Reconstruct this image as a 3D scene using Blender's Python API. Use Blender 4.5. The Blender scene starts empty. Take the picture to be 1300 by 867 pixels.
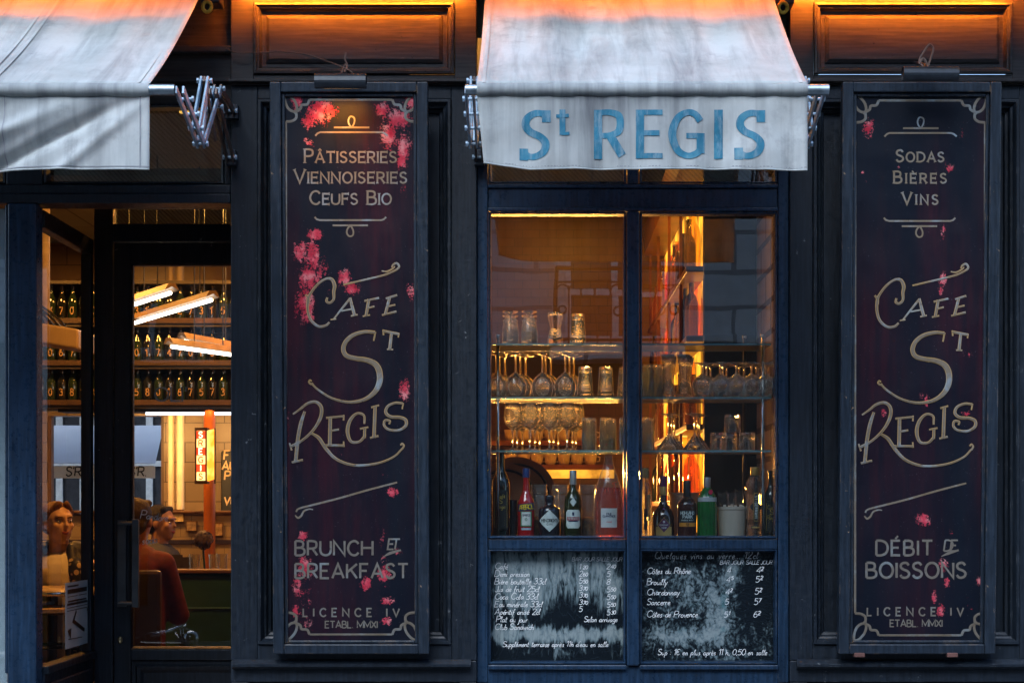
import bpy, bmesh, math, random, unicodedata
from mathutils import Vector, Matrix
R = math.radians
S = bpy.context.scene
COL = S.collection
random.seed(7)

# ------------------------------------------------------------------ camera, world, light, exposure
PX, DIST, VX, VY, ZE = 300.0, 8.0, 685.0, 645.0, 1.6
cam_d = bpy.data.cameras.new("camera")
cam = bpy.data.objects.new("camera", cam_d); COL.objects.link(cam)
cam.location = (0, -DIST, ZE); cam.rotation_euler = (R(90), 0, 0)
cam_d.sensor_width = 36; cam_d.lens = 36 * DIST / (1300 / PX)
cam_d.shift_x = -(VX - 650) / 1300; cam_d.shift_y = (VY - 433.5) / 1300
cam_d.clip_start = 0.1; cam_d.clip_end = 500
S.camera = cam
SUN_EL, SUN_ROT = 48, 200
world = bpy.data.worlds.new("World"); S.world = world; world.use_nodes = True
wn = world.node_tree
sky = wn.nodes.new("ShaderNodeTexSky"); sky.sky_type = 'NISHITA'; sky.sun_disc = False
sky.sun_elevation = R(SUN_EL); sky.sun_rotation = R(SUN_ROT)
sky.air_density = 1.0; sky.dust_density = 0.6; sky.ozone_density = 3.5
wn.links.new(sky.outputs[0], wn.nodes["Background"].inputs[0])
wn.nodes["Background"].inputs[1].default_value = 0.15
sun_d = bpy.data.lights.new("sun", 'SUN'); sun_d.energy = 1.1; sun_d.angle = R(40); sun_d.color = (0.88, 0.95, 1.0)
sun = bpy.data.objects.new("sun", sun_d); COL.objects.link(sun)
sun.rotation_euler = (R(42), 0, R(-20)); sun.location = (0, -6, 9)
S.view_settings.view_transform = 'Standard'; S.view_settings.look = 'None'
S.view_settings.exposure = 1.58; S.view_settings.gamma = 1.0
S.view_settings.use_curve_mapping = False
S.render.engine = 'CYCLES'
S.cycles.use_denoising = True
try: S.cycles.denoiser = 'OPENIMAGEDENOISE'
except Exception: pass
S.cycles.max_bounces = 26; S.cycles.transparent_max_bounces = 40
S.cycles.diffuse_bounces = 3; S.cycles.glossy_bounces = 6; S.cycles.transmission_bounces = 24
S.cycles.caustics_reflective = False; S.cycles.caustics_refractive = False
S.cycles.sample_clamp_indirect = 6.0

# ------------------------------------------------------------------ pixel <-> place helpers
def sc(Y): return PX * DIST / (DIST + Y)
def at(px, py, Y): s = sc(Y); return Vector(((px - VX) / s, Y, ZE + (VY - py) / s))
def gx(px, Y=0.0): return (px - VX) / sc(Y)
def gz(py, Y=0.0): return ZE + (VY - py) / sc(Y)

# ------------------------------------------------------------------ materials
def newmat(name):
    m = bpy.data.materials.new(name); m.use_nodes = True
    nt = m.node_tree
    for n in list(nt.nodes): nt.nodes.remove(n)
    out = nt.nodes.new("ShaderNodeOutputMaterial")
    return m, nt, out
def N(nt, t, **kw):
    n = nt.nodes.new(t)
    for k, v in kw.items():
        if k in n.inputs.keys():
            n.inputs[k].default_value = v
        else:
            setattr(n, k, v)
    return n
def L(nt, a, b): nt.links.new(a, b)
def coords(nt, scale=(1, 1, 1), kind="Object"):
    tc = N(nt, "ShaderNodeTexCoord"); mp = N(nt, "ShaderNodeMapping"); mp.inputs["Scale"].default_value = scale
    L(nt, tc.outputs[kind], mp.inputs["Vector"]); return mp.outputs["Vector"]
def noise(nt, vec, scale, detail=4, rough=0.55, dist=0.0):
    n = N(nt, "ShaderNodeTexNoise"); n.inputs["Scale"].default_value = scale; n.inputs["Detail"].default_value = detail
    n.inputs["Roughness"].default_value = rough; n.inputs["Distortion"].default_value = dist
    L(nt, vec, n.inputs["Vector"]); return n.outputs["Fac"]
def ramp(nt, fac, stops):
    r = N(nt, "ShaderNodeValToRGB"); e = r.color_ramp.elements
    while len(e) < len(stops): e.new(0.5)
    for i, (p, c) in enumerate(stops):
        e[i].position = p
        e[i].color = (c, c, c, 1) if isinstance(c, (int, float)) else (*c, 1)
    L(nt, fac, r.inputs["Fac"]); return r.outputs["Color"]
def mix(nt, fac, a, b, mode='MIX'):
    m = N(nt, "ShaderNodeMix", data_type='RGBA', blend_type=mode)
    for sock, v in ((m.inputs[0], fac), (m.inputs[6], a), (m.inputs[7], b)):
        if hasattr(v, "links") or isinstance(v, bpy.types.NodeSocket): L(nt, v, sock)
        elif isinstance(v, (int, float)): sock.default_value = v
        else: sock.default_value = (*v, 1) if len(v) == 3 else v
    return m.outputs[2]
def math_(nt, op, a, b=0.5, clamp=False):
    m = N(nt, "ShaderNodeMath", operation=op); m.use_clamp = clamp
    for i, v in enumerate((a, b)):
        if isinstance(v, bpy.types.NodeSocket): L(nt, v, m.inputs[i])
        else: m.inputs[i].default_value = v
    return m.outputs[0]
def bump(nt, h, strength=0.3, dist=0.01):
    b = N(nt, "ShaderNodeBump"); b.inputs["Strength"].default_value = strength; b.inputs["Distance"].default_value = dist
    L(nt, h, b.inputs["Height"]); return b.outputs["Normal"]
def principled(nt, out, color=None, rough=0.5, metal=0.0, normal=None, spec=0.5, **kw):
    p = N(nt, "ShaderNodeBsdfPrincipled")
    if isinstance(color, bpy.types.NodeSocket): L(nt, color, p.inputs["Base Color"])
    elif color is not None: p.inputs["Base Color"].default_value = (*color, 1)
    if isinstance(rough, bpy.types.NodeSocket): L(nt, rough, p.inputs["Roughness"])
    else: p.inputs["Roughness"].default_value = rough
    p.inputs["Metallic"].default_value = metal
    p.inputs["Specular IOR Level"].default_value = spec
    if normal is not None: L(nt, normal, p.inputs["Normal"])
    for k, v in kw.items(): p.inputs[k].default_value = v
    L(nt, p.outputs[0], out.inputs["Surface"]); return p

def m_plain(name, color, rough=0.5, metal=0.0, var=0.25, scale=12.0, spec=0.5, bumpy=0.05):
    m, nt, out = newmat(name); v = coords(nt)
    f = noise(nt, v, scale, 5)
    dark = tuple(c * (1 - var) for c in color); lite = tuple(min(1, c * (1 + var)) for c in color)
    c = ramp(nt, f, [(0.3, dark), (0.7, lite)])
    principled(nt, out, c, rough, metal, bump(nt, noise(nt, v, scale * 8, 3), bumpy, 0.004), spec)
    return m
def m_paint(name, color, rough=0.42, chips=0.59, chipcol=(0.13, 0.14, 0.15), grain=(30, 30, 1.6)):
    """dark brushed joinery paint: vertical brush grain, dust, small chips"""
    m, nt, out = newmat(name)
    v = coords(nt); vg = coords(nt, grain)
    big = noise(nt, v, 2.3, 5, 0.6); fine = noise(nt, v, 38, 4, 0.7)
    g = noise(nt, vg, 3.0, 4, 0.6)
    c = ramp(nt, big, [(0.25, tuple(x * 0.65 for x in color)), (0.75, tuple(x * 1.5 for x in color))])
    c = mix(nt, ramp(nt, g, [(0.42, 0.0), (0.8, 0.75)]), c, tuple(min(1, x * 2.8 + 0.004) for x in color))
    ch = math_(nt, 'MULTIPLY', ramp(nt, noise(nt, v, 30, 6, 0.75, 0.6), [(chips + .055, 0.0), (chips + .08, 1.0)]),
               ramp(nt, noise(nt, v, 3.1, 3), [(0.46, 0.0), (0.56, 1.0)]))
    bv = N(nt, "ShaderNodeBevel"); bv.samples = 4; bv.inputs["Radius"].default_value = 0.006
    geo = N(nt, "ShaderNodeNewGeometry")
    dp = N(nt, "ShaderNodeVectorMath", operation='DOT_PRODUCT'); L(nt, bv.outputs[0], dp.inputs[0]); L(nt, geo.outputs["Normal"], dp.inputs[1])
    edge = ramp(nt, dp.outputs["Value"], [(0.86, 1.0), (0.985, 0.0)])
    edge = math_(nt, 'MULTIPLY', edge, ramp(nt, noise(nt, v, 14, 6, 0.75), [(0.53, 0.0), (0.62, 0.8)]))
    allch = math_(nt, 'MAXIMUM', ch, edge)
    c = mix(nt, allch, c, chipcol)
    rg = ramp(nt, fine, [(0.3, rough - 0.1), (0.75, rough + 0.18)])
    h = math_(nt, 'ADD', math_(nt, 'MULTIPLY', g, 0.6), math_(nt, 'MULTIPLY', fine, 0.5))
    h = math_(nt, 'SUBTRACT', h, math_(nt, 'MULTIPLY', allch, 0.7))
    principled(nt, out, c, rg, 0.0, bump(nt, h, 0.35, 0.003), 0.34)
    return m
def m_emit(name, color, strength):
    m, nt, out = newmat(name)
    e = N(nt, "ShaderNodeEmission"); e.inputs[0].default_value = (*color, 1); e.inputs[1].default_value = strength
    L(nt, e.outputs[0], out.inputs["Surface"]); return m
def m_pane(name, tint=(0.93, 0.95, 0.95), ior=1.9, rough=0.0, wired=False):
    """window pane: clear, with the mirror reflection of the street in it"""
    m, nt, out = newmat(name)
    tr = N(nt, "ShaderNodeBsdfTransparent"); tr.inputs[0].default_value = (*tint, 1)
    gl = N(nt, "ShaderNodeBsdfGlossy"); gl.inputs["Roughness"].default_value = rough
    gl.inputs["Color"].default_value = (0.95, 0.98, 1, 1)
    fr = N(nt, "ShaderNodeFresnel"); fr.inputs["IOR"].default_value = ior
    mx = N(nt, "ShaderNodeMixShader")
    v = coords(nt); nb = bump(nt, noise(nt, v, 1.7, 2), 0.04, 0.02); L(nt, nb, gl.inputs["Normal"])
    ge = N(nt, "ShaderNodeNewGeometry"); fac = math_(nt, 'MULTIPLY', fr.outputs[0], math_(nt, 'SUBTRACT', 1.0, ge.outputs["Backfacing"]))
    L(nt, fac, mx.inputs[0]); L(nt, tr.outputs[0], mx.inputs[1]); L(nt, gl.outputs[0], mx.inputs[2])
    last = mx.outputs[0]
    if wired:
        w = N(nt, "ShaderNodeTexWave", wave_type='BANDS', bands_direction='DIAGONAL'); w.inputs["Scale"].default_value = 30
        w.inputs["Distortion"].default_value = 0
        L(nt, v, w.inputs["Vector"])
        df = N(nt, "ShaderNodeBsdfDiffuse"); df.inputs[0].default_value = (0.05, 0.06, 0.07, 1)
        m2 = N(nt, "ShaderNodeMixShader"); L(nt, ramp(nt, w.outputs["Fac"], [(0.6, 0.0), (0.95, 0.28)]), m2.inputs[0])
        L(nt, last, m2.inputs[1]); L(nt, df.outputs[0], m2.inputs[2]); last = m2.outputs[0]
    L(nt, last, out.inputs["Surface"]); return m
def m_glass(name, tint=(0.96, 0.97, 0.97), rim=0.75, blend=0.35, milk=0.012, rough=0.04):
    """drinking and bottle glass as a thin shell: clear face on, glossy edges whitened to look lit"""
    m, nt, out = newmat(name)
    tr = N(nt, "ShaderNodeBsdfTransparent"); tr.inputs[0].default_value = (*tint, 1)
    gl = N(nt, "ShaderNodeBsdfGlossy"); gl.inputs["Roughness"].default_value = rough
    lw = N(nt, "ShaderNodeLayerWeight"); lw.inputs["Blend"].default_value = blend
    f = ramp(nt, lw.outputs["Facing"], [(0.12, 0.04), (0.5, 0.10), (0.75, rim * .5), (0.95, rim)])
    d = N(nt, "ShaderNodeBsdfTransparent"); d.inputs[0].default_value = (tint[0] * .7, tint[1] * .7, tint[2] * .7, 1)
    m0 = N(nt, "ShaderNodeMixShader"); L(nt, ramp(nt, lw.outputs["Facing"], [(0.62, 0.0), (0.8, 0.8)]), m0.inputs[0]); L(nt, tr.outputs[0], m0.inputs[1]); L(nt, d.outputs[0], m0.inputs[2])
    df = N(nt, "ShaderNodeBsdfDiffuse"); df.inputs[0].default_value = (.9, .9, .88, 1)
    m9 = N(nt, "ShaderNodeMixShader"); L(nt, ramp(nt, lw.outputs["Facing"], [(0.2, milk), (0.5, milk * 1.6), (0.66, 0.10), (0.82, 0.38), (0.95, 0.85)]), m9.inputs[0]); L(nt, m0.outputs[0], m9.inputs[1]); L(nt, df.outputs[0], m9.inputs[2]); m0 = m9  # white put into the edges so rims always look lit
    mx = N(nt, "ShaderNodeMixShader"); L(nt, f, mx.inputs[0]); L(nt, m0.outputs[0], mx.inputs[1]); L(nt, gl.outputs[0], mx.inputs[2])
    L(nt, mx.outputs[0], out.inputs["Surface"]); return m
def m_crystal(name, tint=(.97, .975, .97), clear=.22):
    """thin walled drinking glass: refracting walls, edges whitened to look lit"""
    m, nt, out = newmat(name)
    g = N(nt, "ShaderNodeBsdfGlass"); g.inputs["Color"].default_value = (*tint, 1); g.inputs["Roughness"].default_value = 0.0; g.inputs["IOR"].default_value = 1.48
    tr = N(nt, "ShaderNodeBsdfTransparent"); tr.inputs[0].default_value = (*tint, 1)
    df = N(nt, "ShaderNodeBsdfDiffuse"); df.inputs[0].default_value = (.9, .9, .88, 1)
    lw = N(nt, "ShaderNodeLayerWeight"); lw.inputs["Blend"].default_value = .4
    mx = N(nt, "ShaderNodeMixShader"); mx.inputs[0].default_value = clear; L(nt, g.outputs[0], mx.inputs[1]); L(nt, tr.outputs[0], mx.inputs[2])
    m2 = N(nt, "ShaderNodeMixShader"); L(nt, ramp(nt, lw.outputs["Facing"], [(0.3, 0.02), (0.8, 0.10), (0.97, 0.45)]), m2.inputs[0]); L(nt, mx.outputs[0], m2.inputs[1]); L(nt, df.outputs[0], m2.inputs[2])  # white put into the edges for a bright rim
    L(nt, m2.outputs[0], out.inputs["Surface"]); return m
def m_hair(name, c):
    m, nt, out = newmat(name); v = coords(nt, (70, 70, 9)); f = noise(nt, v, 1.6, 6, .7, .6)
    col = ramp(nt, f, [(.3, tuple(x * .35 for x in c)), (.55, c), (.75, tuple(min(1, x * 1.8) for x in c))])
    principled(nt, out, col, .55, 0, bump(nt, f, .9, .012), .3); return m
def m_liquid(name, tint, clear=.35):
    m, nt, out = newmat(name)
    tr = N(nt, "ShaderNodeBsdfTransparent"); tr.inputs[0].default_value = (*tint, 1)
    df = N(nt, "ShaderNodeBsdfTranslucent"); df.inputs[0].default_value = (*tint, 1)
    d2 = N(nt, "ShaderNodeBsdfDiffuse"); d2.inputs[0].default_value = (*tint, 1)
    a = N(nt, "ShaderNodeMixShader"); a.inputs[0].default_value = 0.5; L(nt, df.outputs[0], a.inputs[1]); L(nt, d2.outputs[0], a.inputs[2])
    mx = N(nt, "ShaderNodeMixShader"); mx.inputs[0].default_value = 1 - clear if clear > .5 else .35
    L(nt, tr.outputs[0], mx.inputs[1]); L(nt, a.outputs[0], mx.inputs[2]); L(nt, mx.outputs[0], out.inputs["Surface"]); return m

# ------------------------------------------------------------------ mesh builder
OFF = {}
def offset_of(o):
    while o.parent is not None: o = o.parent
    return Vector(OFF.get(o.name, (0, 0, 0)))
class MB:
    def __init__(s): s.v = []; s.f = []; s.attr = None
    def quad(s, a, b, c, d):
        n = len(s.v); s.v += [tuple(a), tuple(b), tuple(c), tuple(d)]; s.f.append((n, n + 1, n + 2, n + 3)); return s
    def poly(s, pts):
        n = len(s.v); s.v += [tuple(p) for p in pts]; s.f.append(tuple(range(n, n + len(pts)))); return s
    def box(s, x0, x1, y0, y1, z0, z1):
        x0, x1 = sorted((x0, x1)); y0, y1 = sorted((y0, y1)); z0, z1 = sorted((z0, z1))
        n = len(s.v)
        s.v += [(x, y, z) for z in (z0, z1) for y in (y0, y1) for x in (x0, x1)]
        s.f += [tuple(n + i for i in q) for q in ((0, 2, 3, 1), (4, 5, 7, 6), (0, 1, 5, 4), (2, 6, 7, 3), (0, 4, 6, 2), (1, 3, 7, 5))]
        return s
    def pbox(s, px0, px1, py0, py1, y0, y1, ref=None):
        """box whose front outline is given in photo pixels at depth ref (default y0)"""
        r = y0 if ref is None else ref
        return s.box(gx(px0, r), gx(px1, r), y0, y1, gz(py1, r), gz(py0, r))
    def frame(s, x0, x1, z0, z1, prof):
        """mitred moulding round a rectangle; prof = [(inset, y), ...]"""
        for (d0, y0), (d1, y1) in zip(prof, prof[1:]):
            A = [(x0 + d0, y0, z0 + d0), (x1 - d0, y0, z0 + d0), (x1 - d0, y0, z1 - d0), (x0 + d0, y0, z1 - d0)]
            B = [(x0 + d1, y1, z0 + d1), (x1 - d1, y1, z0 + d1), (x1 - d1, y1, z1 - d1), (x0 + d1, y1, z1 - d1)]
            for i in range(4):
                j = (i + 1) % 4; s.quad(A[i], A[j], B[j], B[i])
        return s
    def tube(s, pts, r, seg=8, cap=True):
        pts = [Vector(p) for p in pts]; n0 = len(s.v); rr = r if isinstance(r, (list, tuple)) else [r] * len(pts)
        up = Vector((0, 0, 1)); ringprev = None
        for i, p in enumerate(pts):
            t = (pts[min(i + 1, len(pts) - 1)] - pts[max(i - 1, 0)]).normalized()
            a = t.cross(up)
            if a.length < 1e-3: a = t.cross(Vector((0, 1, 0)))
            if ringprev is not None:
                a = ringprev - t * ringprev.dot(t)
                if a.length < 1e-4: a = t.cross(up)
            a.normalize(); ringprev = a.copy(); b = t.cross(a)
            for k in range(seg):
                w = 2 * math.pi * k / seg
                s.v.append(tuple(p + (a * math.cos(w) + b * math.sin(w)) * rr[i]))
        for i in range(len(pts) - 1):
            for k in range(seg):
                q = n0 + i * seg; k2 = (k + 1) % seg
                s.f.append((q + k, q + k2, q + seg + k2, q + seg + k))
        if cap:
            s.f.append(tuple(n0 + k for k in reversed(range(seg))))
            s.f.append(tuple(n0 + (len(pts) - 1) * seg + k for k in range(seg)))
        return s
    def lathe(s, prof, seg=20, c=(0, 0, 0), ribs=0, ribamp=0.0, sq=0.0):
        """prof = [(radius, z), ...] turned round the vertical through c; sq > 0 squares the section"""
        n0 = len(s.v)
        for r, z in prof:
            for k in range(seg):
                w = 2 * math.pi * k / seg; q = r
                if ribs: q = r * (1 + ribamp * math.cos(ribs * w))
                x, y = math.cos(w), math.sin(w)
                if sq > 0:
                    e = 2 / (1 + sq * 3); f = (abs(x) ** (2 / e) + abs(y) ** (2 / e)) ** (-e / 2); x *= f; y *= f
                s.v.append((c[0] + q * x, c[1] + q * y, c[2] + z))
        for i in range(len(prof) - 1):
            for k in range(seg):
                k2 = (k + 1) % seg; a = n0 + i * seg
                s.f.append((a + k, a + k2, a + seg + k2, a + seg + k))
        if prof[0][0] > 1e-4: s.f.append(tuple(n0 + k for k in reversed(range(seg))))
        return s
    def cap_top(s, seg): s.f.append(tuple(range(len(s.v) - seg, len(s.v)))); return s
    def ellip(s, c, r, seg=16, rings=10, rot=None):
        n0 = len(s.v); c = Vector(c)
        for i in range(rings + 1):
            th = math.pi * i / rings
            for k in range(seg):
                w = 2 * math.pi * k / seg
                p = Vector((r[0] * math.sin(th) * math.cos(w), r[1] * math.sin(th) * math.sin(w), r[2] * math.cos(th)))
                if rot is not None: p = rot @ p
                s.v.append(tuple(c + p))
        for i in range(rings):
            for k in range(seg):
                k2 = (k + 1) % seg; a = n0 + i * seg
                s.f.append((a + k, a + seg + k, a + seg + k2, a + k2))
        return s
    def capsule(s, a, b, ra, rb, seg=12):
        a, b = Vector(a), Vector(b); d = (b - a); pts = []; rr = []; n = 5
        u = d.normalized()
        for i in range(n):
            w = math.pi / 2 * (1 - i / n); pts.append(a - u * ra * math.sin(w)); rr.append(max(ra * math.cos(w), ra * .05))
        pts.append(a); rr.append(ra); pts.append(b); rr.append(rb)
        for i in range(1, n + 1):
            w = math.pi / 2 * i / n; pts.append(b + u * rb * math.sin(w)); rr.append(max(rb * math.cos(w), rb * .05))
        return s.tube(pts, rr, seg)
    def xform(s, M): s.v = [tuple(M @ Vector(p)) for p in s.v]; return s
    def build(s, name, mat, parent=None, smooth=False, bevel=0.0, merge=False, autosmooth=None):
        me = bpy.data.meshes.new(name); o3 = offset_of(parent) if parent is not None else Vector((0, 0, 0))
        me.from_pydata([tuple(Vector(p) - o3) for p in s.v], [], s.f)
        if merge or smooth:
            bm = bmesh.new(); bm.from_mesh(me)
            if merge: bmesh.ops.remove_doubles(bm, verts=bm.verts, dist=1e-5)
            bmesh.ops.recalc_face_normals(bm, faces=bm.faces); bm.to_mesh(me); bm.free()
        if mat is not None: me.materials.append(mat)
        if smooth:
            for p in me.polygons: p.use_smooth = True
            if autosmooth: me.set_sharp_from_angle(angle=R(autosmooth))
        o = bpy.data.objects.new(name, me); COL.objects.link(o)
        if parent is not None: o.parent = parent
        if bevel:
            b = o.modifiers.new("bevel", 'BEVEL'); b.width = bevel; b.segments = 2; b.limit_method = 'ANGLE'; b.angle_limit = R(40)
        return o
def tag(o, label=None, cat=None, group=None, kind=None):
    if label: o["label"] = label
    if cat: o["category"] = cat
    if group: o["group"] = group
    if kind: o["kind"] = kind
    return o
def thing(name, label, cat, loc=(0, 0, 0), group=None):
    o = bpy.data.objects.new(name, None); COL.objects.link(o); o.location = loc; o.empty_display_size = 0.05
    OFF[o.name] = tuple(loc); return tag(o, label, cat, group)
def dup(root, loc, label=None, group=None, rz=None):
    def cp(o, parent):
        c = o.copy(); COL.objects.link(c)
        if parent is not None: c.parent = parent
        for ch in list(o.children): cp(ch, c)
        return c
    r = cp(root, None); r.location = loc
    if rz is not None: r.rotation_euler = (0, 0, rz)
    if label: r["label"] = label
    if group: r["group"] = group
    return r
def lamp(kind, name, parent, loc, color, energy, size=0.1, size_y=None, rot=(0, 0, 0), spread=None):
    d = bpy.data.lights.new(name, kind); d.color = color; d.energy = energy
    if kind == 'AREA':
        d.size = size
        if size_y: d.shape = 'RECTANGLE'; d.size_y = size_y
        if spread: d.spread = spread
    else: d.shadow_soft_size = size
    o = bpy.data.objects.new(name, d); COL.objects.link(o); o.location = Vector(loc) - (offset_of(parent) if parent else Vector((0, 0, 0)))
    o.rotation_euler = rot
    if parent: o.parent = parent
    return o
ORD = "first second third fourth fifth sixth seventh eighth ninth tenth eleventh twelfth thirteenth fourteenth fifteenth sixteenth seventeenth eighteenth nineteenth twentieth twenty-first twenty-second twenty-third twenty-fourth twenty-fifth".split()

# ------------------------------------------------------------------ lettering: strokes swept with a pen
GL = {
 'A': (8, "0,0 4,10 8,0|1.5,3.2 6.5,3.2"), 'B': (6.6, "0,0 0,10|~0,10 3.2,10 5.3,9 5.3,6.4 3.2,5.3 0,5.3|~0,5.3 3.8,5.3 6.2,4 6.2,1.3 3.8,0 0,0"),
 'C': (7.8, "~7.6,8 6.3,9.5 4.2,10 1.6,8.6 .2,5 1.6,1.4 4.2,0 6.3,.5 7.6,2"),
 'D': (7.8, "0,0 0,10|~0,10 3.4,10 6.6,8.4 7.8,5 6.6,1.6 3.4,0 0,0"), 'E': (5.8, "5.8,10 0,10 0,0 5.8,0|0,5.2 4.8,5.2"),
 'F': (5.6, "5.6,10 0,10 0,0|0,5.2 4.6,5.2"), 'G': (8, "~7.6,8 6.3,9.5 4.2,10 1.6,8.6 .2,5 1.6,1.4 4.2,0 6.5,.5 7.7,1.5|7.7,1.2 7.7,4.6 5,4.6"),
 'H': (7.5, "0,0 0,10|7.5,0 7.5,10|0,5.2 7.5,5.2"), 'I': (0.2, "0.1,0 0.1,10"), 'J': (4.5, "~4.5,10 4.5,5 4.3,1.6 2.2,0 .2,1.4"),
 'K': (7, "0,0 0,10|7,10 0,4|2.6,6 7,0"), 'L': (5.4, "0,10 0,0 5.4,0"), 'M': (9, "0,0 0,10 4.5,2 9,10 9,0"),
 'N': (7.5, "0,0 0,10 7.5,0 7.5,10"), 'O': (8.6, "~4.3,10 1.3,8.6 0,5 1.3,1.4 4.3,0 7.3,1.4 8.6,5 7.3,8.6 4.3,10"),
 'P': (6.1, "0,0 0,10|~0,10 3.4,10 5.8,9 5.8,5.9 3.4,4.8 0,4.8"), 'Q': (8.6, "~4.3,10 1.3,8.6 0,5 1.3,1.4 4.3,0 7.3,1.4 8.6,5 7.3,8.6 4.3,10|5.4,2.4 8.6,-1"),
 'R': (6.6, "0,0 0,10|~0,10 3.4,10 5.8,9 5.8,5.9 3.4,4.8 0,4.8|3.2,4.8 6.6,0"),
 'S': (6, "~5.6,8.3 4.4,9.7 2.9,10 .8,9.2 .3,7.3 1.5,5.8 4.4,4.6 5.8,3 5.2,1 3,0 1.2,.4 0,1.9"), 'T': (7, "0,10 7,10|3.5,10 3.5,0"),
 'U': (7.4, "~0,10 0,7 0,4 .8,1.2 3.7,0 6.6,1.2 7.4,4 7.4,7 7.4,10"), 'V': (8, "0,10 4,0 8,10"), 'W': (11, "0,10 3,0 5.5,9 8,0 11,10"),
 'X': (7, "0,0 7,10|0,10 7,0"), 'Y': (7, "0,10 3.5,5 7,10|3.5,5 3.5,0"), 'Z': (7, "0,10 7,10 0,0 7,0"),
 '0': (6, "~3,10 .8,8.4 0,5 .8,1.6 3,0 5.2,1.6 6,5 5.2,8.4 3,10"), '1': (3, "0,8 2.4,10 2.4,0"), '2': (6, "~.2,7.8 1.2,9.6 3.2,10 5.4,8.8 5.2,6.4 2.5,3 0,0|0,0 6,0"),
 '3': (6, "~.2,8.6 2.6,10 5,9 5,6.4 2.4,5.3|~2.4,5.3 5.4,4.2 5.6,1.6 3,0 0,1"), '4': (6.4, "5,0 5,10 0,3 6.4,3"), '5': (6, "5.4,10 .8,10 .5,5.6|~.5,5.6 3,6.4 5.6,4.8 5.6,1.6 3,0 0,1"),
 '6': (6, "~5,9.4 2.4,9 .4,5.6 .3,2.2 2.6,0 5.4,1.2 5.6,4 3.2,5.8 .6,4.2"), '7': (6, "0,10 6,10 2,0"), '8': (6, "~3,5.3 .6,6.6 .8,9.2 3,10 5.2,9.2 5.4,6.6 3,5.3 .3,3.8 .4,1 3,0 5.6,1 5.7,3.8 3,5.3"),
 '9': (6, "~.6,.8 3.4,1 5.6,4.4 5.7,7.8 3.4,10 .6,8.8 .4,6 2.8,4.2 5.4,5.8"),
 '.': (1, ".3,0 .8,.5"), ',': (1, ".9,.8 .2,-1.4"), '-': (4, "0,4.6 4,4.6"), ':': (1, ".3,1 .7,1.4|.3,5.4 .7,5.8"), "'": (1, ".6,10 .2,7.6"), '€': (6.5, "~6.3,8.6 4,10 1.6,8 1,5 1.6,2 4,0 6.3,1.4|0,6 4.6,6|0,4.2 4.4,4.2"), '!': (1, ".5,10 .5,3|.5,0 .6,.6"),
 'a': (4.6, "~4,4 2,4.5 .3,2.5 1,.3 3,.8 4,4 4,.8 5,.3"), 'b': (4.2, "~.5,9 .2,2 .5,.5 2.5,0 4,2 3,4.2 .6,3"), 'c': (3.5, "~3.5,3.7 2,4.5 .2,2.3 1.5,0 3.8,.8"),
 'd': (4.6, "~4,4 2,4.5 .3,2.3 1.3,.2 3.5,1.5 4.4,9 4.2,1 5,.3"), 'e': (3.8, "~.4,2.2 3,2.8 2.8,4.4 1,4.2 .2,2 1.5,0 3.9,.8"), 'f': (3, "~3.4,8.5 2,9 1.4,6 .8,-3|0,4.3 3,4.5"),
 'g': (4.4, "~4,4 2,4.5 .3,2.4 1.5,.3 3.8,2 4,4 3.6,-2.5 1.5,-4 .3,-2.8"), 'h': (4.4, "~.6,9 .3,0|~.4,2.5 2.3,4.5 3.6,3.5 3.6,.5 4.6,.3"), 'i': (1.6, "~.5,4.5 .4,.8 1.6,.3|.8,6.2 1,6.9"),
 'j': (1.6, "~1.2,4.5 .9,-2.5 -.6,-4|1.3,6.2 1.5,6.9"), 'k': (4, "~.6,9 .3,0|~3.5,4.5 .5,2.2 3.9,.2"), 'l': (2, "~.3,2 1.7,8 .9,8.8 .4,4 .8,.5 2.1,.4"),
 'm': (5.8, "~.2,4.4 .2,0|~.3,2.8 1.8,4.5 2.6,3 2.5,0|~2.6,2.8 4.2,4.5 5,3 5,.6 6,.3"), 'n': (4.1, "~.2,4.4 .2,0|~.3,2.8 2,4.5 3.2,3.2 3.2,.6 4.2,.3"),
 'o': (4, "~2,4.5 .4,3.4 .4,1.1 2,0 3.6,1.1 3.6,3.4 2,4.5"), 'p': (4, "~.4,4.4 0,-4|~.3,3 2.2,4.5 3.8,2.8 2.5,.2 .3,1"), 'q': (4.4, "~4,4 2,4.5 .3,2.4 1.5,.3 3.8,2 4,4 3.6,-4"),
 'r': (2.9, "~.3,4.4 .2,0|~.3,2.6 1.4,4.3 2.9,4.2"), 's': (3, "~2.8,4 1.2,4.5 .6,3.2 2.4,1.8 1.8,.2 0,.5"), 't': (2.5, "~1.1,8 .6,2 1,.3 2.5,.6|-.3,5.2 2.6,5.5"),
 'u': (4.1, "~.2,4.4 .3,1.2 1.5,.1 3,1.5 3.3,4.4 3.3,.8 4.2,.3"), 'v': (3.6, "0,4.4 1.6,0 3.5,4.6"), 'w': (5.4, "0,4.4 1.5,0 2.8,4 4,0 5.5,4.6"), 'x': (3.8, "0,0 3.6,4.4|0,4.4 3.8,0"),
 'y': (3.8, "0,4.4 1.9,.4|3.8,4.6 0.6,-4"), 'z': (3.6, "0,4.4 3.5,4.4 0,0 3.7,.2"),
}
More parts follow.
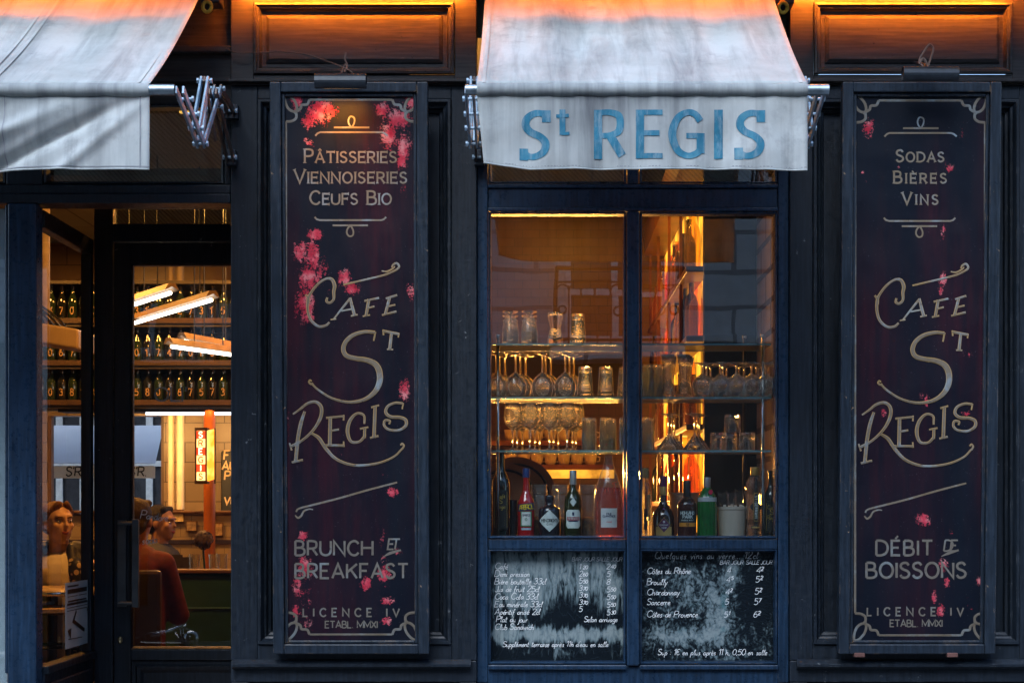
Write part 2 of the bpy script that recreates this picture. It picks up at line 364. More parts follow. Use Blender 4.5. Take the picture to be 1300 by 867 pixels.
def spline(pts, n=6):
    if len(pts) < 3: return [Vector(p) for p in pts]
    P = [Vector(p) for p in pts]; out = []
    closed = (P[0] - P[-1]).length < 1e-6
    for i in range(len(P) - 1):
        p0 = P[i - 1] if i > 0 else (P[-2] if closed else P[0] * 2 - P[1]); p1, p2 = P[i], P[i + 1]
        p3 = P[i + 2] if i + 2 < len(P) else (P[1] if closed else P[-1] * 2 - P[-2])
        for k in range(n):
            t = k / n
            out.append(0.5 * ((2 * p1) + (p2 - p0) * t + (2 * p0 - 5 * p1 + 4 * p2 - p3) * t * t + (3 * p1 - p0 - 3 * p2 + p3) * t ** 3))
    out.append(P[-1]); return out
def parse(sx):
    res = []
    for st in sx.split("|"):
        sm = st.startswith("~"); st = st.lstrip("~")
        res.append((sm, [tuple(float(c) for c in p.split(",")) for p in st.split()]))
    return res
class Pen:
    """collects ribbons (2-D strokes with width) and maps them onto a surface"""
    def __init__(s): s.rib = []; s.k = 0
    def stroke(s, pts, w, smooth=False, n=6, ball=0):
        P = [Vector((p[0], p[1])) for p in pts]
        ws = list(w) if isinstance(w, (list, tuple)) else [w] * len(P)
        if smooth and len(P) > 2:
            m = len(P) - 1; P2 = spline([(p.x, p.y) for p in P], n)
            W = [ws[min(int(i / n), m)] * (1 - (i / n - int(i / n))) + ws[min(int(i / n) + 1, m)] * (i / n - int(i / n)) for i in range(len(P2))]
            P, ws = P2, W
        Lf, Rt = [], []
        for i, p in enumerate(P):
            a = (P[i] - P[i - 1]).normalized() if i > 0 else None
            b = (P[i + 1] - P[i]).normalized() if i < len(P) - 1 else None
            if a is None: a = b
            if b is None: b = a
            na, nb = Vector((-a.y, a.x)), Vector((-b.y, b.x)); m = na + nb
            if m.length < 0.2: m = na
            m.normalize(); k = ws[i] / 2 / max(0.45, m.dot(na))
            Lf.append(p + m * k); Rt.append(p - m * k)
        s.rib.append((Lf, Rt, s.k)); s.k += 1
        if ball:
            c = P[-1]; n2 = 10
            top = [c + Vector((math.cos(t), math.sin(t))) * ball for t in [math.pi * i / n2 for i in range(n2 + 1)]]
            bot = [c + Vector((math.cos(-t), math.sin(-t))) * ball for t in [math.pi * i / n2 for i in range(n2 + 1)]]
            s.rib.append((top, bot, s.k)); s.k += 1
        return s
    def glyph(s, ch, x, y, h, w, sx=1.0, slant=0.0, serif=0.0, jit=0.0, thin=None):
        """h is the height of 10 glyph units; returns the advance"""
        base = unicodedata.normalize("NFD", ch); b = base[0]
        if b not in GL: return 0.35 * h
        wd, st = GL[b]; u = h / 10; ja = [random.uniform(-jit, jit) for _ in range(4)]
        def T(p): return (x + (p[0] * sx + p[1] * slant + ja[0]) * u, y + (p[1] * (1 + ja[1] * .1) + ja[2] + p[0] * ja[3] * .1) * u)
        for sm, pts in parse(st):
            Q = [T(p) for p in pts]
            if thin and not sm:
                for a, c in zip(Q, Q[1:]):
                    horiz = abs(a[1] - c[1]) < abs(a[0] - c[0]) * .3
                    s.stroke([a, c], thin if horiz else w)
            else: s.stroke(Q, w, sm, n=4)
            if serif and not sm:
                for e, f in ((0, 1), (-1, -2)):
                    a, c = Vector(Q[e]), Vector(Q[f]); d = (a - c).normalized(); nn = Vector((-d.y, d.x)); l = w * serif
                    q = a + d * w * 0.15
                    s.stroke([q + nn * l, q - nn * l], w * 0.42)
        for acc in base[1:]:
            top = 10 if b.isupper() else 4.6; cx = wd / 2
            if acc == "\u0301": s.stroke([T((cx - .4, top + 1.2)), T((cx + 1.4, top + 3.2))], w * .8)
            elif acc == "\u0300": s.stroke([T((cx + .4, top + 1.2)), T((cx - 1.4, top + 3.2))], w * .8)
            elif acc == "\u0302": s.stroke([T((cx - 1.6, top + 1.2)), T((cx, top + 2.8)), T((cx + 1.6, top + 1.2))], w * .7)
        return wd * sx * u
    def measure(s, text, h, gap, sx=1.0, small=1.0):
        tot = 0
        for c in text:
            b = unicodedata.normalize("NFD", c)[0]
            if small != 1.0 and b.islower(): tot += GL[b.upper()][0] * sx * h / 10 * small + gap
            elif b in GL: tot += GL[b][0] * sx * h / 10 + gap
            else: tot += 0.35 * h + gap
        return tot - gap
    def text(s, text, x, y, h, w, gap, sx=1.0, slant=0.0, serif=0.0, jit=0.0, small=1.0, align='l', fit=None, thin=None):
        """small < 1: lower-case letters are drawn as small capitals of that scale"""
        if fit:
            m = s.measure(text, h, gap, sx, small); gap += (fit - m) / max(1, len(text) - 1)
        if align == 'c': x -= s.measure(text, h, gap, sx, small) / 2
        for c in text:
            if small != 1.0 and unicodedata.normalize("NFD", c)[0].islower(): x += s.glyph(c.upper(), x, y, h * small, w * .9, sx, slant, serif, jit, thin) + gap
            else: x += s.glyph(c, x, y, h, w, sx, slant, serif, jit, thin) + gap
        return x
    def mesh(s, fn, lift=0.00012, base=0.0):
        """fn(u, v, height) -> 3-D point"""
        mb = MB()
        for Lf, Rt, k in s.rib:
            n0 = len(mb.v); h = base + lift * (k % 12)
            for a, b in zip(Lf, Rt): mb.v += [tuple(fn(a.x, a.y, h)), tuple(fn(b.x, b.y, h))]
            for i in range(len(Lf) - 1): mb.f.append((n0 + 2 * i, n0 + 2 * i + 1, n0 + 2 * i + 3, n0 + 2 * i + 2))
        return mb
# ------------------------------------------------------------------ materials used by the building
PAINT = m_paint("shopfront_paint", (0.0054, 0.0090, 0.0145))
PAINT_LIT = m_paint("frieze_paint_lit", (0.026, 0.022, 0.022), rough=0.36, chips=0.7, grain=(1.6, 30, 30))  # lighter and browner than the shopfront, heater glow put into the colour
PAINTW = m_paint("window_frame_paint", (0.008, 0.021, 0.043), rough=0.30, chips=0.66)
METAL = m_plain("galvanised_metal", (0.30, 0.37, 0.42), 0.38, 0.85, 0.35, 30)
DARKMETAL = m_plain("dark_metal", (0.035, 0.04, 0.05), 0.4, 0.6, 0.3, 20)
CHROME = m_plain("chrome", (0.6, 0.6, 0.6), 0.15, 1.0, 0.1, 10)
BLACK = m_plain("black_paint", (0.008, 0.008, 0.01), 0.45)
PANE = m_pane("window_glass", (.90, .93, .93), ior=2.2)
PANE2 = m_pane("door_glass", (0.95, 0.95, 0.95), ior=1.75)
PANEW = m_pane("wired_glass", (0.6, 0.64, 0.62), ior=2.2, wired=True)
STONE = m_plain("limestone", (0.42, 0.38, 0.32), 0.85, 0, 0.25, 1.3, 0.3, 0.2)
def m_brick(name, c1, c2, mortar, bw, bh, off=0.5, ms=0.012, rough=0.3, axis='XZ'):
    m, nt, out = newmat(name)
    tc = N(nt, "ShaderNodeTexCoord"); sp = N(nt, "ShaderNodeSeparateXYZ"); L(nt, tc.outputs["Object"], sp.inputs[0])
    cb = N(nt, "ShaderNodeCombineXYZ")
    a = {'X': sp.outputs[0], 'Y': sp.outputs[1], 'Z': sp.outputs[2]}
    L(nt, a[axis[0]], cb.inputs[0]); L(nt, a[axis[1]], cb.inputs[1])
    b = N(nt, "ShaderNodeTexBrick"); b.offset = off
    b.inputs["Color1"].default_value = (*c1, 1); b.inputs["Color2"].default_value = (*c2, 1); b.inputs["Mortar"].default_value = (*mortar, 1)
    b.inputs["Scale"].default_value = 1; b.inputs["Mortar Size"].default_value = ms * bh * 2; b.inputs["Brick Width"].default_value = bw; b.inputs["Row Height"].default_value = bh
    L(nt, cb.outputs[0], b.inputs["Vector"])
    c = mix(nt, ramp(nt, noise(nt, tc.outputs["Object"], 6, 4), [(0.35, 0.0), (0.75, 0.4)]), b.outputs["Color"], tuple(x * .55 for x in c1))
    principled(nt, out, c, rough, 0, bump(nt, math_(nt, 'SUBTRACT', 1.0, b.outputs["Fac"]), 0.5, 0.003)); return m
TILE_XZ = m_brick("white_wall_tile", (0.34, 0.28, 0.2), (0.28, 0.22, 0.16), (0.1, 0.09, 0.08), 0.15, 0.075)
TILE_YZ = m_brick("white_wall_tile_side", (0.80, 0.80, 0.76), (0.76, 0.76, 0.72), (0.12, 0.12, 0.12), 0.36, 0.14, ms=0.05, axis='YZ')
LIT_TILE = m_brick("glazed_back_tile", (0.17, 0.10, 0.055), (0.14, 0.08, 0.045), (0.05, 0.04, 0.03), 0.11, 0.055)  # white tile, browned by putting the orange light into its colour
WOODFLOOR = m_brick("floor_boards", (0.12, 0.07, 0.04), (0.09, 0.05, 0.03), (0.02, 0.015, 0.01), 0.9, 0.1, rough=0.4, axis='XY')
GREENCEIL = m_brick("ceiling_boards", (0.2, 0.26, 0.22), (0.17, 0.23, 0.2), (0.03, 0.035, 0.03), 1.4, 0.32, 0, 0.012, 0.5, axis='YX')
WARMWALL = m_plain("warm_plaster", (0.34, 0.2, 0.1), 0.7, 0, 0.3, 2.5)
DARKWALL = m_plain("dark_wall", (0.03, 0.025, 0.022), 0.6, 0, 0.3, 3)
WOOD = m_plain("brown_wood", (0.12, 0.06, 0.03), 0.45, 0, 0.4, 7)

# ------------------------------------------------------------------ ground and street
def m_paving(name, c, bw, bh):
    return m_brick(name, c, tuple(x * .8 for x in c), tuple(x * .35 for x in c), bw, bh, 0.5, 0.03, 0.75, 'XY')
ASPH = m_plain("asphalt", (0.05, 0.05, 0.052), 0.85, 0, 0.4, 60, 0.3, 0.5)
PAVE = m_paving("paving_slabs", (0.2, 0.2, 0.2), 0.8, 0.5)
KERB = m_plain("kerb_granite", (0.25, 0.25, 0.25), 0.8, 0, 0.3, 40)
tag(MB().quad((-300, -300, -.14), (300, -300, -.14), (300, 300, -.14), (-300, 300, -.14)).build("ground", ASPH), kind="structure")
tag(MB().box(-40, 40, -2.6, 0.0, -.13, 0.0).build("pavement", PAVE), kind="structure")
tag(MB().box(-40, 40, -2.82, -2.602, -.136, 0.004).build("kerb", KERB, bevel=.015), kind="structure")
tag(MB().box(-40, 40, -12.5, -9.9, -.13, 0.0).build("pavement", PAVE), kind="structure")
tag(MB().box(-40, 40, -9.898, -9.68, -.136, 0.004).build("kerb", KERB, bevel=.015), kind="structure")
tag(MB().quad((-40, -9.6, -.135), (40, -9.6, -.135), (40, -2.9, -.135), (-40, -2.9, -.135)).build("road", ASPH), kind="structure")

# ------------------------------------------------------------------ the cafe building
B = thing("cafe_building", "dark blue-black wooden cafe shopfront with panelled piers, a bar window and a recessed glazed door", "building")
ZT = gz(-30)          # top of the joinery
def pilaster(px0, px1, rx0, rx1, fx0, fx1, lx0, lx1):
    p = MB()
    zc = gz(106)
    p.pbox(px0, rx0, 106, 0, 0, .12); p.v = []; p.f = []
    # stiles and rails round the tall recess
    x0, x1 = gx(px0), gx(px1); a, b = gx(rx0), gx(rx1); z0, z1 = gz(838), gz(109)
    h0, h1 = gz(818), gz(126)
    p.box(x0, a, 0, .12, z0, z1).box(b, x1, 0, .12, z0, z1).box(a, b, 0, .12, z0, h0).box(a, b, 0, .12, h1, z1)
    o = p.build("pilaster", PAINT, B, bevel=.004)
    m = MB().frame(a, b, h0, h1, [(0, -.004), (.004, -.012), (.014, -.012), (.020, -.002), (.026, .012), (.034, .016), (.040, .040), (.05, .044), (.055, .060)])
    m.build("moulding", PAINT, o)
    MB().box(a + .001, b - .001, .0615, .12, h0 + .001, h1 - .001).build("recessed_panel", PAINT, o)
    # ledge and plinth
    l = MB()
    za, zb = gz(848), gz(836)
    xa, xb = gx(lx0), gx(lx1)
    n = len(l.v)
    prof = [(0, za - .004), (-.022, za), (-.034, za + .010), (-.034, za + .020), (-.018, za + .034), (-.012, zb - .001), (0, zb)]
    for (y, z) in prof: l.v += [(xa, y, z), (xb, y, z)]
    for i in range(len(prof) - 1): l.f.append((2 * i, 2 * i + 1, 2 * i + 3, 2 * i + 2))
    l.f.append(tuple(2 * i for i in range(len(prof)))); l.f.append(tuple(2 * i + 1 for i in reversed(range(len(prof)))))
    l.build("ledge", PAINT, o)
    q = MB().box(x0, x1, .002, .12, gz(865.5), z0 - .001).box(x0, gx(px0 + 22), .002, .12, 0, gz(866)).box(gx(px1 - 22), x1, .002, .12, 0, gz(866))
    q.box(gx(px0 + 22) + .001, gx(px1 - 22) - .001, .03, .12, 0.16, gz(866)).box(gx(px0 + 22) + .001, gx(px1 - 22) - .001, -.01, .12, 0, .158)
    q.build("plinth", PAINT, o, bevel=.004)
    # string course, then the frieze with its raised panel
    MB().box(x0 - .004, x1 + .004, -.040, .12, gz(106.5), gz(103)).box(x0, x1, -.008, .12, gz(109) + .001, gz(106.5) - .001).build("string_course", PAINT_LIT, o, bevel=.003)
    f = MB(); A_, B_ = gx(fx0), gx(fx1); zf0, zf1 = gz(95), gz(4)
    f.box(x0, A_, 0, .12, gz(102.6), ZT).box(B_, x1, 0, .12, gz(102.6), ZT).box(A_, B_, 0, .12, gz(102.6), zf0).box(A_, B_, 0, .12, zf1, ZT)
    fo = f.build("frieze", PAINT_LIT, o, bevel=.003)
    MB().frame(A_, B_, zf0, zf1, [(0, -.002), (.003, -.016), (.012, -.018), (.018, -.008), (.024, -.006), (.030, .012), (.034, .018), (.05, .018), (.052, .010), (.066, .002), (.07, .002)]).build("moulding", PAINT_LIT, fo)
    MB().box(A_ + .0695, B_ - .0695, .0015, .12, zf0 + .0695, zf1 - .0695).build("raised_panel", PAINT_LIT, fo)
    s = MB()
    for xx in (fx0 + 18, fx1 - 18):
        v = at(xx, 45, 0); s.lathe([(0.0001, 0), (.004, 0), (.004, .002)], 10); 
        s.v[-30:] = [(v.x + a_, -.001 + -c_, v.z + b_) for a_, b_, c_ in s.v[-30:]]
    s.build("screw_hole", BLACK, fo)
    return o
pilaster(293, 605, 327, 573, 322, 577, 296, 598)
pilaster(1003, 1420, 1032, 1294, 1033, 1285, 1011, 1300)

# upper parts: fascia, added shade hood, stone wall above
MB().box(-8, 6, -.005, .12, ZT + .002, 4.02).build("fascia", PAINT_LIT, B, bevel=.004)
MB().box(-8, 6, -.75, .12, 4.022, 4.12).box(-8, 6, -.66, .12, 4.122, 4.2).build("shade_hood", PAINT_LIT, B, bevel=.01)  # deep unseen hood, added to shade the awning tops from the sky
uw = MB().box(-8, 6, .0, .5, 4.202, 12).build("upper_wall", STONE, B)
MB().box(-8, 6, .02, 9, 12.01, 12.3).build("roof", DARKMETAL, B)

# ---- bar window
wx0, wx1 = gx(605) + .0015, gx(1003) - .0015
YF = .03
w = MB()
w.pbox(605.4, 619, 100, 867, YF, .12, 0).pbox(989, 1002.6, 100, 867, YF, .12, 0)
zb_, zt_ = gz(843), gz(130)
w.box(gx(619), gx(989), YF, .12, gz(237), gz(232)).box(gx(619), gx(989), YF + .012, .12, gz(262), gz(237.3)).box(gx(619), gx(989), YF - .006, .12, gz(267), gz(262.3))
w.box(gx(619), gx(989), YF, .12, 0.0, gz(846)).box(gx(619), gx(989), YF, .12, gz(130), ZT)
wf = w.build("window_frame", PAINTW, B, bevel=.004)
def mul(a, b, t, bo, y): return MB().box(gx(a), gx(b), y, .118, gz(bo), gz(t))
mul(796, 812, 268, 845, .012).build("mullion", PAINTW, wf, bevel=.006)
mul(797, 811, 131, 231.5, .035).build("mullion", PAINTW, wf, bevel=.004)
for a, b in ((619.5, 795.5), (812.5, 988.5)):
    MB().box(gx(a), gx(b), YF + .005, .118, gz(697), gz(684)).build("rail", PAINTW, wf, bevel=.004)
    MB().box(gx(a), gx(b), YF - .018, .118, gz(850), gz(844)).build("sill", PAINTW, wf, bevel=.004)
    MB().frame(gx(a), gx(b), gz(683.6), gz(267.4), [(0, YF + .002), (.004, YF - .004), (.010, YF + .004), (.012, .09)]).build("bead", PAINTW, wf)
    MB().frame(gx(a), gx(b), gz(843.6), gz(697.4), [(0, YF + .006), (.004, YF), (.010, YF + .008), (.012, .09)]).build("bead", PAINTW, wf)
    MB().frame(gx(a), gx(b), gz(231.6), gz(131), [(0, YF + .006), (.004, YF + .002), (.010, YF + .012), (.012, .09)]).build("bead", PAINTW, wf)
    MB().box(gx(a) + .003, gx(b) - .003, .100, .104, gz(683) , gz(268)).build("pane", PANE, wf)
    MB().box(gx(a) + .003, gx(b) - .003, .100, .104, gz(231), gz(131.5)).build("fanlight_pane", PANEW, wf)

# ---- entrance: dark head bands, fanlight, post, return glazing and door
XS, YD = -2.12, 1.0
e = MB()
x0, x1 = -8.0, gx(293) - .002
e.box(x0, x1, .06, .12, gz(58), ZT).box(x0, x1, .0, .12, gz(66), gz(58.3)).box(x0, x1, .045, .12, gz(97), gz(66.3)).box(x0, x1, .01, .12, gz(103), gz(97.3)).box(x0, x1, .05, .12, gz(130), gz(103.3))
ef = e.build("entrance_head", PAINT_LIT, B, bevel=.004)
t = MB()
t.box(x0, x1, .0, .16, gz(258), gz(246)).box(x0, x1, .012, .16, gz(245.6), gz(234)).box(gx(6), gx(52), .02, .12, gz(233.6), gz(130.4)).box(gx(284), x1, .02, .12, gz(233.6), gz(130.4))
t.box(x0, gx(-60), .02, .12, gz(233.6), gz(130.4))
tf = t.build("transom", PAINT, B, bevel=.005)
for a, b in ((52.3, 283.7), (-59, 5.7)):
    MB().frame(gx(a), gx(b), gz(233.4), gz(130.6), [(0, .03), (.006, .022), (.014, .03), (.016, .09)]).build("bead", PAINT, tf)
    MB().box(gx(a) + .004, gx(b) - .004, .092, .096, gz(233), gz(131)).build("fanlight_pane", PANEW, tf)
# front post and the window left of it
p = MB().box(gx(10), gx(46.5), -.005, .10, 0.1, gz(258.6)).box(gx(4.5), gx(9.7), .015, .09, .9, gz(259)).box(gx(-2), gx(46.5), -.03, .1, 0, .098)
p.build("door_post", PAINTW, B, bevel=.006)
MB().box(gx(-200), gx(4), .05, .055, .75, gz(262)).build("side_pane", PANE, B)
MB().box(gx(-200), gx(4), .062, .066, .752, gz(262.5)).build("reflection_sheet", m_plain("pale_blue_reflection", (.45, .52, .58), .8, 0, .1), B)  # pale sheet added behind the pane for the glass's bluish reflection
MB().box(gx(-260), gx(4.2), .0, .1, 0.1, .748).box(x0, gx(-200.5), .0, .1, .75, gz(258.6)).build("side_panel", PAINT, B, bevel=.005)
# return screen (runs back from the post to the door)
ya, yb = .102, YD - .002
def zr(py, y): return gz(py, y)
sd = MB()
sd.box(XS - .05, XS - .002, ya, yb, gz(287, .05) + .0, gz(262, 0)).box(XS - .05, XS - .002, ya, yb, .28, gz(848, .05)).box(XS - .045, XS - .008, ya, yb, .001, .279)
sd.box(XS - .05, XS - .002, .94, yb, gz(848, .05) + .001, gz(287, .05) - .001)
sdo = sd.build("side_screen", PAINT, B, bevel=.004)
MB().box(XS - .028, XS - .024, ya, .939, gz(848, .05) + .002, gz(287, .05) - .002).build("pane", PANE2, sdo)
MB().box(XS - .002, XS + .012, ya + .02, .92, .42, gz(848, .05) - .07).build("panel", PAINT, sdo, bevel=.008)
MB().box(XS - .05, XS + .016, ya, yb - .03, gz(848, .05) - .03, gz(848, .05) + .004).build("sill", PAINT, sdo, bevel=.004)
# recess floor step, soffit and right-hand return wall
XR = gx(293)
MB().box(-2.3, XR, .0, 1.2, .0, .28).build("door_step", KERB, B, bevel=.01)
MB().box(-2.3, XR - .003, .17, YD - .02, gz(262, YD) + .001, gz(262, YD) + .03).build("soffit", m_plain("soffit_wood", (0.10, .055, .03), .5, 0, .4, 6), B)
MB().box(XR + .001, XR + .08, .121, 1.3, .0, ZT).build("return_wall", PAINT, B)
# door frame + leaf
d = MB()
d.pbox(119, 143, 262, 900, YD, YD + .1).box(gx(143, YD) + .001, XR, YD, YD + .1, gz(307, YD), gz(284, YD)).box(gx(143, YD) + .001, XR, YD, YD + .1, gz(262, YD), gz(252, YD))
dfo = d.build("door_frame", PAINT, B, bevel=.005)
MB().box(gx(143, YD) + .003, XR - .003, YD + .05, YD + .054, gz(284, YD) + .001, gz(262, YD) - .001).build("fanlight_pane", PANEW, dfo)
leaf = MB(); dz0, dz1 = gz(824, YD), gz(334, YD); la, lb, lc, ld = gx(143.6, YD), gx(165, YD), gx(318, YD), XR - .003
leaf.box(la, lb, YD + .015, YD + .07, .29, gz(307.6, YD)).box(lc, ld, YD + .015, YD + .07, .29, gz(307.6, YD)).box(lb, lc, YD + .015, YD + .07, dz1, gz(307.6, YD)).box(lb, lc, YD + .015, YD + .07, gz(838, YD), dz0).box(lb, lc, YD + .03, YD + .06, .29, gz(838, YD) - .001)
lf = leaf.build("door", PAINT, B, bevel=.004)
MB().frame(lb, lc, dz0, dz1, [(0, YD + .016), (.004, YD + .010), (.010, YD + .018), (.012, YD + .045)]).build("bead", PAINT, lf)
MB().box(lb + .002, lc - .002, YD + .04, YD + .044, dz0 + .001, dz1 - .001).build("pane", PANE2, lf)
MB().frame(lb, lc, .33, gz(838, YD), [(.02, YD + .029), (.03, YD + .016), (.045, YD + .02), (.06, YD + .03)]).build("panel", PAINT, lf)
hm = m_plain("handle_grey", (0.07, 0.085, 0.095), 0.4, .4)
h = MB(); hx, hx2 = gx(155, YD), gx(172, YD - .06)
h.box(gx(149, YD), gx(160, YD), YD - .002, YD + .0149, gz(770, YD), gz(660, YD))
h.tube([(hx, YD + .0, gz(664, YD)), (hx, YD - .055, gz(664, YD)), (hx2, YD - .06, gz(664, YD))], .010)
h.tube([(hx, YD + .0, gz(765, YD)), (hx, YD - .055, gz(765, YD)), (hx2, YD - .06, gz(765, YD))], .010)
h.box(hx2 - .016, hx2 + .016, YD - .072, YD - .05, gz(770, YD), gz(659, YD))
h.build("handle", hm, lf, bevel=.003)
k = MB(); c = at(152, 812, YD); k.lathe([(0.0001, 0), (.011, 0), (.012, .008), (.006, .012)], 14)
k.v = [(c.x + a_, YD + .014 - c_, c.z + b_ * 1.5) for a_, b_, c_ in k.v]; k.build("lock", m_plain("brass", (.5, .4, .22), .35, .9), lf, smooth=True)
# writing stuck on the door glass
WH = m_plain("white_transfer", (.72, .74, .76), .6); GREYL = m_plain("grey_transfer", (.34, .36, .37), .5)
yy = YD + .038
pn = Pen(); s = sc(yy)
def px2(u, v, hgt): return ((u - VX) / s, yy - .0015 - hgt, ZE + (VY - v) / s)
class FlipPen(Pen): pass
def ontext(txt, px, py, hpx, w, gap, **kw):
    q = Pen(); q.text(txt, 0, 0, hpx, w, gap, **kw)
    return q
def place_pix(q, px, py, rot=0.0):
    c_, s_ = math.cos(rot), math.sin(rot)
    return lambda u, v, hh: px2(px + u * c_ - v * s_, py - (u * s_ + v * c_), hh)
q = ontext("OLI'", 0, 0, 17, 2.2, 3.5, serif=.8, sx=1.15); q.mesh(place_pix(q, 197, 509)).build("lettering", GREYL, lf)
q = ontext("Pandore", 0, 0, 10.5, 1.0, .6, slant=.15, jit=.5); q.mesh(place_pix(q, 178, 658, -.10)).build("lettering", WH, lf)
q = ontext("soda", 0, 0, 10.5, 1.0, .8, slant=.15, jit=.5); q.mesh(place_pix(q, 181, 691, .12)).build("lettering", WH, lf)

# ------------------------------------------------------------------ inside: shells of the two rooms
FZ = .28
H = lambda h: ZE + h
MB().box(-7, 1.3, 1.201, 8, FZ - .06, FZ).build("interior_floor", WOODFLOOR, B)
CE = H(2.02)
MB().box(-7, 1.3, .13, 8, CE, CE + .2).build("ceiling", GREENCEIL, B)
# bar room
MB().box(1.022, 1.1, .125, 4.4, FZ, CE - .001).build("tiled_wall", TILE_YZ, B)
MB().box(-.62, -.56, .125, 4.3, FZ, CE - .001).build("partition_wall", m_brick("glazed_side_tile", (.40, .25, .14), (.36, .22, .12), (.07, .04, .03), .15, .075, axis="YZ"), B)
MB().box(-.559, 1.0215, 4.3, 4.4, FZ, CE - .001).build("back_wall", LIT_TILE, B)
MB().box(.775, 1.0205, .9, .98, FZ, CE - .001).build("dark_pier", BLACK, B)
# entrance room
MB().box(-7.1, -7, .125, 7.4, FZ, CE - .001).build("side_wall", WARMWALL, B)
MB().box(-7, XS - .3, .125, .2, FZ, .75).build("inner_wall", DARKWALL, B)
MB().box(XR + .081, -.621, .6, .7, 0, CE - .001).build("inner_wall", DARKWALL, B)
YB = 6.4
bw = MB()
wxa, wxb = gx(60, YB), gx(208, YB); wza, wzb = gz(690, YB), gz(528, YB)
bw.box(-7, wxa, YB, YB + .15, FZ, CE - .001).box(wxb, -.62, YB, YB + .15, FZ, CE - .001).box(wxa, wxb, YB, YB + .15, FZ, wza).box(wxa, wxb, YB, YB + .15, wzb, CE - .001)
bw.build("rear_wall", m_brick("warm_rear_tile", (.30, .20, .11), (.24, .16, .085), (.07, .04, .02), .3, .15), B)
r = MB(); n_ = 3
for i in range(n_ + 1):
    xx = wxa + (wxb - wxa) * i / n_; r.box(xx - .025, xx + .025, YB + .02, YB + .1, wza, wzb)
r.box(wxa, wxb, YB + .025, YB + .095, wza - .0, wza + .05)
r.build("rear_window_frame", WOOD, B)
# ------------------------------------------------------------------ the heater tubes above the picture, lit
OR = (1.0, 0.30, 0.035)
HOT = m_emit("glowing_heater_tube", (1.0, 0.21, 0.012), 270.0); WARM = m_emit("dull_heater_tube", (1.0, 0.19, 0.006), 115.0)
def heater(px0, px1, y, hh, label, hot):
    x0, x1 = gx(px0, y), gx(px1, y); z = ZE + hh
    t = thing("heater_lamp", label, "heater", ((x0 + x1) / 2, y, z))
    MB().tube([(x0, y, z), (x1, y, z)], .006, 10).build("tube", hot, t)
    k_ = .6
    m = MB(); prof = [(-.045, -.015), (-.035, .03), (0, .045), (.035, .03), (.045, -.015), (.039, -.015), (.03, .026), (0, .039), (-.03, .026), (-.039, -.015)]
    n = len(prof)
    for xx in (x0 - .02, x1 + .02):
        m.v += [(xx, y + a * k_, z + b * k_) for a, b in prof]
    for i in range(n): j = (i + 1) % n; m.f.append((i, j, n + j, n + i))
    m.f.append(tuple(range(n))); m.f.append(tuple(reversed(range(n, 2 * n))))
    m.build("housing", METAL, t)
    if hot is HOT: MB().box(x0 - .03, x1 + .03, y - .030, y + .015, z - .034, z - .031).build("shield", METAL, t)  # unseen plate added to cut the glow off below the frieze
    if hot is WARM: MB().box(x0 - .03, x1 + .03, y - .067, y - .064, z - .088, z + .03).build("shield", METAL, t)
    MB().box((x0 + x1) / 2 - .02, (x0 + x1) / 2 + .02, y + .02, -.006, z + .03, z + .06).build("bracket", DARKMETAL, t)
HW = .10
heater(300, 590, -HW, 2.205, "glowing orange heater tube over the frieze of the pier between door and window", HOT)
heater(1010, 1290, -HW, 2.205, "glowing orange heater tube over the frieze of the pier beside the window", HOT)
heater(640, 985, -.13, 2.33, "glowing orange heater tube above the lettered awning", WARM)
heater(-230, 215, -.13, 2.33, "glowing orange heater tube above the plain awning over the door", WARM)

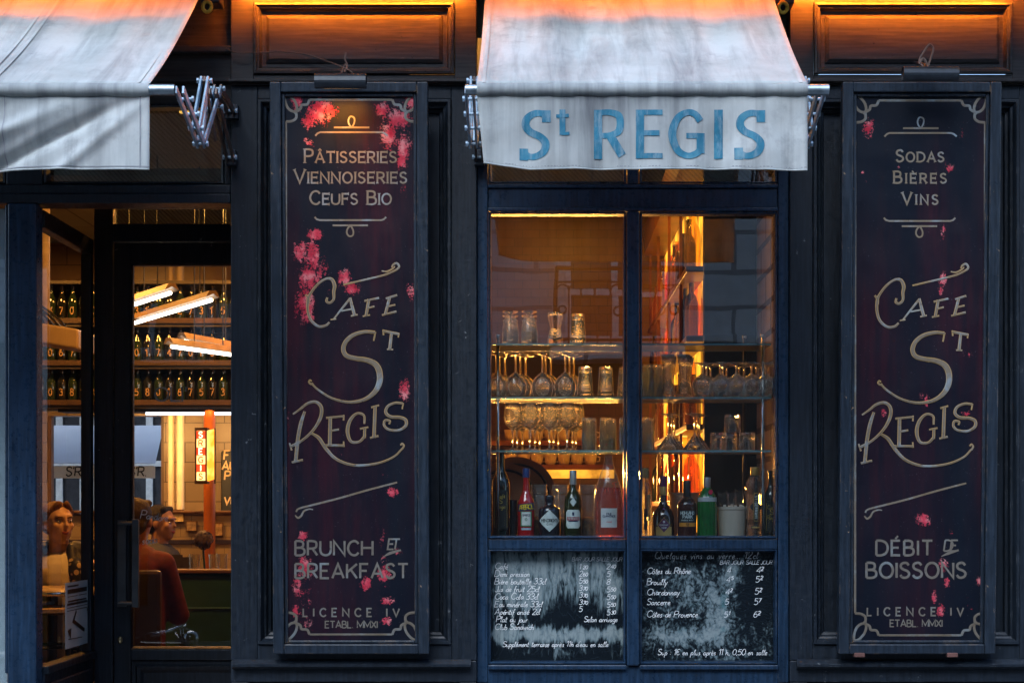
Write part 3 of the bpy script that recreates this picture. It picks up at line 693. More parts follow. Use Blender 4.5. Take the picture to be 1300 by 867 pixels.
# ------------------------------------------------------------------ hanging signs
def sign_axis(px_top, px_bot):
    """sign plane leans outwards at the top"""
    return None
YTOP, YBOT = -.185, -.075
ZBOT, ZTOP = gz(830, YBOT), gz(104, YTOP)
LEAN = Vector((0, YTOP - YBOT, ZTOP - ZBOT)); HS = LEAN.length; UP = LEAN.normalized(); NRM = Vector((0, -UP.z, UP.y))  # front normal
EYE = Vector((0, -DIST, ZE))
def sign_uv(px, py, depth=.0):
    """photo pixel -> (x, v) on the leaning board plane, `depth` behind the front face"""
    d = Vector(((px - VX) / PX, DIST, (VY - py) / PX)); o = Vector((0, YBOT, ZBOT)) - NRM * depth
    t = (o - EYE).dot(NRM) / d.dot(NRM); p = EYE + d * t
    return p.x, (p - o).dot(UP)
DEP = .028
def m_board(name, tint):
    m, nt, out = newmat(name); v = coords(nt)
    at_ = N(nt, "ShaderNodeAttribute"); at_.attribute_name = "flake"
    st_ = N(nt, "ShaderNodeAttribute"); st_.attribute_name = "stain"
    big = noise(nt, v, 3.0, 6, 0.6); vs = coords(nt, (16, 16, 1.2)); streak = noise(nt, vs, 2.0, 5, 0.65)
    c = ramp(nt, big, [(0.3, (0.003, 0.0055, 0.0115)), (0.7, (0.0065, 0.0100, 0.0175))])
    c = mix(nt, ramp(nt, streak, [(0.5, 0.0), (0.8, 0.4)]), c, (0.014, 0.008, 0.011))
    c = mix(nt, math_(nt, 'MULTIPLY', st_.outputs["Fac"], ramp(nt, streak, [(0.3, 0.2), (0.7, 1.0)])), c, tint)
    fn = noise(nt, v, 120, 8, 0.8, 0.5); fn2 = noise(nt, coords(nt, (1, 1, .55)), 42, 5, 0.7)
    nn = math_(nt, 'ADD', math_(nt, 'MULTIPLY', fn, 0.68), math_(nt, 'MULTIPLY', fn2, 0.32))
    th = math_(nt, 'SUBTRACT', 0.735, math_(nt, 'MULTIPLY', at_.outputs["Fac"], 0.31))
    fl = math_(nt, 'MULTIPLY', math_(nt, 'SUBTRACT', nn, th), 75.0, True)
    pk = ramp(nt, noise(nt, v, 22, 4), [(0.35, (0.40, 0.014, 0.035)), (0.52, (0.56, 0.055, 0.085)), (0.70, (0.62, 0.24, 0.24))])
    sp = ramp(nt, noise(nt, v, 210, 2, 0.5), [(0.735, 0.0), (0.75, 0.6)])
    c = mix(nt, sp, c, (0.2, 0.17, 0.18))
    c = mix(nt, fl, c, pk)
    sc_ = noise(nt, coords(nt, (40, 40, 2.5)), 9, 4, 0.8, 0.4)
    c = mix(nt, ramp(nt, sc_, [(0.70, 0.0), (0.76, 0.30)]), c, (0.10, 0.09, 0.11))
    rg = ramp(nt, noise(nt, v, 7, 5, 0.7), [(0.3, 0.28), (0.75, 0.5)])
    h = math_(nt, 'ADD', math_(nt, 'MULTIPLY', streak, 0.25), math_(nt, 'MULTIPLY', fl, 0.6))
    principled(nt, out, c, rg, 0, bump(nt, h, 0.4, 0.003), 0.22); return m
BOARD = m_board("painted_sign_board", (0.065, 0.010, 0.018))
FRAMEP = m_paint("sign_frame_paint", (0.011, 0.017, 0.026), rough=0.36, chips=0.6, chipcol=(0.34, 0.22, 0.13))
def m_gilt(name, c1, c2, c3, rough=.5):
    m, nt, out = newmat(name); v = coords(nt)
    f = noise(nt, v, 11, 5, 0.65); c = ramp(nt, f, [(0.28, c1), (0.52, c2), (0.68, c3)])
    w = ramp(nt, noise(nt, v, 60, 5, 0.7), [(0.62, 0.0), (0.70, 0.75)])
    c = mix(nt, w, c, (0.035, 0.03, 0.035))
    principled(nt, out, c, rough, 0.15, bump(nt, f, 0.1, 0.002)); return m
GILT = m_gilt("worn_gilt_letters", (.165, .115, .065), (.20, .16, .115), (.235, .285, .32))
GILT_EDGE = m_gilt("gold_letter_edge", (.50, .30, .08), (.42, .28, .13), (.36, .36, .32))
GREYG = m_gilt("grey_gilt_letters", (.13, .105, .08), (.17, .15, .125), (.21, .255, .27))
PIV = (1168.5)
def script_paths():
    """display lettering traced in right-hand-sign photo pixels: (points, widths)"""
    k = 2.796
    def P(sx): return [(1060 + float(a.split(",")[0]) / k, 310 + float(a.split(",")[1]) / k) for a in sx.split()]
    o = []
    o.append((P("218,192 216,206 228,211 241,198 241,172 244,150 234,128 212,127 184,146 160,176 150,200 149,238 160,272 186,294 212,292 226,280"), [7, 9, 9, 9, 12, 15, 12, 8, 8, 9, 12, 11, 10, 10, 9, 7], 1))
    o.append((P("141,182 151,196 152,214"), [6, 10, 7], 1))
    o.append((P("275,147 340,132 420,113 458,97 473,84 465,71 452,76 447,86"), [5, 6, 7, 7, 7, 8, 6, 4], 1))
    o.append((P("411,98 430,100 450,90 458,82"), [3, 5, 5, 3], 1))
    o.append((P("240,270 270,232 300,195"), [4, 7, 8], 1)); o.append((P("299,193 306,222 315,256"), [9, 12, 12], 1)); o.append((P("268,240 312,232"), [5, 5], 0)); o.append((P("302,258 326,253"), [5, 5], 0)); o.append((P("230,271 250,268"), [4, 4], 0))
    o.append((P("356,256 366,198"), [11, 12], 0)); o.append((P("350,205 402,194"), [7, 8], 0)); o.append((P("361,230 386,224"), [6, 6], 0)); o.append((P("344,259 370,254"), [5, 5], 0))
    o.append((P("424,252 440,190"), [11, 11], 0)); o.append((P("426,196 466,184"), [7, 8], 0)); o.append((P("434,224 460,218"), [6, 6], 0)); o.append((P("412,255 464,242"), [6, 8], 0))
    o.append((P("383,346 389,314"), [4, 7], 0))
    o.append((P("388,316 352,314 314,324 286,346 275,374 286,398 318,408 358,414 390,430 404,460 402,498 382,532 344,556 290,563 232,548 184,518 164,498"), [12, 14, 16, 18, 19, 19, 19, 21, 26, 27, 25, 20, 14, 10, 8, 7, 6], 1))
    o.append((P("168,496 160,499 153,492 157,485 163,489"), [5, 6, 6, 5, 4], 1))
    o.append((P("416,311 472,322"), [10, 10], 0)); o.append((P("416,306 418,326"), [4, 5], 0)); o.append((P("472,318 470,334"), [5, 4], 0)); o.append((P("446,318 440,375"), [11, 12], 0)); o.append((P("430,376 452,377"), [5, 5], 0))
    o.append((P("106,774 113,700 124,640 138,596"), [14, 15, 15, 10], 1)); o.append((P("92,777 132,768"), [8, 8], 0))
    o.append((P("96,606 122,588 148,568 178,563 197,582 194,618 170,660 130,698 86,722"), [5, 8, 10, 12, 14, 14, 10, 9, 11], 1)); o.append((P("84,708 92,734"), [5, 6], 0))
    o.append((P("160,672 188,690 214,728 252,766 316,787 396,780 454,757 484,728"), [7, 14, 14, 11, 9, 8, 7, 6], 1)); o.append((P("484,730 490,718 484,710 478,716"), [6, 6, 6, 4], 1))
    o.append((P("227,714 229,618"), [15, 14], 0)); o.append((P("214,619 278,613"), [7, 8], 0)); o.append((P("277,608 276,628"), [4, 5], 0)); o.append((P("230,665 260,660"), [7, 7], 0)); o.append((P("208,716 276,717"), [8, 9], 0)); o.append((P("277,722 276,702"), [6, 4], 0))
    o.append((P("350,640 348,610 322,604 298,630 290,668 302,702 330,704 350,686"), [6, 8, 9, 14, 15, 11, 9, 11], 1)); o.append((P("350,690 351,654"), [11, 11], 0)); o.append((P("334,658 364,652"), [6, 6], 0))
    o.append((P("384,690 388,578"), [14, 13], 0)); o.append((P("374,582 402,574"), [6, 6], 0)); o.append((P("370,690 400,683"), [7, 7], 0))
    o.append((P("484,588 488,566"), [4, 5], 0))
    o.append((P("487,568 460,566 433,578 426,600 444,615 476,617 497,627 496,648 470,663 436,660 420,645 424,628 440,630 438,642"), [8, 9, 10, 12, 12, 12, 13, 12, 9, 9, 9, 9, 8, 5], 1))
    o2 = []
    k2 = 3.335
    def P2(sx): return [(1060 + float(a.split(",")[0]) / k2, 590 + float(a.split(",")[1]) / k2) for a in sx.split()]
    o2.append((P2("128,202 140,188 200,172 300,147 430,110 556,77"), [6, 6, 7, 7, 7, 6], 1)); o2.append((P2("124,216 136,227 150,218 162,198 184,190 200,192"), [4, 7, 7, 6, 5, 3], 1))
    k3 = 3.47
    def P3(sx): return [(1060 + float(a.split(",")[0]) / k3, 90 + float(a.split(",")[1]) / k3) for a in sx.split()]
    for st in ("300,254 456,254", "218,291 228,280 240,275 380,275 512,275 524,280 536,290", "215,648 224,658 238,662 375,662 508,662 520,658 530,648", "294,685 450,685"):
        o2.append((P3(st), 6.5, 0))
    o2.append((P3("377,252 366,238 364,222 370,208 379,206 389,212 391,226 386,242 377,252"), 5.5, 1)); o2.append((P3("372,687 359,702 357,718 364,730 373,733 383,728 386,714 382,700 372,687"), 6, 1))
    return [(p, w, s, k) for p, w, s in o], [(p, w, s, k2 if i < 2 else k3) for i, (p, w, s) in enumerate(o2)]
def border_paths():
    """border line with scalloped corners, right-hand sign pixels"""
    x0, x1, y0, y1 = 1085.5, 1250.5, 128.0, 806.0
    res = [([(x0 + 30, y0), (x1 - 30, y0)], 3.2, 0), ([(x0 + 30, y1), (x1 - 30, y1)], 3.2, 0), ([(x0, y0 + 28), (x0, y1 - 28)], 3.2, 0), ([(x1, y0 + 28), (x1, y1 - 28)], 3.2, 0)]
    loop = [(30, 0), (27, 6), (20, 7), (18, 12), (10, 15), (3, 11), (-1, 2), (-1, -6), (5, -5), (12, 3), (14, 12), (10, 17)]
    arm = [(0, 28), (8, 27), (13, 23), (13, 16)]
    for mx, my in ((0, 0), (1, 0), (0, 1), (1, 1)):
        f = lambda p: ((x0 + p[0]) if not mx else (x1 - p[0]), (y0 + p[1]) if not my else (y1 - p[1]))
        res.append(([f(p) for p in loop], 3.6, 1)); res.append(([f(p) for p in arm], 3.6, 1))
    return res
def hanging_sign(left, label, top, mid, flakes, stains, lic_dx):
    dx, dy = (-722.5, -1.0) if left else (0, 0)
    tops = (342, 543, 104) if left else (1070, 1272, 105)
    bots = (346, 545, 831) if left else (1066, 1262, 830)
    xa = (tops[0] - VX) / sc(YTOP); xb = (tops[1] - VX) / sc(YTOP)
    xc = (xa + xb) / 2; Wd = xb - xa
    root = thing("hanging_sign", label, "sign", (xc, YBOT, ZBOT))
    def pt(x, v, h): return Vector((x, YBOT, ZBOT)) + UP * v + NRM * h   # h out of the front face
    M = Matrix(((1, 0, 0, 0), (0, 0, 0, 0), (0, 0, 0, 0), (0, 0, 0, 1)))
    def boxl(m, x0, x1, v0, v1, h0, h1):
        n = len(m.v); m.v += [tuple(pt(x, v, h)) for v in (v0, v1) for h in (h1, h0) for x in (x0, x1)]
        m.f += [tuple(n + i for i in q) for q in ((0, 2, 3, 1), (4, 5, 7, 6), (0, 1, 5, 4), (2, 6, 7, 3), (0, 4, 6, 2), (1, 3, 7, 5))]
    fw, fd = .046, .06
    fr = MB()
    boxl(fr, xa, xa + fw, 0, HS, -fd, 0); boxl(fr, xb - fw, xb, 0, HS, -fd, 0); boxl(fr, xa + fw, xb - fw, HS - .042, HS, -fd, -.001); boxl(fr, xa + fw, xb - fw, 0, .042, -fd, -.001)
    fro = fr.build("frame", FRAMEP, root, bevel=.005)
    # inner slip
    ins = MB(); a, b = xa + fw + .001, xb - fw - .001
    for (x0, x1, v0, v1) in ((a, a + .014, .043, HS - .043), (b - .014, b, .043, HS - .043), (a + .0142, b - .0142, HS - .058, HS - .043), (a + .0142, b - .0142, .043, .056)): boxl(ins, x0, x1, v0, v1, -.05, -.016)
    ins.build("slip", FRAMEP, fro, bevel=.004)
    # board: fine grid with wear masks
    nx, nv = 64, 236; x0, x1, v0, v1 = xa + .04, xb - .04, .038, HS - .038
    g = MB(); g.v = [tuple(pt(x0 + (x1 - x0) * i / nx, v0 + (v1 - v0) * j / nv, -DEP)) for j in range(nv + 1) for i in range(nx + 1)]
    g.f = [(j * (nx + 1) + i, j * (nx + 1) + i + 1, (j + 1) * (nx + 1) + i + 1, (j + 1) * (nx + 1) + i) for j in range(nv) for i in range(nx)]
    bo = g.build("board", BOARD, root)
    fa = bo.data.attributes.new("flake", 'FLOAT', 'POINT'); sa = bo.data.attributes.new("stain", 'FLOAT', 'POINT')
    def mask(lst, k=None):
        out = [0.0] * len(bo.data.vertices)
        for (px, py, rx, ry, amp) in lst:
            cx, cv = sign_uv(px, py, DEP); s = sc(-.1); rx_, ry_ = rx * 1.7 / s, ry * 1.6 / s
            for idx, vv in enumerate(g.v):
                du = (vv[0] - cx) / rx_
                if abs(du) > 2.2: continue
                dv = ((Vector(vv) - pt(0, 0, -DEP)).dot(UP) - cv) / ry_
                q = du * du + dv * dv
                if q < 5: out[idx] = max(out[idx], min(1, amp * 1.22) * math.exp(-q * .9))
        return out
    fa.data.foreach_set("value", mask(flakes)); sa.data.foreach_set("value", mask(stains))
    # lettering
    sgn = sc(-.12)
    def mk(paths, wk, mat, name, base, grow=0.0, use=None):
        pen = Pen()
        for it in paths:
            p, wv, sm = it[0], it[1], it[2]; k = it[3] if len(it) > 3 else 1.0
            ww = [max(.0006, (x / k + grow) / sgn) for x in (wv if isinstance(wv, list) else [wv] * len(p))]
            pen.stroke([sign_uv(q[0] + dx, q[1] + dy, DEP) for q in p], ww, bool(sm), n=5)
        return pen.mesh(lambda u, v, h: pt(u, v, -DEP + h), .00012, base).build(name, mat, root)
    big, orn = script_paths()
    mk([(p, [x * .74 for x in w] if isinstance(w, list) else w * .74, q, k) for p, w, q, k in big], 1, GILT_EDGE, "script_lettering", .0008, .7); mk([(p, [x * .74 for x in w] if isinstance(w, list) else w * .74, q, k) for p, w, q, k in big], 1, GILT, "script_lettering_face", .0028, -.9)
    mk(orn, 1, GILT, "ornament", .0008, .4)
    mk(border_paths(), 1, GREYG, "border_line", .0008, -.3)
    inner = [([(q[0], q[1]) for q in p], .9, s) for p, w_, s in border_paths()]
    mk(inner, 1, GILT, "border_line", .0026)
    # block lettering in sign pixels (+ mapped to the board)
    def block(lines, mat, name):
        pen = Pen()
        for ln in lines:
            txt, cx, by, hpx, wpx, fit = ln[:6]; kw = dict(ln[6]) if len(ln) > 6 else {}
            pen.text(txt, cx, -by, hpx, wpx * .84, 3.0, align='c', fit=fit, **kw)
        def f(u, v, h):
            x, vv = sign_uv(u, -v, DEP); return pt(x, vv, -DEP + h)
        return pen.mesh(f, .00012, .0008).build(name, mat, root)
    block(top, GILT, "lettering"); block(mid, GREYG, "lettering")
    return root, pt, xa, xb
SC = {'serif': .85, 'small': .8}
L_top = [("Pâtisseries", 445, 206.5, 16.5, 3.0, 116, SC), ("Viennoiseries", 445, 232.5, 16.5, 3.0, 142, SC), ("Ceufs Bio", 445, 259.5, 16.5, 3.0, 103, SC)]
L_mid = [("BRUNCH", 424, 704.5, 18, 3.4, 98), ("ET", 499, 697, 13, 2.6, 14, {'slant': .15}), ("BREAKFAST", 446.5, 733.5, 18, 3.4, 143), ("LICENCE IV", 446, 782, 10, 2.4, 122), ("ETABL. MMXI", 446, 796.5, 8.4, 1.8, 66)]
R_top = [("Sodas", 1168, 205.5, 14.5, 3.0, 60, SC), ("Bières", 1168, 232.5, 14.5, 3.0, 66, SC), ("Vins", 1168, 259.5, 14.5, 3.0, 45, SC)]
R_mid = [("DÉBIT", 1148, 704.5, 18.5, 3.6, 71), ("DE", 1206, 699, 13.5, 2.6, 16, {'slant': .15}), ("BOISSONS", 1163, 733, 19, 3.7, 126), ("LICENCE IV", 1162, 781, 10, 2.4, 122), ("ETABL. MMXI", 1163, 795, 8.4, 1.8, 66)]
fl_L = [(377, 128, 7, 10, .9), (405, 142, 14, 15, .85), (420, 141, 8, 8, 1), (392, 155, 7, 9, .8), (394, 182, 5, 5, .7), (388, 178, 3, 3, .7), (485, 139, 8, 8, .85), (521, 129, 9, 9, .9), (505, 152, 14, 11, .95), (493, 172, 9, 15, .9), (512, 188, 8, 16, .8), (510, 206, 6, 9, .9), (512, 240, 4, 12, .6), (468, 190, 3, 12, .35),
        (400, 298, 9, 7, .95), (382, 320, 8, 12, .95), (398, 325, 7, 18, .85), (392, 352, 10, 14, .95), (388, 385, 10, 18, 1), (408, 345, 8, 16, .65), (390, 402, 9, 10, .7), (437, 354, 7, 10, .85), (447, 366, 8, 7, .95), (418, 370, 6, 6, .4), (522, 370, 5, 9, .75), (518, 398, 6, 8, .4), (514, 496, 6, 12, .95), (510, 470, 4, 8, .45), (427, 616, 4, 4, .5), (498, 624, 6, 6, .9),
        (385, 680, 5, 6, .8), (388, 720, 8, 14, .95), (378, 745, 6, 14, .7), (388, 760, 8, 30, .5), (376, 775, 5, 8, .75), (390, 790, 8, 10, .6), (465, 740, 6, 8, .9), (463, 744, 4, 6, .9), (492, 762, 8, 5, 1), (488, 728, 8, 10, .8), (486, 708, 4, 6, .7), (484, 680, 5, 14, .5), (505, 700, 4, 5, .7), (490, 788, 6, 5, .85), (486, 740, 10, 30, .45), (419, 815, 6, 2, .7), (366, 540, 3, 30, .45), (366, 640, 3, 40, .3), (488, 605, 4, 4, .5), (430, 570, 5, 14, .4)]
fl_R = [(1102, 162, 6, 9, .95), (1104, 175, 3, 4, .6), (1207, 213, 7, 5, .7), (1140, 213, 3, 4, .6), (1095, 219, 2, 2, .8), (1099, 230, 2, 2, .6), (1098, 265, 2, 3, .5), (1197, 295, 3, 8, .75), (1197, 355, 4, 8, .9), (1195, 368, 3, 8, .7), (1229, 451, 5, 6, .6), (1176, 508, 3, 6, .9), (1171, 503, 3, 4, .7), (1123, 524, 4, 5, .7), (1226, 525, 5, 3, .8), (1248, 484, 3, 8, .5), (1172, 658, 8, 7, .95), (1198, 716, 5, 8, .8), (1202, 740, 3, 6, .8), (1186, 756, 3, 8, .8), (1194, 775, 4, 8, .9), (1243, 737, 4, 6, .95), (1208, 675, 3, 4, .5), (1225, 765, 14, 20, .38), (1220, 165, 3, 14, .5), (1166, 119, 5, 4, .5), (1223, 175, 4, 10, .4), (1098, 640, 4, 24, .3)]
st_L = [(372, 430, 10, 90, .5), (385, 520, 26, 60, .45), (360, 600, 8, 120, .7), (415, 610, 10, 70, .5), (480, 240, 20, 90, .5), (445, 500, 24, 80, .35), (410, 760, 30, 60, .35), (540, 420, 14, 200, .35), (452, 660, 20, 40, .3)]
st_R = [(1105, 460, 22, 80, .4), (1212, 400, 18, 60, .35), (1185, 300, 10, 60, .4), (1250, 480, 10, 90, .45), (1130, 620, 30, 50, .25), (1172, 650, 12, 120, .3), (1255, 150, 8, 100, .3), (1160, 730, 20, 80, .22)]
sgL = hanging_sign(True, "tall black painted sign for pastries and brunch, heavily flaked with pink paint", L_top, L_mid, fl_L, st_L, 0)
sgR = hanging_sign(False, "tall black painted sign for sodas, beers and wines, lightly flecked with red paint", R_top, R_mid, fl_R, st_R, 0)
# swash strokes under "ET" and "DE", clips below the second sign
for (root, pt, xa, xb), pts in ((sgL, [(486, 707), (495, 702), (509, 698)]), (sgR, [(1195, 706), (1204, 702), (1217, 698)])):
    pen = Pen(); pen.stroke([sign_uv(a, b, DEP) for a, b in pts], [.003, .012, .008], True)
    pen.mesh(lambda u, v, h: pt(u, v, -DEP + h), .0001, .001).build("ornament", GREYG, root)
root, pt, xa, xb = sgR
rust = m_plain("rusty_clip", (.12, .05, .04), .7)
for px in (1091, 1209):
    x = (px - VX) / sc(YBOT); m = MB(); n = 0
    m.box(x - .022, x + .022, YBOT - .008, YBOT + .03, ZBOT - .012, ZBOT + .006).build("clip", rust, root, bevel=.002)

# ------------------------------------------------------------------ picture lamps over the signs
SHADE = m_plain("lamp_shade_black", (.022, .028, .036), .35, .3, .3, 25)
def sign_lamp(px0, px1, py0, py1, label, lit, armpts, cablepts):
    Y = -.30; x0, x1 = gx(px0, Y), gx(px1, Y); zt, zb = gz(py0, Y), gz(py1, Y); zc = (zt + zb) / 2 ; r = (zt - zb) / 2
    t = thing("sign_lamp", label, "lamp", ((x0 + x1) / 2, Y, zb))
    m = MB(); seg = 18; arc = [R(-62 + 282 * i / seg) for i in range(seg + 1)]
    for rr in (r, r - .003):
        for xx in (x0, x1):
            m.v += [(xx, Y - rr * math.cos(a), zc + rr * math.sin(a)) for a in arc]
    n = seg + 1
    for i in range(seg):
        m.f.append((i, i + 1, n + i + 1, n + i)); m.f.append((2 * n + i, 3 * n + i, 3 * n + i + 1, 2 * n + i + 1))
        for k_ in (0, 1): m.f.append((k_ * n + i, (2 + k_) * n + i, (2 + k_) * n + i + 1, k_ * n + i + 1))
    m.f.append((0, n, 3 * n, 2 * n)); m.f.append((n - 1, 3 * n - 1, 4 * n - 1, 2 * n - 1))
    so = m.build("shade", SHADE, t)
    e_ = MB()
    for xx, s_ in ((x0, 1), (x1, -1)):
        e_.v += [(xx + s_ * .004, Y - (r - .003) * math.cos(a), zc + (r - .003) * math.sin(a)) for a in arc]
        k0 = len(e_.v) - n; e_.f.append(tuple(range(k0, k0 + n)) if s_ > 0 else tuple(reversed(range(k0, k0 + n))))
    e_.build("end_cap", SHADE, so)
    MB().tube([(x0 + .03, Y, zc + .006), (x1 - .03, Y, zc + .006)], .009, 8).build("bulb", m_emit("warm_bulb", (1, .45, .1), 5) if lit else m_plain("unlit_bulb", (.5, .48, .42), .3), t)
    for pts, rad, nm in armpts: MB().tube(pts, rad, 8).build(nm, DARKMETAL, t)
    for pts, rad in cablepts: MB().tube([tuple(q) for q in spline(pts, 6)], rad, 6).build("cable", m_plain("old_cable", (.10, .065, .05), .6), t)
    if lit:
        lamp('AREA', "bulb_light", t, ((x0 + x1) / 2, Y + .012, zc - .012), (1, .38, .05), .45, .14, .02, (R(48), 0, 0), R(85))
    return t
cx = gx(432, -.3)
A_ = [[(cx, -.29, gz(100, -.3)), (cx, -.22, gz(88, -.25)), (cx, -.02, gz(88, -.02))], .007, "bracket"]
sign_lamp(400, 465, 94, 115, "cylindrical black lamp glowing warmly over the pink flaked sign", True,
          [A_], [([at(287, 62, -.03), at(300, 67, -.06), at(330, 67, -.035), at(360, 66, -.035), at(390, 70, -.04), at(415, 78, -.08), at(436, 86, -.2), at(448, 93, -.27)], .0035),
                 ([at(437, 92, -.27), at(441, 84, -.25), at(438, 76, -.25), at(439, 67, -.25)], .004), ([at(434, 93, -.27), at(438, 82, -.25), at(442, 90, -.27)], .003)])
cx = gx(1178, -.3)
sign_lamp(1146, 1216, 85, 105, "unlit cylindrical black lamp over the red flecked sign, with a wire loop on top", False,
          [[[(cx, -.29, gz(90, -.3)), (cx, -.22, gz(80, -.25)), (cx, -.02, gz(80, -.02))], .007, "bracket"]],
          [([at(1173, 86, -.28), at(1167, 78, -.26), at(1173, 66, -.25), at(1180, 57, -.25), at(1185, 62, -.25), at(1182, 73, -.26), at(1178, 85, -.28)], .0045), ([at(1167, 82, -.27), at(1172, 75, -.27), at(1178, 84, -.27)], .006)])

# ------------------------------------------------------------------ awnings
def m_canvas(name):
    m, nt, out = newmat(name); v = coords(nt); vs = coords(nt, (9, 1.1, 0.7))
    a = noise(nt, v, 2.6, 6, 0.62); b = noise(nt, vs, 1.5, 6, 0.62, 0.4); d = noise(nt, v, 16, 6, 0.7)
    c = ramp(nt, a, [(0.28, (.44, .47, .455)), (0.62, (.63, .665, .655))])
    c = mix(nt, ramp(nt, b, [(0.44, 0.0), (0.6, 0.28), (0.74, 0.55)]), c, (.13, .14, .15))
    bl = math_(nt, 'MULTIPLY', ramp(nt, d, [(0.50, 0.0), (0.66, 0.32)]), ramp(nt, noise(nt, v, 3.4, 4), [(0.46, 0.0), (0.6, 1.0)]))
    c = mix(nt, bl, c, (.19, .2, .22))
    at_ = N(nt, "ShaderNodeAttribute"); at_.attribute_name = "grime"
    c = mix(nt, math_(nt, 'MULTIPLY', at_.outputs["Fac"], ramp(nt, b, [(0.3, 0.35), (0.65, 1.0)])), c, (.12, .125, .14))
    wv = N(nt, "ShaderNodeTexWave"); wv.inputs["Scale"].default_value = 260; L(nt, v, wv.inputs["Vector"])
    h = math_(nt, 'ADD', math_(nt, 'MULTIPLY', noise(nt, coords(nt, (3, 1.5, 1.5)), 4, 5, 0.6), 1.0), math_(nt, 'MULTIPLY', wv.outputs["Fac"], 0.03))
    p = N(nt, "ShaderNodeBsdfPrincipled"); L(nt, c, p.inputs["Base Color"]); p.inputs["Roughness"].default_value = .8; p.inputs["Specular IOR Level"].default_value = .25
    L(nt, bump(nt, h, 0.35, 0.02), p.inputs["Normal"])
    tl = N(nt, "ShaderNodeBsdfTranslucent"); L(nt, mix(nt, 1.0, c, (.8, .86, .8), 'MULTIPLY'), tl.inputs[0])
    mx = N(nt, "ShaderNodeMixShader"); mx.inputs[0].default_value = 0.28; L(nt, p.outputs[0], mx.inputs[1]); L(nt, tl.outputs[0], mx.inputs[2])
    L(nt, mx.outputs[0], out.inputs["Surface"]); return m
CANVAS = m_canvas("weathered_canvas")
YBAR = -1.17
def awning(label, x0, x1, bar0, bar1, valz, folds, letters=False):
    """x0..x1 canvas, bar0..bar1 tube; valz(t) lower edge of the valance"""
    zb = gz(114.5, YBAR); rb = .024
    root = thing("awning", label, "awning", ((x0 + x1) / 2, YBAR, gz(216, YBAR)))
    nx, ny = int((x1 - x0) * 48), 34
    g = MB(); ytop, ztop = -.02, ZE + 2.215; att = []
    for j in range(ny + 1):
        t = j / ny
        for i in range(nx + 1):
            u = i / nx; x = x0 + (x1 - x0) * u
            sag = .03 * math.sin(math.pi * t) + .006 * math.sin(u * 17 + t * 3) * math.sin(math.pi * t) + .004 * math.sin(u * 41 + 1.3)*math.sin(math.pi*t)
            y = ytop + (YBAR - ytop) * t; z = ztop + (zb + rb - ztop) * t - sag
            g.v.append((x, y, z)); att.append(0.9 * math.exp(-((u - .5) ** 2) * 0) * (0.35 * max(0, math.sin(u * 23 + 2) * math.sin(u * 7.7))))
    g.f = [(j * (nx + 1) + i, j * (nx + 1) + i + 1, (j + 1) * (nx + 1) + i + 1, (j + 1) * (nx + 1) + i) for j in range(ny) for i in range(nx)]
    c = g.build("canopy", CANVAS, root, smooth=True)
    c.data.attributes.new("grime", 'FLOAT', 'POINT').data.foreach_set("value", att)
    so = c.modifiers.new("thick", 'SOLIDIFY'); so.thickness = .003
    # seams along the canopy
    sm = MB()
    for u in ([.02, .98] if letters else [.30, .33, .62, .645, .975]):
        x = x0 + (x1 - x0) * u; pts = []
        for j in range(ny + 1):
            t = j / ny; pts.append((x, ytop + (YBAR - ytop) * t, ztop + (zb + rb - ztop) * t - .03 * math.sin(math.pi * t) + .004))
        for a, b in zip(pts, pts[1:]): sm.quad((a[0] - .006, a[1], a[2]), (a[0] + .006, a[1], a[2]), (b[0] + .006, b[1], b[2]), (b[0] - .006, b[1], b[2]))
    sm.build("seam", CANVAS, c)
    # canvas rolled over the front tube, then the tube itself
    m = MB(); prof = []
    for i in range(19):
        a = R(100 - 15 * i); prof.append((math.cos(a), math.sin(a)))
    nn = 60
    for k in range(nn + 1):
        x = x0 + (x1 - x0) * k / nn; w = .0015 * math.sin(k * .9) + .001 * math.sin(k * 2.3)
        m.v += [(x, YBAR - (rb + w) * ca, zb + (rb + w) * sa) for ca, sa in prof]
    q = len(prof)
    m.f = [(k * q + i, k * q + i + 1, (k + 1) * q + i + 1, (k + 1) * q + i) for k in range(nn) for i in range(q - 1)]
    rl = m.build("front_roll", CANVAS, root, smooth=True); rl.data.attributes.new("grime", 'FLOAT', 'POINT').data.foreach_set("value", [.45] * len(m.v))
    tb = MB().tube([(bar0, YBAR, zb), (bar1, YBAR, zb)], rb - .004, 20, cap=False).tube([(bar0, YBAR, zb), (bar1, YBAR, zb)], rb - .008, 20, cap=False).build("front_tube", METAL, root, smooth=True)
    # valance
    nz = 30; g = MB(); att = []; NX = int((x1 - x0) * 80)
    def val(u, t):
        zlow = valz(u); ztop_ = zb - rb + .003
        x = x0 + (x1 - x0) * u + folds[1](u, t); z = ztop_ + (zlow - ztop_) * t
        return Vector((x, YBAR - .002 + folds[0](u, t), z))
    for j in range(nz + 1):
        for i in range(NX + 1):
            g.v.append(tuple(val(i / NX, j / nz))); att.append(folds[2](i / NX, j / nz))
    g.f = [(j * (NX + 1) + i, j * (NX + 1) + i + 1, (j + 1) * (NX + 1) + i + 1, (j + 1) * (NX + 1) + i) for j in range(nz) for i in range(NX)]
    v = g.build("valance", CANVAS, root, smooth=True); v.data.attributes.new("grime", 'FLOAT', 'POINT').data.foreach_set("value", att)
    so = v.modifiers.new("thick", 'SOLIDIFY'); so.thickness = .0025
    hem = MB()
    NH = 120
    for i in range(NH):
        for tt, off in ((.955, -.0025),):
            a, b = val(i / NH, tt), val((i + 1) / NH, tt); a2, b2 = val(i / NH, tt + .012), val((i + 1) / NH, tt + .012)
            o_ = Vector((0, off, 0)); hem.quad(a + o_, b + o_, b2 + o_, a2 + o_)
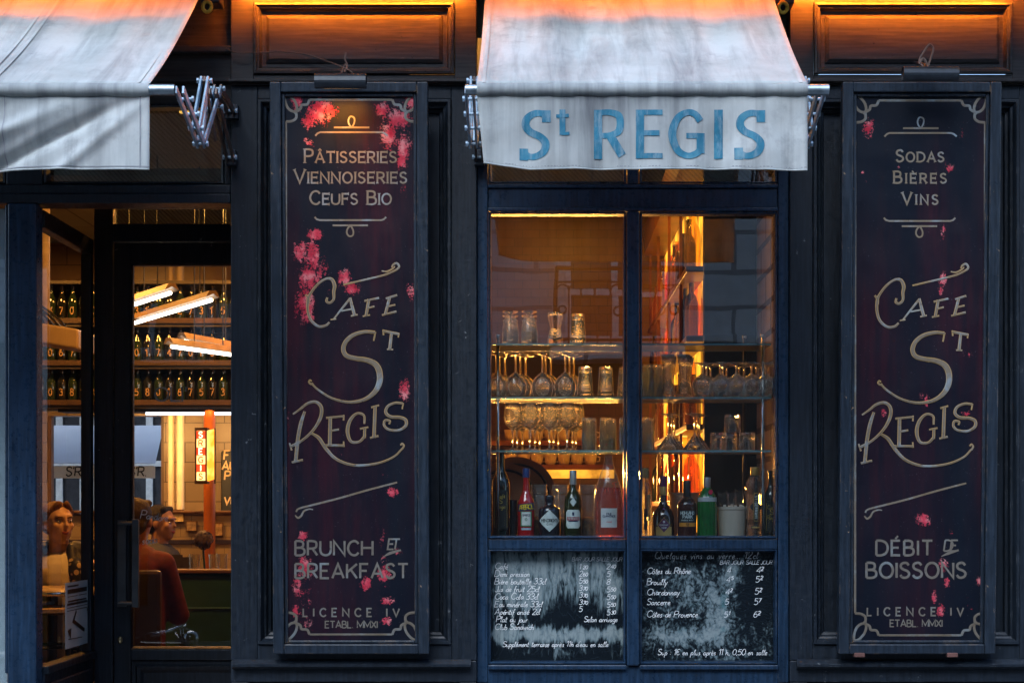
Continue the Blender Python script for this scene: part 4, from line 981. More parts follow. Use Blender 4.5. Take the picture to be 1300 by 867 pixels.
    edge = [0.035 / (x1 - x0), 1 - .035 / (x1 - x0)] + ([] if letters else [.655, .675])
    for u in edge:
        for j in range(nz):
            a, b = val(u, j / nz), val(u + .004 / (x1 - x0), j / nz); a2, b2 = val(u, (j + 1) / nz), val(u + .004 / (x1 - x0), (j + 1) / nz); o_ = Vector((0, -.0025, 0))
            hem.quad(a + o_, b + o_, b2 + o_, a2 + o_)
    hm_ = hem.build("stitching", m_plain("stitch_grey", (.25, .26, .28), .8), v)
    MB().tube([tuple(val(i / NH, .995) + Vector((0, -.001, 0))) for i in range(NH + 1)], .0035, 6).build("hem", CANVAS, v, smooth=True)
    # end roller with its yellow crank eye, at the wall
    MB().tube([(x0 - .06, -.035, ZE + 2.235), (x1 + .10, -.035, ZE + 2.235)], .045, 16).build("roller", METAL, root, smooth=True)
    if letters:
        s = sc(YBAR); pen = Pen(); zt_ = zb - rb
        W, TH = 10.5, 6.8
        def gl(ch, pl, pr, pt_, pb, w=W, th=TH, **k):
            """fit the glyph's outline into the pixel box"""
            wd, st = GL[ch]; a = w / 2
            for sm, pts in parse(st):
                Q = [(pl + a + (pr - pl - 2 * a) * (p[0] / max(wd, .5) if wd > 1 else .5), pb - th / 2 - (pb - pt_ - th) * p[1] / 10) for p in pts]
                if sm:
                    ws = []
                    for n_, (qa) in enumerate(Q):
                        t0 = Q[max(0, n_ - 1)]; t1 = Q[min(len(Q) - 1, n_ + 1)]; ddx, ddy = abs(t1[0] - t0[0]), abs(t1[1] - t0[1])
                        ws.append(th + (w - th) * ddy / (ddx + ddy + 1e-6))
                    pen.stroke(Q, ws, True, n=7)
                else:
                    for a1, b1 in zip(Q, Q[1:]):
                        hz = abs(a1[1] - b1[1]) < abs(a1[0] - b1[0]) * .3; n_ = 6
                        if hz or abs(a1[0] - b1[0]) < 1: ln_ = math.hypot(b1[0] - a1[0], b1[1] - a1[1]); ex = (w / 2 if hz else th / 2) / max(ln_, 1e-6); dx_, dy_ = (b1[0] - a1[0]) * ex, (b1[1] - a1[1]) * ex; a1 = (a1[0] - dx_, a1[1] - dy_); b1 = (b1[0] + dx_, b1[1] + dy_)
                        pen.stroke([(a1[0] + (b1[0] - a1[0]) * k_ / n_, a1[1] + (b1[1] - a1[1]) * k_ / n_) for k_ in range(n_ + 1)], th if hz else w)
        GS = "~5.7,9.2 4.4,9.8 2.6,9.7 .9,8.6 .6,7 1.8,5.6 4.2,4.5 5.6,3 5.2,1.2 3.6,.2 1.8,0 .2,.7"
        GL['\x01'] = (6, GS + "|0.1,-.2 0.1,1.2|5.8,8.4 5.8,9.8")
        gl('\x01', 659, 700, 140, 203, 11, 7.5)
        gl('R', 754, 795, 140, 202, 10.5, 6.8); gl('E', 807, 841, 140, 202, 10.5, 6.8); gl('G', 847, 896, 140, 202, 10.5, 7); gl('I', 904, 920, 140, 202, 11, 7); gl('\x01', 931, 972, 140, 203, 11, 7.5)
        pen.stroke([(714 + .0, 140), (714, 155), (714, 172)], 7.5); pen.stroke([(706, 148.5), (722, 147.5)], 4.5); pen.stroke([(713, 170.5), (723, 170)], 4)
        del GL['\x01']
        X0p = VX + x0 * s; X1p = VX + x1 * s
        def f(u, vv, h):
            uu = (u - X0p) / (X1p - X0p); zpx = ZE + (VY - (-vv if vv < 0 else vv)) / s
            zl = valz(uu); zt0 = zb - rb + .003; t = (zpx - zt0) / (zl - zt0); p = val(uu, t); return (p.x - folds[1](uu, t), p.y - .0042 - h, p.z)
        pen.mesh(f, .0001, 0).build("lettering", LETB, v)
    return root, zb
def m_blue():
    m, nt, out = newmat("faded_blue_letters"); v = coords(nt)
    a = noise(nt, v, 9, 6, .65); b = noise(nt, coords(nt, (20, 1, 3)), 2, 5, .6)
    c = ramp(nt, a, [(.3, (.012, .10, .16)), (.52, (.025, .165, .25)), (.72, (.09, .25, .32))])
    c = mix(nt, ramp(nt, b, [(.45, 0.0), (.7, .55)]), c, (.02, .10, .17)); b2 = noise(nt, coords(nt, (14, 1, 3.5)), 2.6, 7, .72); c = mix(nt, ramp(nt, b2, [(.48, 0.0), (.60, .4), (.70, .7)]), c, (.26, .34, .38))
    principled(nt, out, c, .75, 0, None, .3); return m
LETB = m_blue()
def cent_low(u):
    p = [(0, 206.5), (.03, 208), (.08, 212), (.16, 215.5), (.3, 214.5), (.45, 215.5), (.6, 214.5), (.8, 216), (1, 216.5)]
    for (a, b), (c, d) in zip(p, p[1:]):
        if u <= c: return gz(b + (d - b) * (u - a) / (c - a), YBAR)
    return gz(p[-1][1], YBAR)
cf = (lambda u, t: .6 * t * (.012 * math.sin(u * 19 + .8) + .008 * math.sin(u * 33 + 2) + .018 * math.exp(-((u - .1 - .1 * t) / .04) ** 2) - .02 * math.exp(-((u - .90 + .12 * t) / .05) ** 2) + .008 * math.sin(u * 55)) + .006 * math.sin(u * 12 + t * 9) * t * (1.2 - t),
      lambda u, t: .024 * t * max(0, 1 - u * 6),
      lambda u, t: min(1, .85 * max(0, 1 - t * 1.2) * (.5 + .5 * math.sin(u * 9 + 4)) * (1 if .18 < u < .8 else .3) + .25 * math.exp(-((u - .33) / .10) ** 2)))
cx0, cx1 = gx(605.5, YBAR), gx(1025, YBAR)
AWC, ZBAR = awning("pale canvas awning with large faded blue lettering over the bar window", cx0, cx1, gx(591, YBAR), gx(1052, YBAR), cent_low, cf, True)
def left_low(u):
    px = 2.0
    return gz(216.5 - 1.5 * math.sin(u * 9), YBAR)
lx1 = gx(190, YBAR); lx0 = lx1 - 1.62
def lfold(u, t):
    # diagonal drapery folds from the upper end towards the lower middle
    d = (1 - u) * 1.62; z = t * .27
    f = 0
    for k_, (c0, sl, w_, am) in enumerate(((.10, 1.9, .045, .038), (.30, 2.1, .07, -.030), (.02, 1.2, .03, -.016), (.52, 1.6, .06, .03), (.78, 1.2, .07, .03), (1.05, 1.4, .08, -.03))):
        f += am * math.exp(-((d - c0 - (z - .02) * sl) / w_) ** 2) * min(1, t * 2.2)
    return f + .006 * math.sin(u * 31) * t
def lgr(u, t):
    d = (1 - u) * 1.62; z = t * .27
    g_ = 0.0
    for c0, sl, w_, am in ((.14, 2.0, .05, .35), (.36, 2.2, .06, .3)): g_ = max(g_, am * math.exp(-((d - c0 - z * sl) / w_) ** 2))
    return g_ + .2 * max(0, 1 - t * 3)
AWL, _ = awning("plain pale canvas awning with a draped unlettered valance over the cafe door", lx0, lx1, lx0 - .05, gx(222, YBAR), left_low, (lfold, lambda u, t: 0, lgr), False)
BLUEMETAL = m_plain("blue_grey_arm_metal", (.24, .35, .45), .45, .15, .35, 25)
RUSTARM = m_plain("brown_arm_metal", (.10, .075, .065), .5, .5, .4, 25)
def folding_arm(root, X, mirror=1):
    """scissor arm folded in the plane X = const between the front tube and the wall"""
    def q(Y, py): return (Y, gz(py, Y))
    A, A2, Bm, Bt = q(-1.16, 116), q(-1.05, 126), q(-.745, 183), q(-.84, 163)
    Ct, Et, E2 = q(-.66, 103), q(-.36, 113), q(-.40, 136)
    F, G, Gm = q(-.06, 200), q(-.05, 141), q(-.22, 128)
    links = [(A, Bm, BLUEMETAL, 2), (Bt, Ct, BLUEMETAL, 2), (q(-.70, 178), q(-.60, 104), BLUEMETAL, 1), (Bm, Et, BLUEMETAL, 2), (Ct, q(-.42, 175), RUSTARM, 1), (q(-.47, 118), F, RUSTARM, 2), (Et, G, RUSTARM, 2)]
    for (ya, za), (yb_, zb_), mt, nb in links:
        d = Vector((0, yb_ - ya, zb_ - za)); u = d.normalized(); n = Vector((0, -u.z, u.y)); m = MB()
        offs = (-.013, .013) if nb == 2 else (.0,)
        for o_ in offs:
            a = Vector((X + o_ * 1.0, ya, za)) - u * .012; b = Vector((X + o_, yb_, zb_)) + u * .012; w_ = .0150; tx = Vector((.0045, 0, 0))
            k0 = len(m.v); m.v += [tuple(p + tx * s1 + n * w_ * s2) for p in (a, b) for s1 in (-1, 1) for s2 in (-1, 1)]
            m.f += [tuple(k0 + i for i in f) for f in ((0, 1, 3, 2), (4, 6, 7, 5), (0, 4, 5, 1), (2, 3, 7, 6), (0, 2, 6, 4), (1, 5, 7, 3))]
        m.build("folding_arm", mt, root, bevel=.002)
    bm_ = MB()
    for (y, z) in (A2, Bm, Bt, Ct, Et, E2, F, G, q(-.93, 145)):
        bm_.tube([(X - .026, y, z), (X + .026, y, z)], .006, 8); bm_.tube([(X + .022, y, z), (X + .03, y, z)], .011, 6); bm_.tube([(X - .03, y, z), (X - .022, y, z)], .011, 6)
    bm_.build("arm_bolts", BLUEMETAL, root)
    MB().box(X - .03, X + .03, -.04, .0 if X > -1.3 else -.002, G[1] - .03, G[1] + .03).box(X - .022, X + .022, -.05, -.001, F[1] - .03, F[1] + .035).build("wall_bracket", DARKMETAL, root, bevel=.003)
folding_arm(AWL, gx(228, YBAR))
folding_arm(AWC, gx(596, YBAR)); folding_arm(AWC, gx(1043, YBAR))
YEL = m_plain("yellow_crank_paint", (.55, .33, .03), .45, .2, .3, 30)
for rt, px, py in ((AWL, 263, 9), (AWC, 994, 10)):
    m = MB(); c = at(px, py, -.13); pts = [(c.x + .018 * math.cos(w_), c.y, c.z + .022 * math.sin(w_)) for w_ in [2 * math.pi * i / 14 for i in range(15)]]
    m.tube(pts, .008, 8).tube([(c.x, c.y + .05, c.z + .05), (c.x, c.y, c.z + .022)], .012, 8).build("crank_eye", YEL, rt, smooth=True)
    MB().box(c.x - .03, c.x + .05, -.12, -.006, c.z + .02, c.z + .09).build("gear_box", DARKMETAL, rt, bevel=.006)
# ------------------------------------------------------------------ bar window: counter, glass shelves, glassware, bottles
CT = gz(683.5, .12)                     # top of the display counter
tag(MB().box(-.55, 1.015, .124, .56, CT - .05, CT).box(-.55, 1.015, .40, .55, FZ, CT - .051).build("display_counter", m_plain("dark_counter", (.03, .025, .022), .3), bevel=.004), "dark counter top inside the bar window carrying the bottles", "counter")
SHG = m_glass("shelf_glass", (.90, .96, .95), .16, .3); SHE = m_plain("shelf_glass_edge", (.20, .34, .36), .15, .1)
SH = []
for i, (py, nm) in enumerate(((436, "top"), (504, "middle"), (571.5, "lowest"))):
    z = gz(py, .14); SH.append(z + .001)
    t = thing("glass_shelf", "%s of the three clear glass shelves hung in the bar window" % nm, "shelf", (.3, .14, z), "glass shelves in the bar window")
    MB().box(gx(619, .14), gx(979, .14), .1455, .47, z - .007, z).build("shelf_plate", SHG, t)
    MB().box(gx(619, .14), gx(979, .14), .140, .145, z - .0075, z + .0002).build("front_edge", SHE, t)
    MB().box(gx(619, .14), gx(979, .14), .4705, .475, z - .0075, z + .0002).build("back_edge", SHE, t)
for px, Y, pt_, lbl in ((632, .17, 428, "slim chrome shelf post beside the window frame at the wine glasses"), (968.5, .17, 428, "slim chrome shelf post beside the white tiled wall"), (945, .46, 430, "thin dark shelf post behind the upturned balloon glasses")):
    t = thing("shelf_post", lbl, "post", (gx(px, Y), Y, CT)); c = at(px, 0, Y)
    MB().tube([(c.x, Y, CT), (c.x, Y, gz(pt_, Y))], .0075, 12).build("rod", CHROME if Y < .3 else DARKMETAL, t, smooth=True)
    MB().tube([(c.x, Y, gz(pt_, Y)), (c.x, Y, gz(pt_, Y) + .012)], .010, 12).build("finial", CHROME, t, smooth=True)
GLS = m_crystal("drinking_glass"); GLR = m_crystal("ribbed_drinking_glass", (.96, .97, .97))
def proto(name, label, cat, prof, mat, seg=24, ribs=0, ribamp=0.0, flip=False, extra=None, group=None):
    t = thing(name, label, cat, (0, 0, 0), group); h = max(z for r, z in prof)
    pr = [(r, h - z) for r, z in prof] if flip else prof
    m = MB().lathe(pr, seg, ribs=ribs, ribamp=ribamp)
    m.build("glass_body" if True else "", mat, t, smooth=True, merge=True)
    if extra: extra(t, h)
    return t
def onepiece(name, prof, mat, seg=24, ribs=0, ribamp=0.0, flip=False):
    h = max(z for r, z in prof); pr = [(r, h - z) for r, z in prof] if flip else prof
    if flip: pr = list(reversed(pr))
    m = MB(); n0 = 0
    m.lathe(pr, seg, ribs=ribs, ribamp=ribamp); o = m.build(name, mat, None, smooth=True, merge=True); return o
wine = [(.036, 0), (.034, .003), (.012, .006), (.0045, .012), (.004, .05), (.005, .088), (.014, .096), (.030, .112), (.0385, .135), (.039, .15), (.035, .185), (.0315, .205), (.0305, .205), (.034, .18), (.0375, .15), (.036, .134), (.028, .112), (.0001, .1)]
bigw = [(.038, 0), (.036, .003), (.012, .006), (.0048, .012), (.0042, .05), (.0052, .085), (.016, .093), (.036, .112), (.0465, .14), (.046, .155), (.039, .195), (.038, .195), (.044, .16), (.044, .14), (.034, .112), (.0001, .097)]
ball = [(.036, 0), (.034, .003), (.010, .007), (.005, .012), (.005, .045), (.012, .052), (.034, .068), (.046, .09), (.046, .105), (.037, .15), (.036, .15), (.044, .105), (.044, .09), (.032, .07), (.0001, .056)]
cock = [(.037, 0), (.035, .003), (.010, .006), (.0045, .010), (.004, .08), (.006, .092), (.030, .125), (.055, .16), (.054, .16), (.028, .126), (.0001, .098)]
tumb = [(.026, 0), (.028, .004), (.0335, .10), (.036, .116), (.035, .116), (.032, .10), (.0255, .014), (.0001, .012)]
high = [(.0255, 0), (.028, .004), (.031, .142), (.0298, .142), (.0262, .014), (.0001, .012)]
short = [(.032, 0), (.034, .004), (.036, .075), (.035, .078), (.0335, .074), (.0305, .014), (.0001, .012)]
hour = [(.031, 0), (.033, .006), (.033, .03), (.0235, .06), (.022, .075), (.030, .105), (.0325, .125), (.031, .138), (.03, .138), (.0305, .12), (.02, .075), (.029, .03), (.0001, .014)]
flare = [(.027, 0), (.028, .006), (.018, .06), (.016, .085), (.023, .14), (.030, .185), (.0288, .185), (.0215, .14), (.0145, .085), (.024, .016), (.0001, .014)]
cup = [(.034, 0), (.033, .004), (.014, .012), (.013, .02), (.028, .035), (.034, .07), (.037, .105), (.0362, .105), (.033, .07), (.026, .037), (.0001, .026)]
P = {}
for nm, key, pr, kw in (("wine_glass", "wine", wine, {}), ("wine_glass", "bigw", bigw, {'flip': True}), ("balloon_glass", "ball", ball, {'flip': True}), ("cocktail_glass", "cock", cock, {'flip': True}),
                        ("tumbler", "tumb", tumb, {'flip': True, 'ribs': 10, 'ribamp': .018}), ("highball_glass", "high", high, {'flip': True, 'ribs': 12, 'ribamp': .022}), ("short_tumbler", "short", short, {'flip': True, 'ribs': 9, 'ribamp': .02}),
                        ("beer_glass", "hour", hour, {}), ("flared_beer_glass", "flare", flare, {}), ("footed_cup", "cup", cup, {'flip': True})):
    P[key] = (nm, onepiece(nm, pr, GLR if 'ribs' in kw else GLS, 36 if 'ribs' in kw else 26, **kw), max(z for r, z in pr))
USED = set()
def glass(key, x, y, z, label, group, cat=None, sc_=1.0):
    nm, o, h = P[key]
    if key in USED:
        o = o.copy(); COL.objects.link(o)
    USED.add(key); o.location = (x, y, z); o.rotation_euler = (0, 0, random.uniform(0, 6)); o.scale = (sc_, sc_, sc_)
    tag(o, label, cat or {"wine": "wine glass", "bigw": "wine glass", "ball": "balloon glass", "cock": "cocktail glass"}.get(key, "glass"), group)
    return o
def row(key, pxs, si, desc, n_deep, group, y0=.20, dy=.085, jx=.004, skew=.010):
    """columns of glasses on shelf si, n_deep glasses from front to back"""
    sname = ("top", "middle", "lowest")[si]
    for ci, px in enumerate(pxs):
        for k in range(n_deep):
            y = y0 + k * dy; x = gx(px, y0) + random.uniform(-jx, jx) + k * skew
            depth = ("front", "second row", "third row", "back row")[k] if n_deep > 1 else ""
            ordn = ORD[ci] if len(pxs) > 1 else ""
            lab = "%s on the %s shelf%s%s" % (desc, sname, ", " + ordn + " column" if ordn else "", (", at the front" if k == 0 else ", " + depth) if depth else "")
            glass(key, x, y, SH[si], lab, group)
def stack(key, px, si, n, y, step, desc, group, nest):
    for k in range(n):
        lab = "%s, %s from the bottom" % (desc, ORD[k])
        glass(key, gx(px, y), y, SH[si] + k * step, lab, group)
# top shelf, left pane
for px, w_ in ((648, "nearest the frame"), (672, "next to the beer glass")): stack("cup", px, 0, 3, .20, .019, "upturned footed cup in the stack " + w_, "footed cups stacked on the top shelf", 1)
glass("hour", gx(705, .2), .20, SH[0], "hourglass shaped beer glass standing alone on the top shelf", None)
stack("tumb", 733.5, 0, 2, .20, .016, "upturned ribbed tumbler on the top shelf", "tumblers stacked on the top shelf", 1)
# middle shelf
row("bigw", [629, 655, 688, 718], 1, "upturned large wine glass", 3, "upturned wine glasses on the middle shelf", skew=.019)
for i, px in enumerate((743, 769, 794)): stack("tumb", px, 1, 2, .19, .016, "upturned ribbed tumbler, %s stack beside the upturned wine glasses" % ORD[i], "tumblers stacked on the middle shelf", 1)
row("high", [821, 833], 1, "upturned highball glass", 2, "highball glasses on the middle shelf", y0=.19)
row("flare", [847, 869], 1, "slender flared beer glass", 3, "flared beer glasses on the middle shelf", y0=.19, skew=.012)
row("ball", [893, 914, 935, 955, 973], 1, "upturned balloon glass", 3, "upturned balloon glasses on the middle shelf", y0=.185, skew=.024)
# lowest shelf
row("wine", [650, 673, 697, 720], 2, "upright wine glass", 3, "upright wine glasses on the lowest shelf", skew=.022)
row("high", [747, 771, 794], 2, "upturned tall ribbed glass", 2, "tall ribbed glasses on the lowest shelf", y0=.19)
row("high", [820], 2, "upturned tall ribbed glass beyond the mullion", 2, "tall ribbed glasses beyond the mullion", y0=.19)
row("cock", [848, 881], 2, "upturned conical cocktail glass", 3, "upturned cocktail glasses on the lowest shelf", y0=.20, skew=.02)
for i, px in enumerate((912, 928, 948)): glass("short", gx(px, .2), .2 + .07 * (i == 1), SH[2], "upturned short tumbler on the lowest shelf, %s of three under the stacked one" % ORD[i], "short tumblers on the lowest shelf")
glass("short", gx(930, .2), .205, SH[2] + .078, "short tumbler stacked on top of the other short tumblers", "short tumblers on the lowest shelf")

# ---- bottles
def m_bottle(name, color, rough=.06, coat=.5):
    m, nt, out = newmat(name); v = coords(nt)
    principled(nt, out, ramp(nt, noise(nt, v, 14, 3), [(.3, tuple(c * .8 for c in color)), (.7, tuple(c * 1.25 for c in color))]), rough, 0, None, .6, **{"Coat Weight": coat, "Coat Roughness": .03}); return m
DKBOT = m_bottle("dark_green_bottle_glass", (.006, .010, .008)); GOLD = m_plain("gold_print", (.62, .45, .10), .4, .3); PAPER = m_plain("label_paper", (.62, .63, .60), .7, 0, .08, 30)
CLF = m_crystal("filled_clear_bottle", (.93, .96, .96), .35); CLB = m_glass("clear_bottle_glass", (.90, .94, .95), .9, .5, .035)
def text_on(parent, txt, x, y, z, r, h, w, mat, fit=None, sx=1.0, serif=0, slant=0, vertical=False, tilt=0.0, gap=None, lift=.0008):
    """lettering wrapped round a bottle of radius r centred on x, y; z is the text's middle"""
    pen = Pen(); pen.text(txt, 0, -h / 2, h, w, gap if gap is not None else h * .22, sx=sx, serif=serif, slant=slant, align='c', fit=fit)
    def f(u, v, k):
        if vertical: u, v = v, -u
        if tilt: u, v = u * math.cos(tilt) - v * math.sin(tilt), u * math.sin(tilt) + v * math.cos(tilt)
        a = u / r; rr = r + lift + k
        return (x + rr * math.sin(a), y - rr * math.cos(a), z + v)
    return pen.mesh(f, .00008, 0).build("lettering", mat, parent)
def label_on(parent, x, y, z0, z1, r, wid, mat, name="label", lift=.0004, shape=None, n=14, tilt=0.0):
    """label wrapped on a bottle; shape(t) gives the half width factor for t in 0..1 up the label"""
    m = MB(); rows = 12
    for j in range(rows + 1):
        t = j / rows; z = z0 + (z1 - z0) * t; k = shape(t) if shape else 1.0
        for i in range(n + 1):
            u = (i / n - .5) * wid * k; a = u / r; m.v.append((x + (r + lift) * math.sin(a), y - (r + lift) * math.cos(a), z + u * math.tan(tilt)))
    m.f = [(j * (n + 1) + i, j * (n + 1) + i + 1, (j + 1) * (n + 1) + i + 1, (j + 1) * (n + 1) + i) for j in range(rows) for i in range(n)]
    return m.build(name, mat, parent, smooth=True)
diamond = lambda t: max(.02, 1 - abs(2 * t - 1))
oct_ = lambda t: min(1.0, .72 + min(t, 1 - t) * 2.4)
NB = {}
def bottle(name, label, px, Y, pw, ptop, prof, mat, cap=None, capmat=None, seg=28, ribs=0, ribamp=0, sq=0, liquid=None, cat="bottle", pbase=None):
    """prof = [(radius fraction, height fraction)]; pw is the width in pixels, ptop the pixel row of the top"""
    s = sc(Y); R_ = pw / 2 / s; Hh = gz(ptop, Y) - CT; x = gx(px, Y)
    t = thing(name, label, cat, (x, Y, CT))
    m = MB().lathe([(max(a * R_, .0001), b * Hh + .0005) for a, b in prof], seg, (x, Y, CT), ribs, ribamp, sq); 
    bo = m.build("bottle_body", mat, t, smooth=True, merge=True, autosmooth=50)
    if cap:
        r, z0, z1 = cap; c = MB().lathe([(r * R_ * .98, z0 * Hh), (r * R_, z0 * Hh + .002), (r * R_, z1 * Hh - .002), (r * R_ * .96, z1 * Hh), (.0001, z1 * Hh)], 20, (x, Y, CT)); c.build("cap", capmat, t, smooth=True, autosmooth=40)
    if liquid:
        lm, frac = liquid; k = .94; pts = [(a * R_ * k, b * Hh + .003) for a, b in prof if b <= frac and a > .2]
        top = pts[-1]; pts = [(.0001, .004)] + pts + [(top[0], frac * Hh), (.0001, frac * Hh)]
        MB().lathe(pts, seg, (x, Y, CT), ribs, ribamp, sq).build("liquid", lm, t, smooth=True, autosmooth=50)
    return t, x, Y, R_, Hh
wineb = [(.0, 0), (.93, 0), (1, .02), (1, .58), (.93, .65), (.60, .72), (.40, .77), (.36, .84), (.36, .97), (.42, .975), (.42, .995), (.0, 1)]
YB1 = .215
def gilt_label(t, x, Y, R_, Hh):
    lab = label_on(t, x, Y, Hh * .10 + CT, Hh * .54 + CT, R_, R_ * 1.7, m_plain("dark_label", (.01, .012, .012), .5))
    pen = Pen(); w_ = R_ * 1.45; z0, z1 = Hh * .12, Hh * .52
    pen.stroke([(-w_ / 2, z0), (w_ / 2, z0)], .0016); pen.stroke([(-w_ / 2, z1), (w_ / 2, z1)], .0016); pen.stroke([(-w_ / 2, z0), (-w_ / 2, z1)], .0016); pen.stroke([(w_ / 2, z0), (w_ / 2, z1)], .0016)
    pen.text("Café", 0, z1 - .026, .016, .0018, .002, align='c'); pen.text("S", 0, z1 - .050, .022, .0026, .002, align='c'); pen.text("Regis", 0, z1 - .072, .018, .0018, .001, align='c', slant=.1)
    for k in range(4): pen.stroke([(-w_ * .3, z0 + .012 + k * .010), (w_ * .3, z0 + .012 + k * .010)], .001)
    pen.mesh(lambda u, v, h: (x + (R_ + .001 + h) * math.sin(u / R_), Y - (R_ + .001 + h) * math.cos(u / R_), CT + v), .00006).build("lettering", GOLD, t)
t = bottle("wine_bottle", "dark wine bottle with a gold framed label at the window frame, beside the red aperitif", 636, YB1, 23, 570, wineb, DKBOT); gilt_label(*t)
t, x, Y, R_, Hh = bottle("wine_bottle", "dark bottle with silver letters half hidden behind the window frame", 625, .31, 18, 606, wineb, DKBOT)
text_on(t, "S", x, Y, CT + Hh * .30, R_, .035, .006, PAPER); text_on(t, "X", x, Y, CT + Hh * .46, R_, .018, .004, PAPER)
# stack of dark beakers
bk = m_bottle("smoky_beaker", (.03, .03, .035), .2)
for k in range(6):
    o = MB().lathe([(.0001, 0), (.020, 0), (.0245, .055), (.026, .058), (.026, .062), (.024, .062)], 22, (0, 0, 0)).build("beaker", bk, None, smooth=True, autosmooth=40)
    o.location = (gx(650.5, .27), .27, CT + .021 * k); tag(o, "smoky stacking beaker beside the red aperitif bottle, %s from the bottom" % ORD[k], "beaker", "smoky beakers in one stack")
# red aperitif
RED = m_bottle("red_aperitif_glass", (.33, .010, .012), .05, .8); NAVY = m_plain("navy_label", (.012, .022, .085), .4); YELL = m_plain("yellow_print", (.75, .55, .02), .5); GREENP = m_plain("green_label", (.02, .22, .10), .5)
ap = [(0, 0), (.95, 0), (1, .02), (1, .46), (.94, .52), (.70, .60), (.46, .66), (.38, .72), (.36, .86), (.36, .88)]
t, x, Y, R_, Hh = bottle("aperitif_bottle", "bright red aperitif bottle with blue cap and a tilted navy name band", 668, YB1, 22, 594.5, ap, RED, (.42, .87, 1.0), m_plain("blue_cap", (.015, .04, .16), .4))
label_on(t, x, Y, CT + Hh * .395, CT + Hh * .50, R_, R_ * 2.3, NAVY, tilt=.10, lift=.0008); text_on(t, "APEROL", x, Y, CT + Hh * .448, R_, .019, .0034, YELL, fit=R_ * 1.75, tilt=.10, lift=.0018)
label_on(t, x, Y, CT + Hh * .17, CT + Hh * .385, R_, R_ * 1.35, GREENP); label_on(t, x, Y, CT + Hh * .185, CT + Hh * .375, R_, R_ * 1.05, PAPER, lift=.0009); text_on(t, "SPRITZ", x, Y, CT + Hh * .33, R_, .008, .0016, NAVY, fit=R_ * .85, lift=.0015); text_on(t, "O", x, Y, CT + Hh * .27, R_, .010, .002, GREENP, lift=.0015)
label_on(t, x, Y, CT + Hh * .12, CT + Hh * .15, R_, R_ * 1.2, m_plain("pale_blue_strip", (.35, .45, .55), .5))
# jars
JAR = m_glass("jar_glass", (.90, .92, .92), .8, .5, .05); jarp = [(0, 0), (.95, 0), (1, .03), (1, .68), (.86, .78), (.80, .82), (.86, .84), (.86, .90), (.80, .92), (.84, .97), (.84, 1), (.78, 1), (.76, .8), (.92, .66), (.92, .05), (0, .04)]
CORK = m_plain("dried_orange_peel", (.40, .15, .03), .7, 0, .7, 40, bumpy=.6)
for px, y_, lb in ((684, .31, "glass jar of dried peel behind the red aperitif bottle"), (711, .33, "glass jar of dried peel between the gin and the silver capped bottle"), (746, .31, "glass jar of dried peel beside the rosé magnum")):
    t, x, Y, R_, Hh = bottle("storage_jar", lb, px, y_, 25, 615, jarp, JAR, ribs=12, ribamp=.012, cat="jar")
    MB().lathe([(.0001, .006), (R_ * .86, .008), (R_ * .88, Hh * .34), (R_ * .80, Hh * .37), (.0001, Hh * .4)], 20, (x, Y, CT)).build("contents", CORK, t, smooth=True)
    MB().tube([(x + R_ * .88 * math.cos(a), Y + R_ * .88 * math.sin(a), CT + Hh * .83) for a in [2 * math.pi * i / 24 for i in range(25)]], .0016, 5).build("wire_clip", CHROME, t)
# squat gin
gin = [(0, 0), (.96, 0), (1, .03), (1, .62), (.96, .69), (.62, .75), (.40, .78), (.36, .81), (.36, .86), (.42, .87), (.44, .97), (.40, 1), (0, 1)]
t, x, Y, R_, Hh = bottle("gin_bottle", "squat black gin bottle with a white diamond label", 697.5, YB1, 28, 629, gin, m_bottle("black_gin_glass", (.012, .012, .018)))
WHL = m_plain("white_label", (.60, .66, .64), .65, 0, .06, 30)
label_on(t, x, Y, CT + Hh * .16, CT + Hh * .66, R_, R_ * 2.2, WHL, shape=diamond); text_on(t, "HENDRICK'S", x, Y, CT + Hh * .42, R_, .012, .0022, BLACK, fit=R_ * 1.55, serif=.7, lift=.0014); text_on(t, "GIN", x, Y, CT + Hh * .33, R_, .008, .0016, BLACK, lift=.0014, gap=.005)
# pastis bottle
pst = [(0, 0), (.95, 0), (1, .02), (1, .53), (.95, .60), (.70, .66), (.38, .71), (.33, .76), (.33, .80)]
t, x, Y, R_, Hh = bottle("pastis_bottle", "dark olive bottle with silver cap and a white eight-sided label", 727.5, YB1 - .01, 22.5, 597, pst, m_bottle("olive_bottle_glass", (.016, .022, .004)), (.40, .79, 1.0), m_plain("silver_cap", (.42, .47, .50), .35, .6))
label_on(t, x, Y, CT + Hh * .15, CT + Hh * .42, R_, R_ * 1.75, WHL, shape=oct_); label_on(t, x, Y, CT + Hh * .265, CT + Hh * .315, R_, R_ * 1.5, m_plain("red_band", (.40, .015, .03), .5), lift=.0009); text_on(t, "PERNOD", x, Y, CT + Hh * .29, R_, .008, .0016, WHL, fit=R_ * 1.2, lift=.0016)
label_on(t, x, Y, CT + Hh * .245, CT + Hh * .262, R_, R_ * 1.1, NAVY, lift=.0009); label_on(t, x, Y, CT + Hh * .335, CT + Hh * .385, R_, R_ * .22, NAVY, lift=.0009); label_on(t, x - R_ * .0, Y, CT + Hh * .47, CT + Hh * .60, R_, R_ * .75, WHL, shape=diamond)
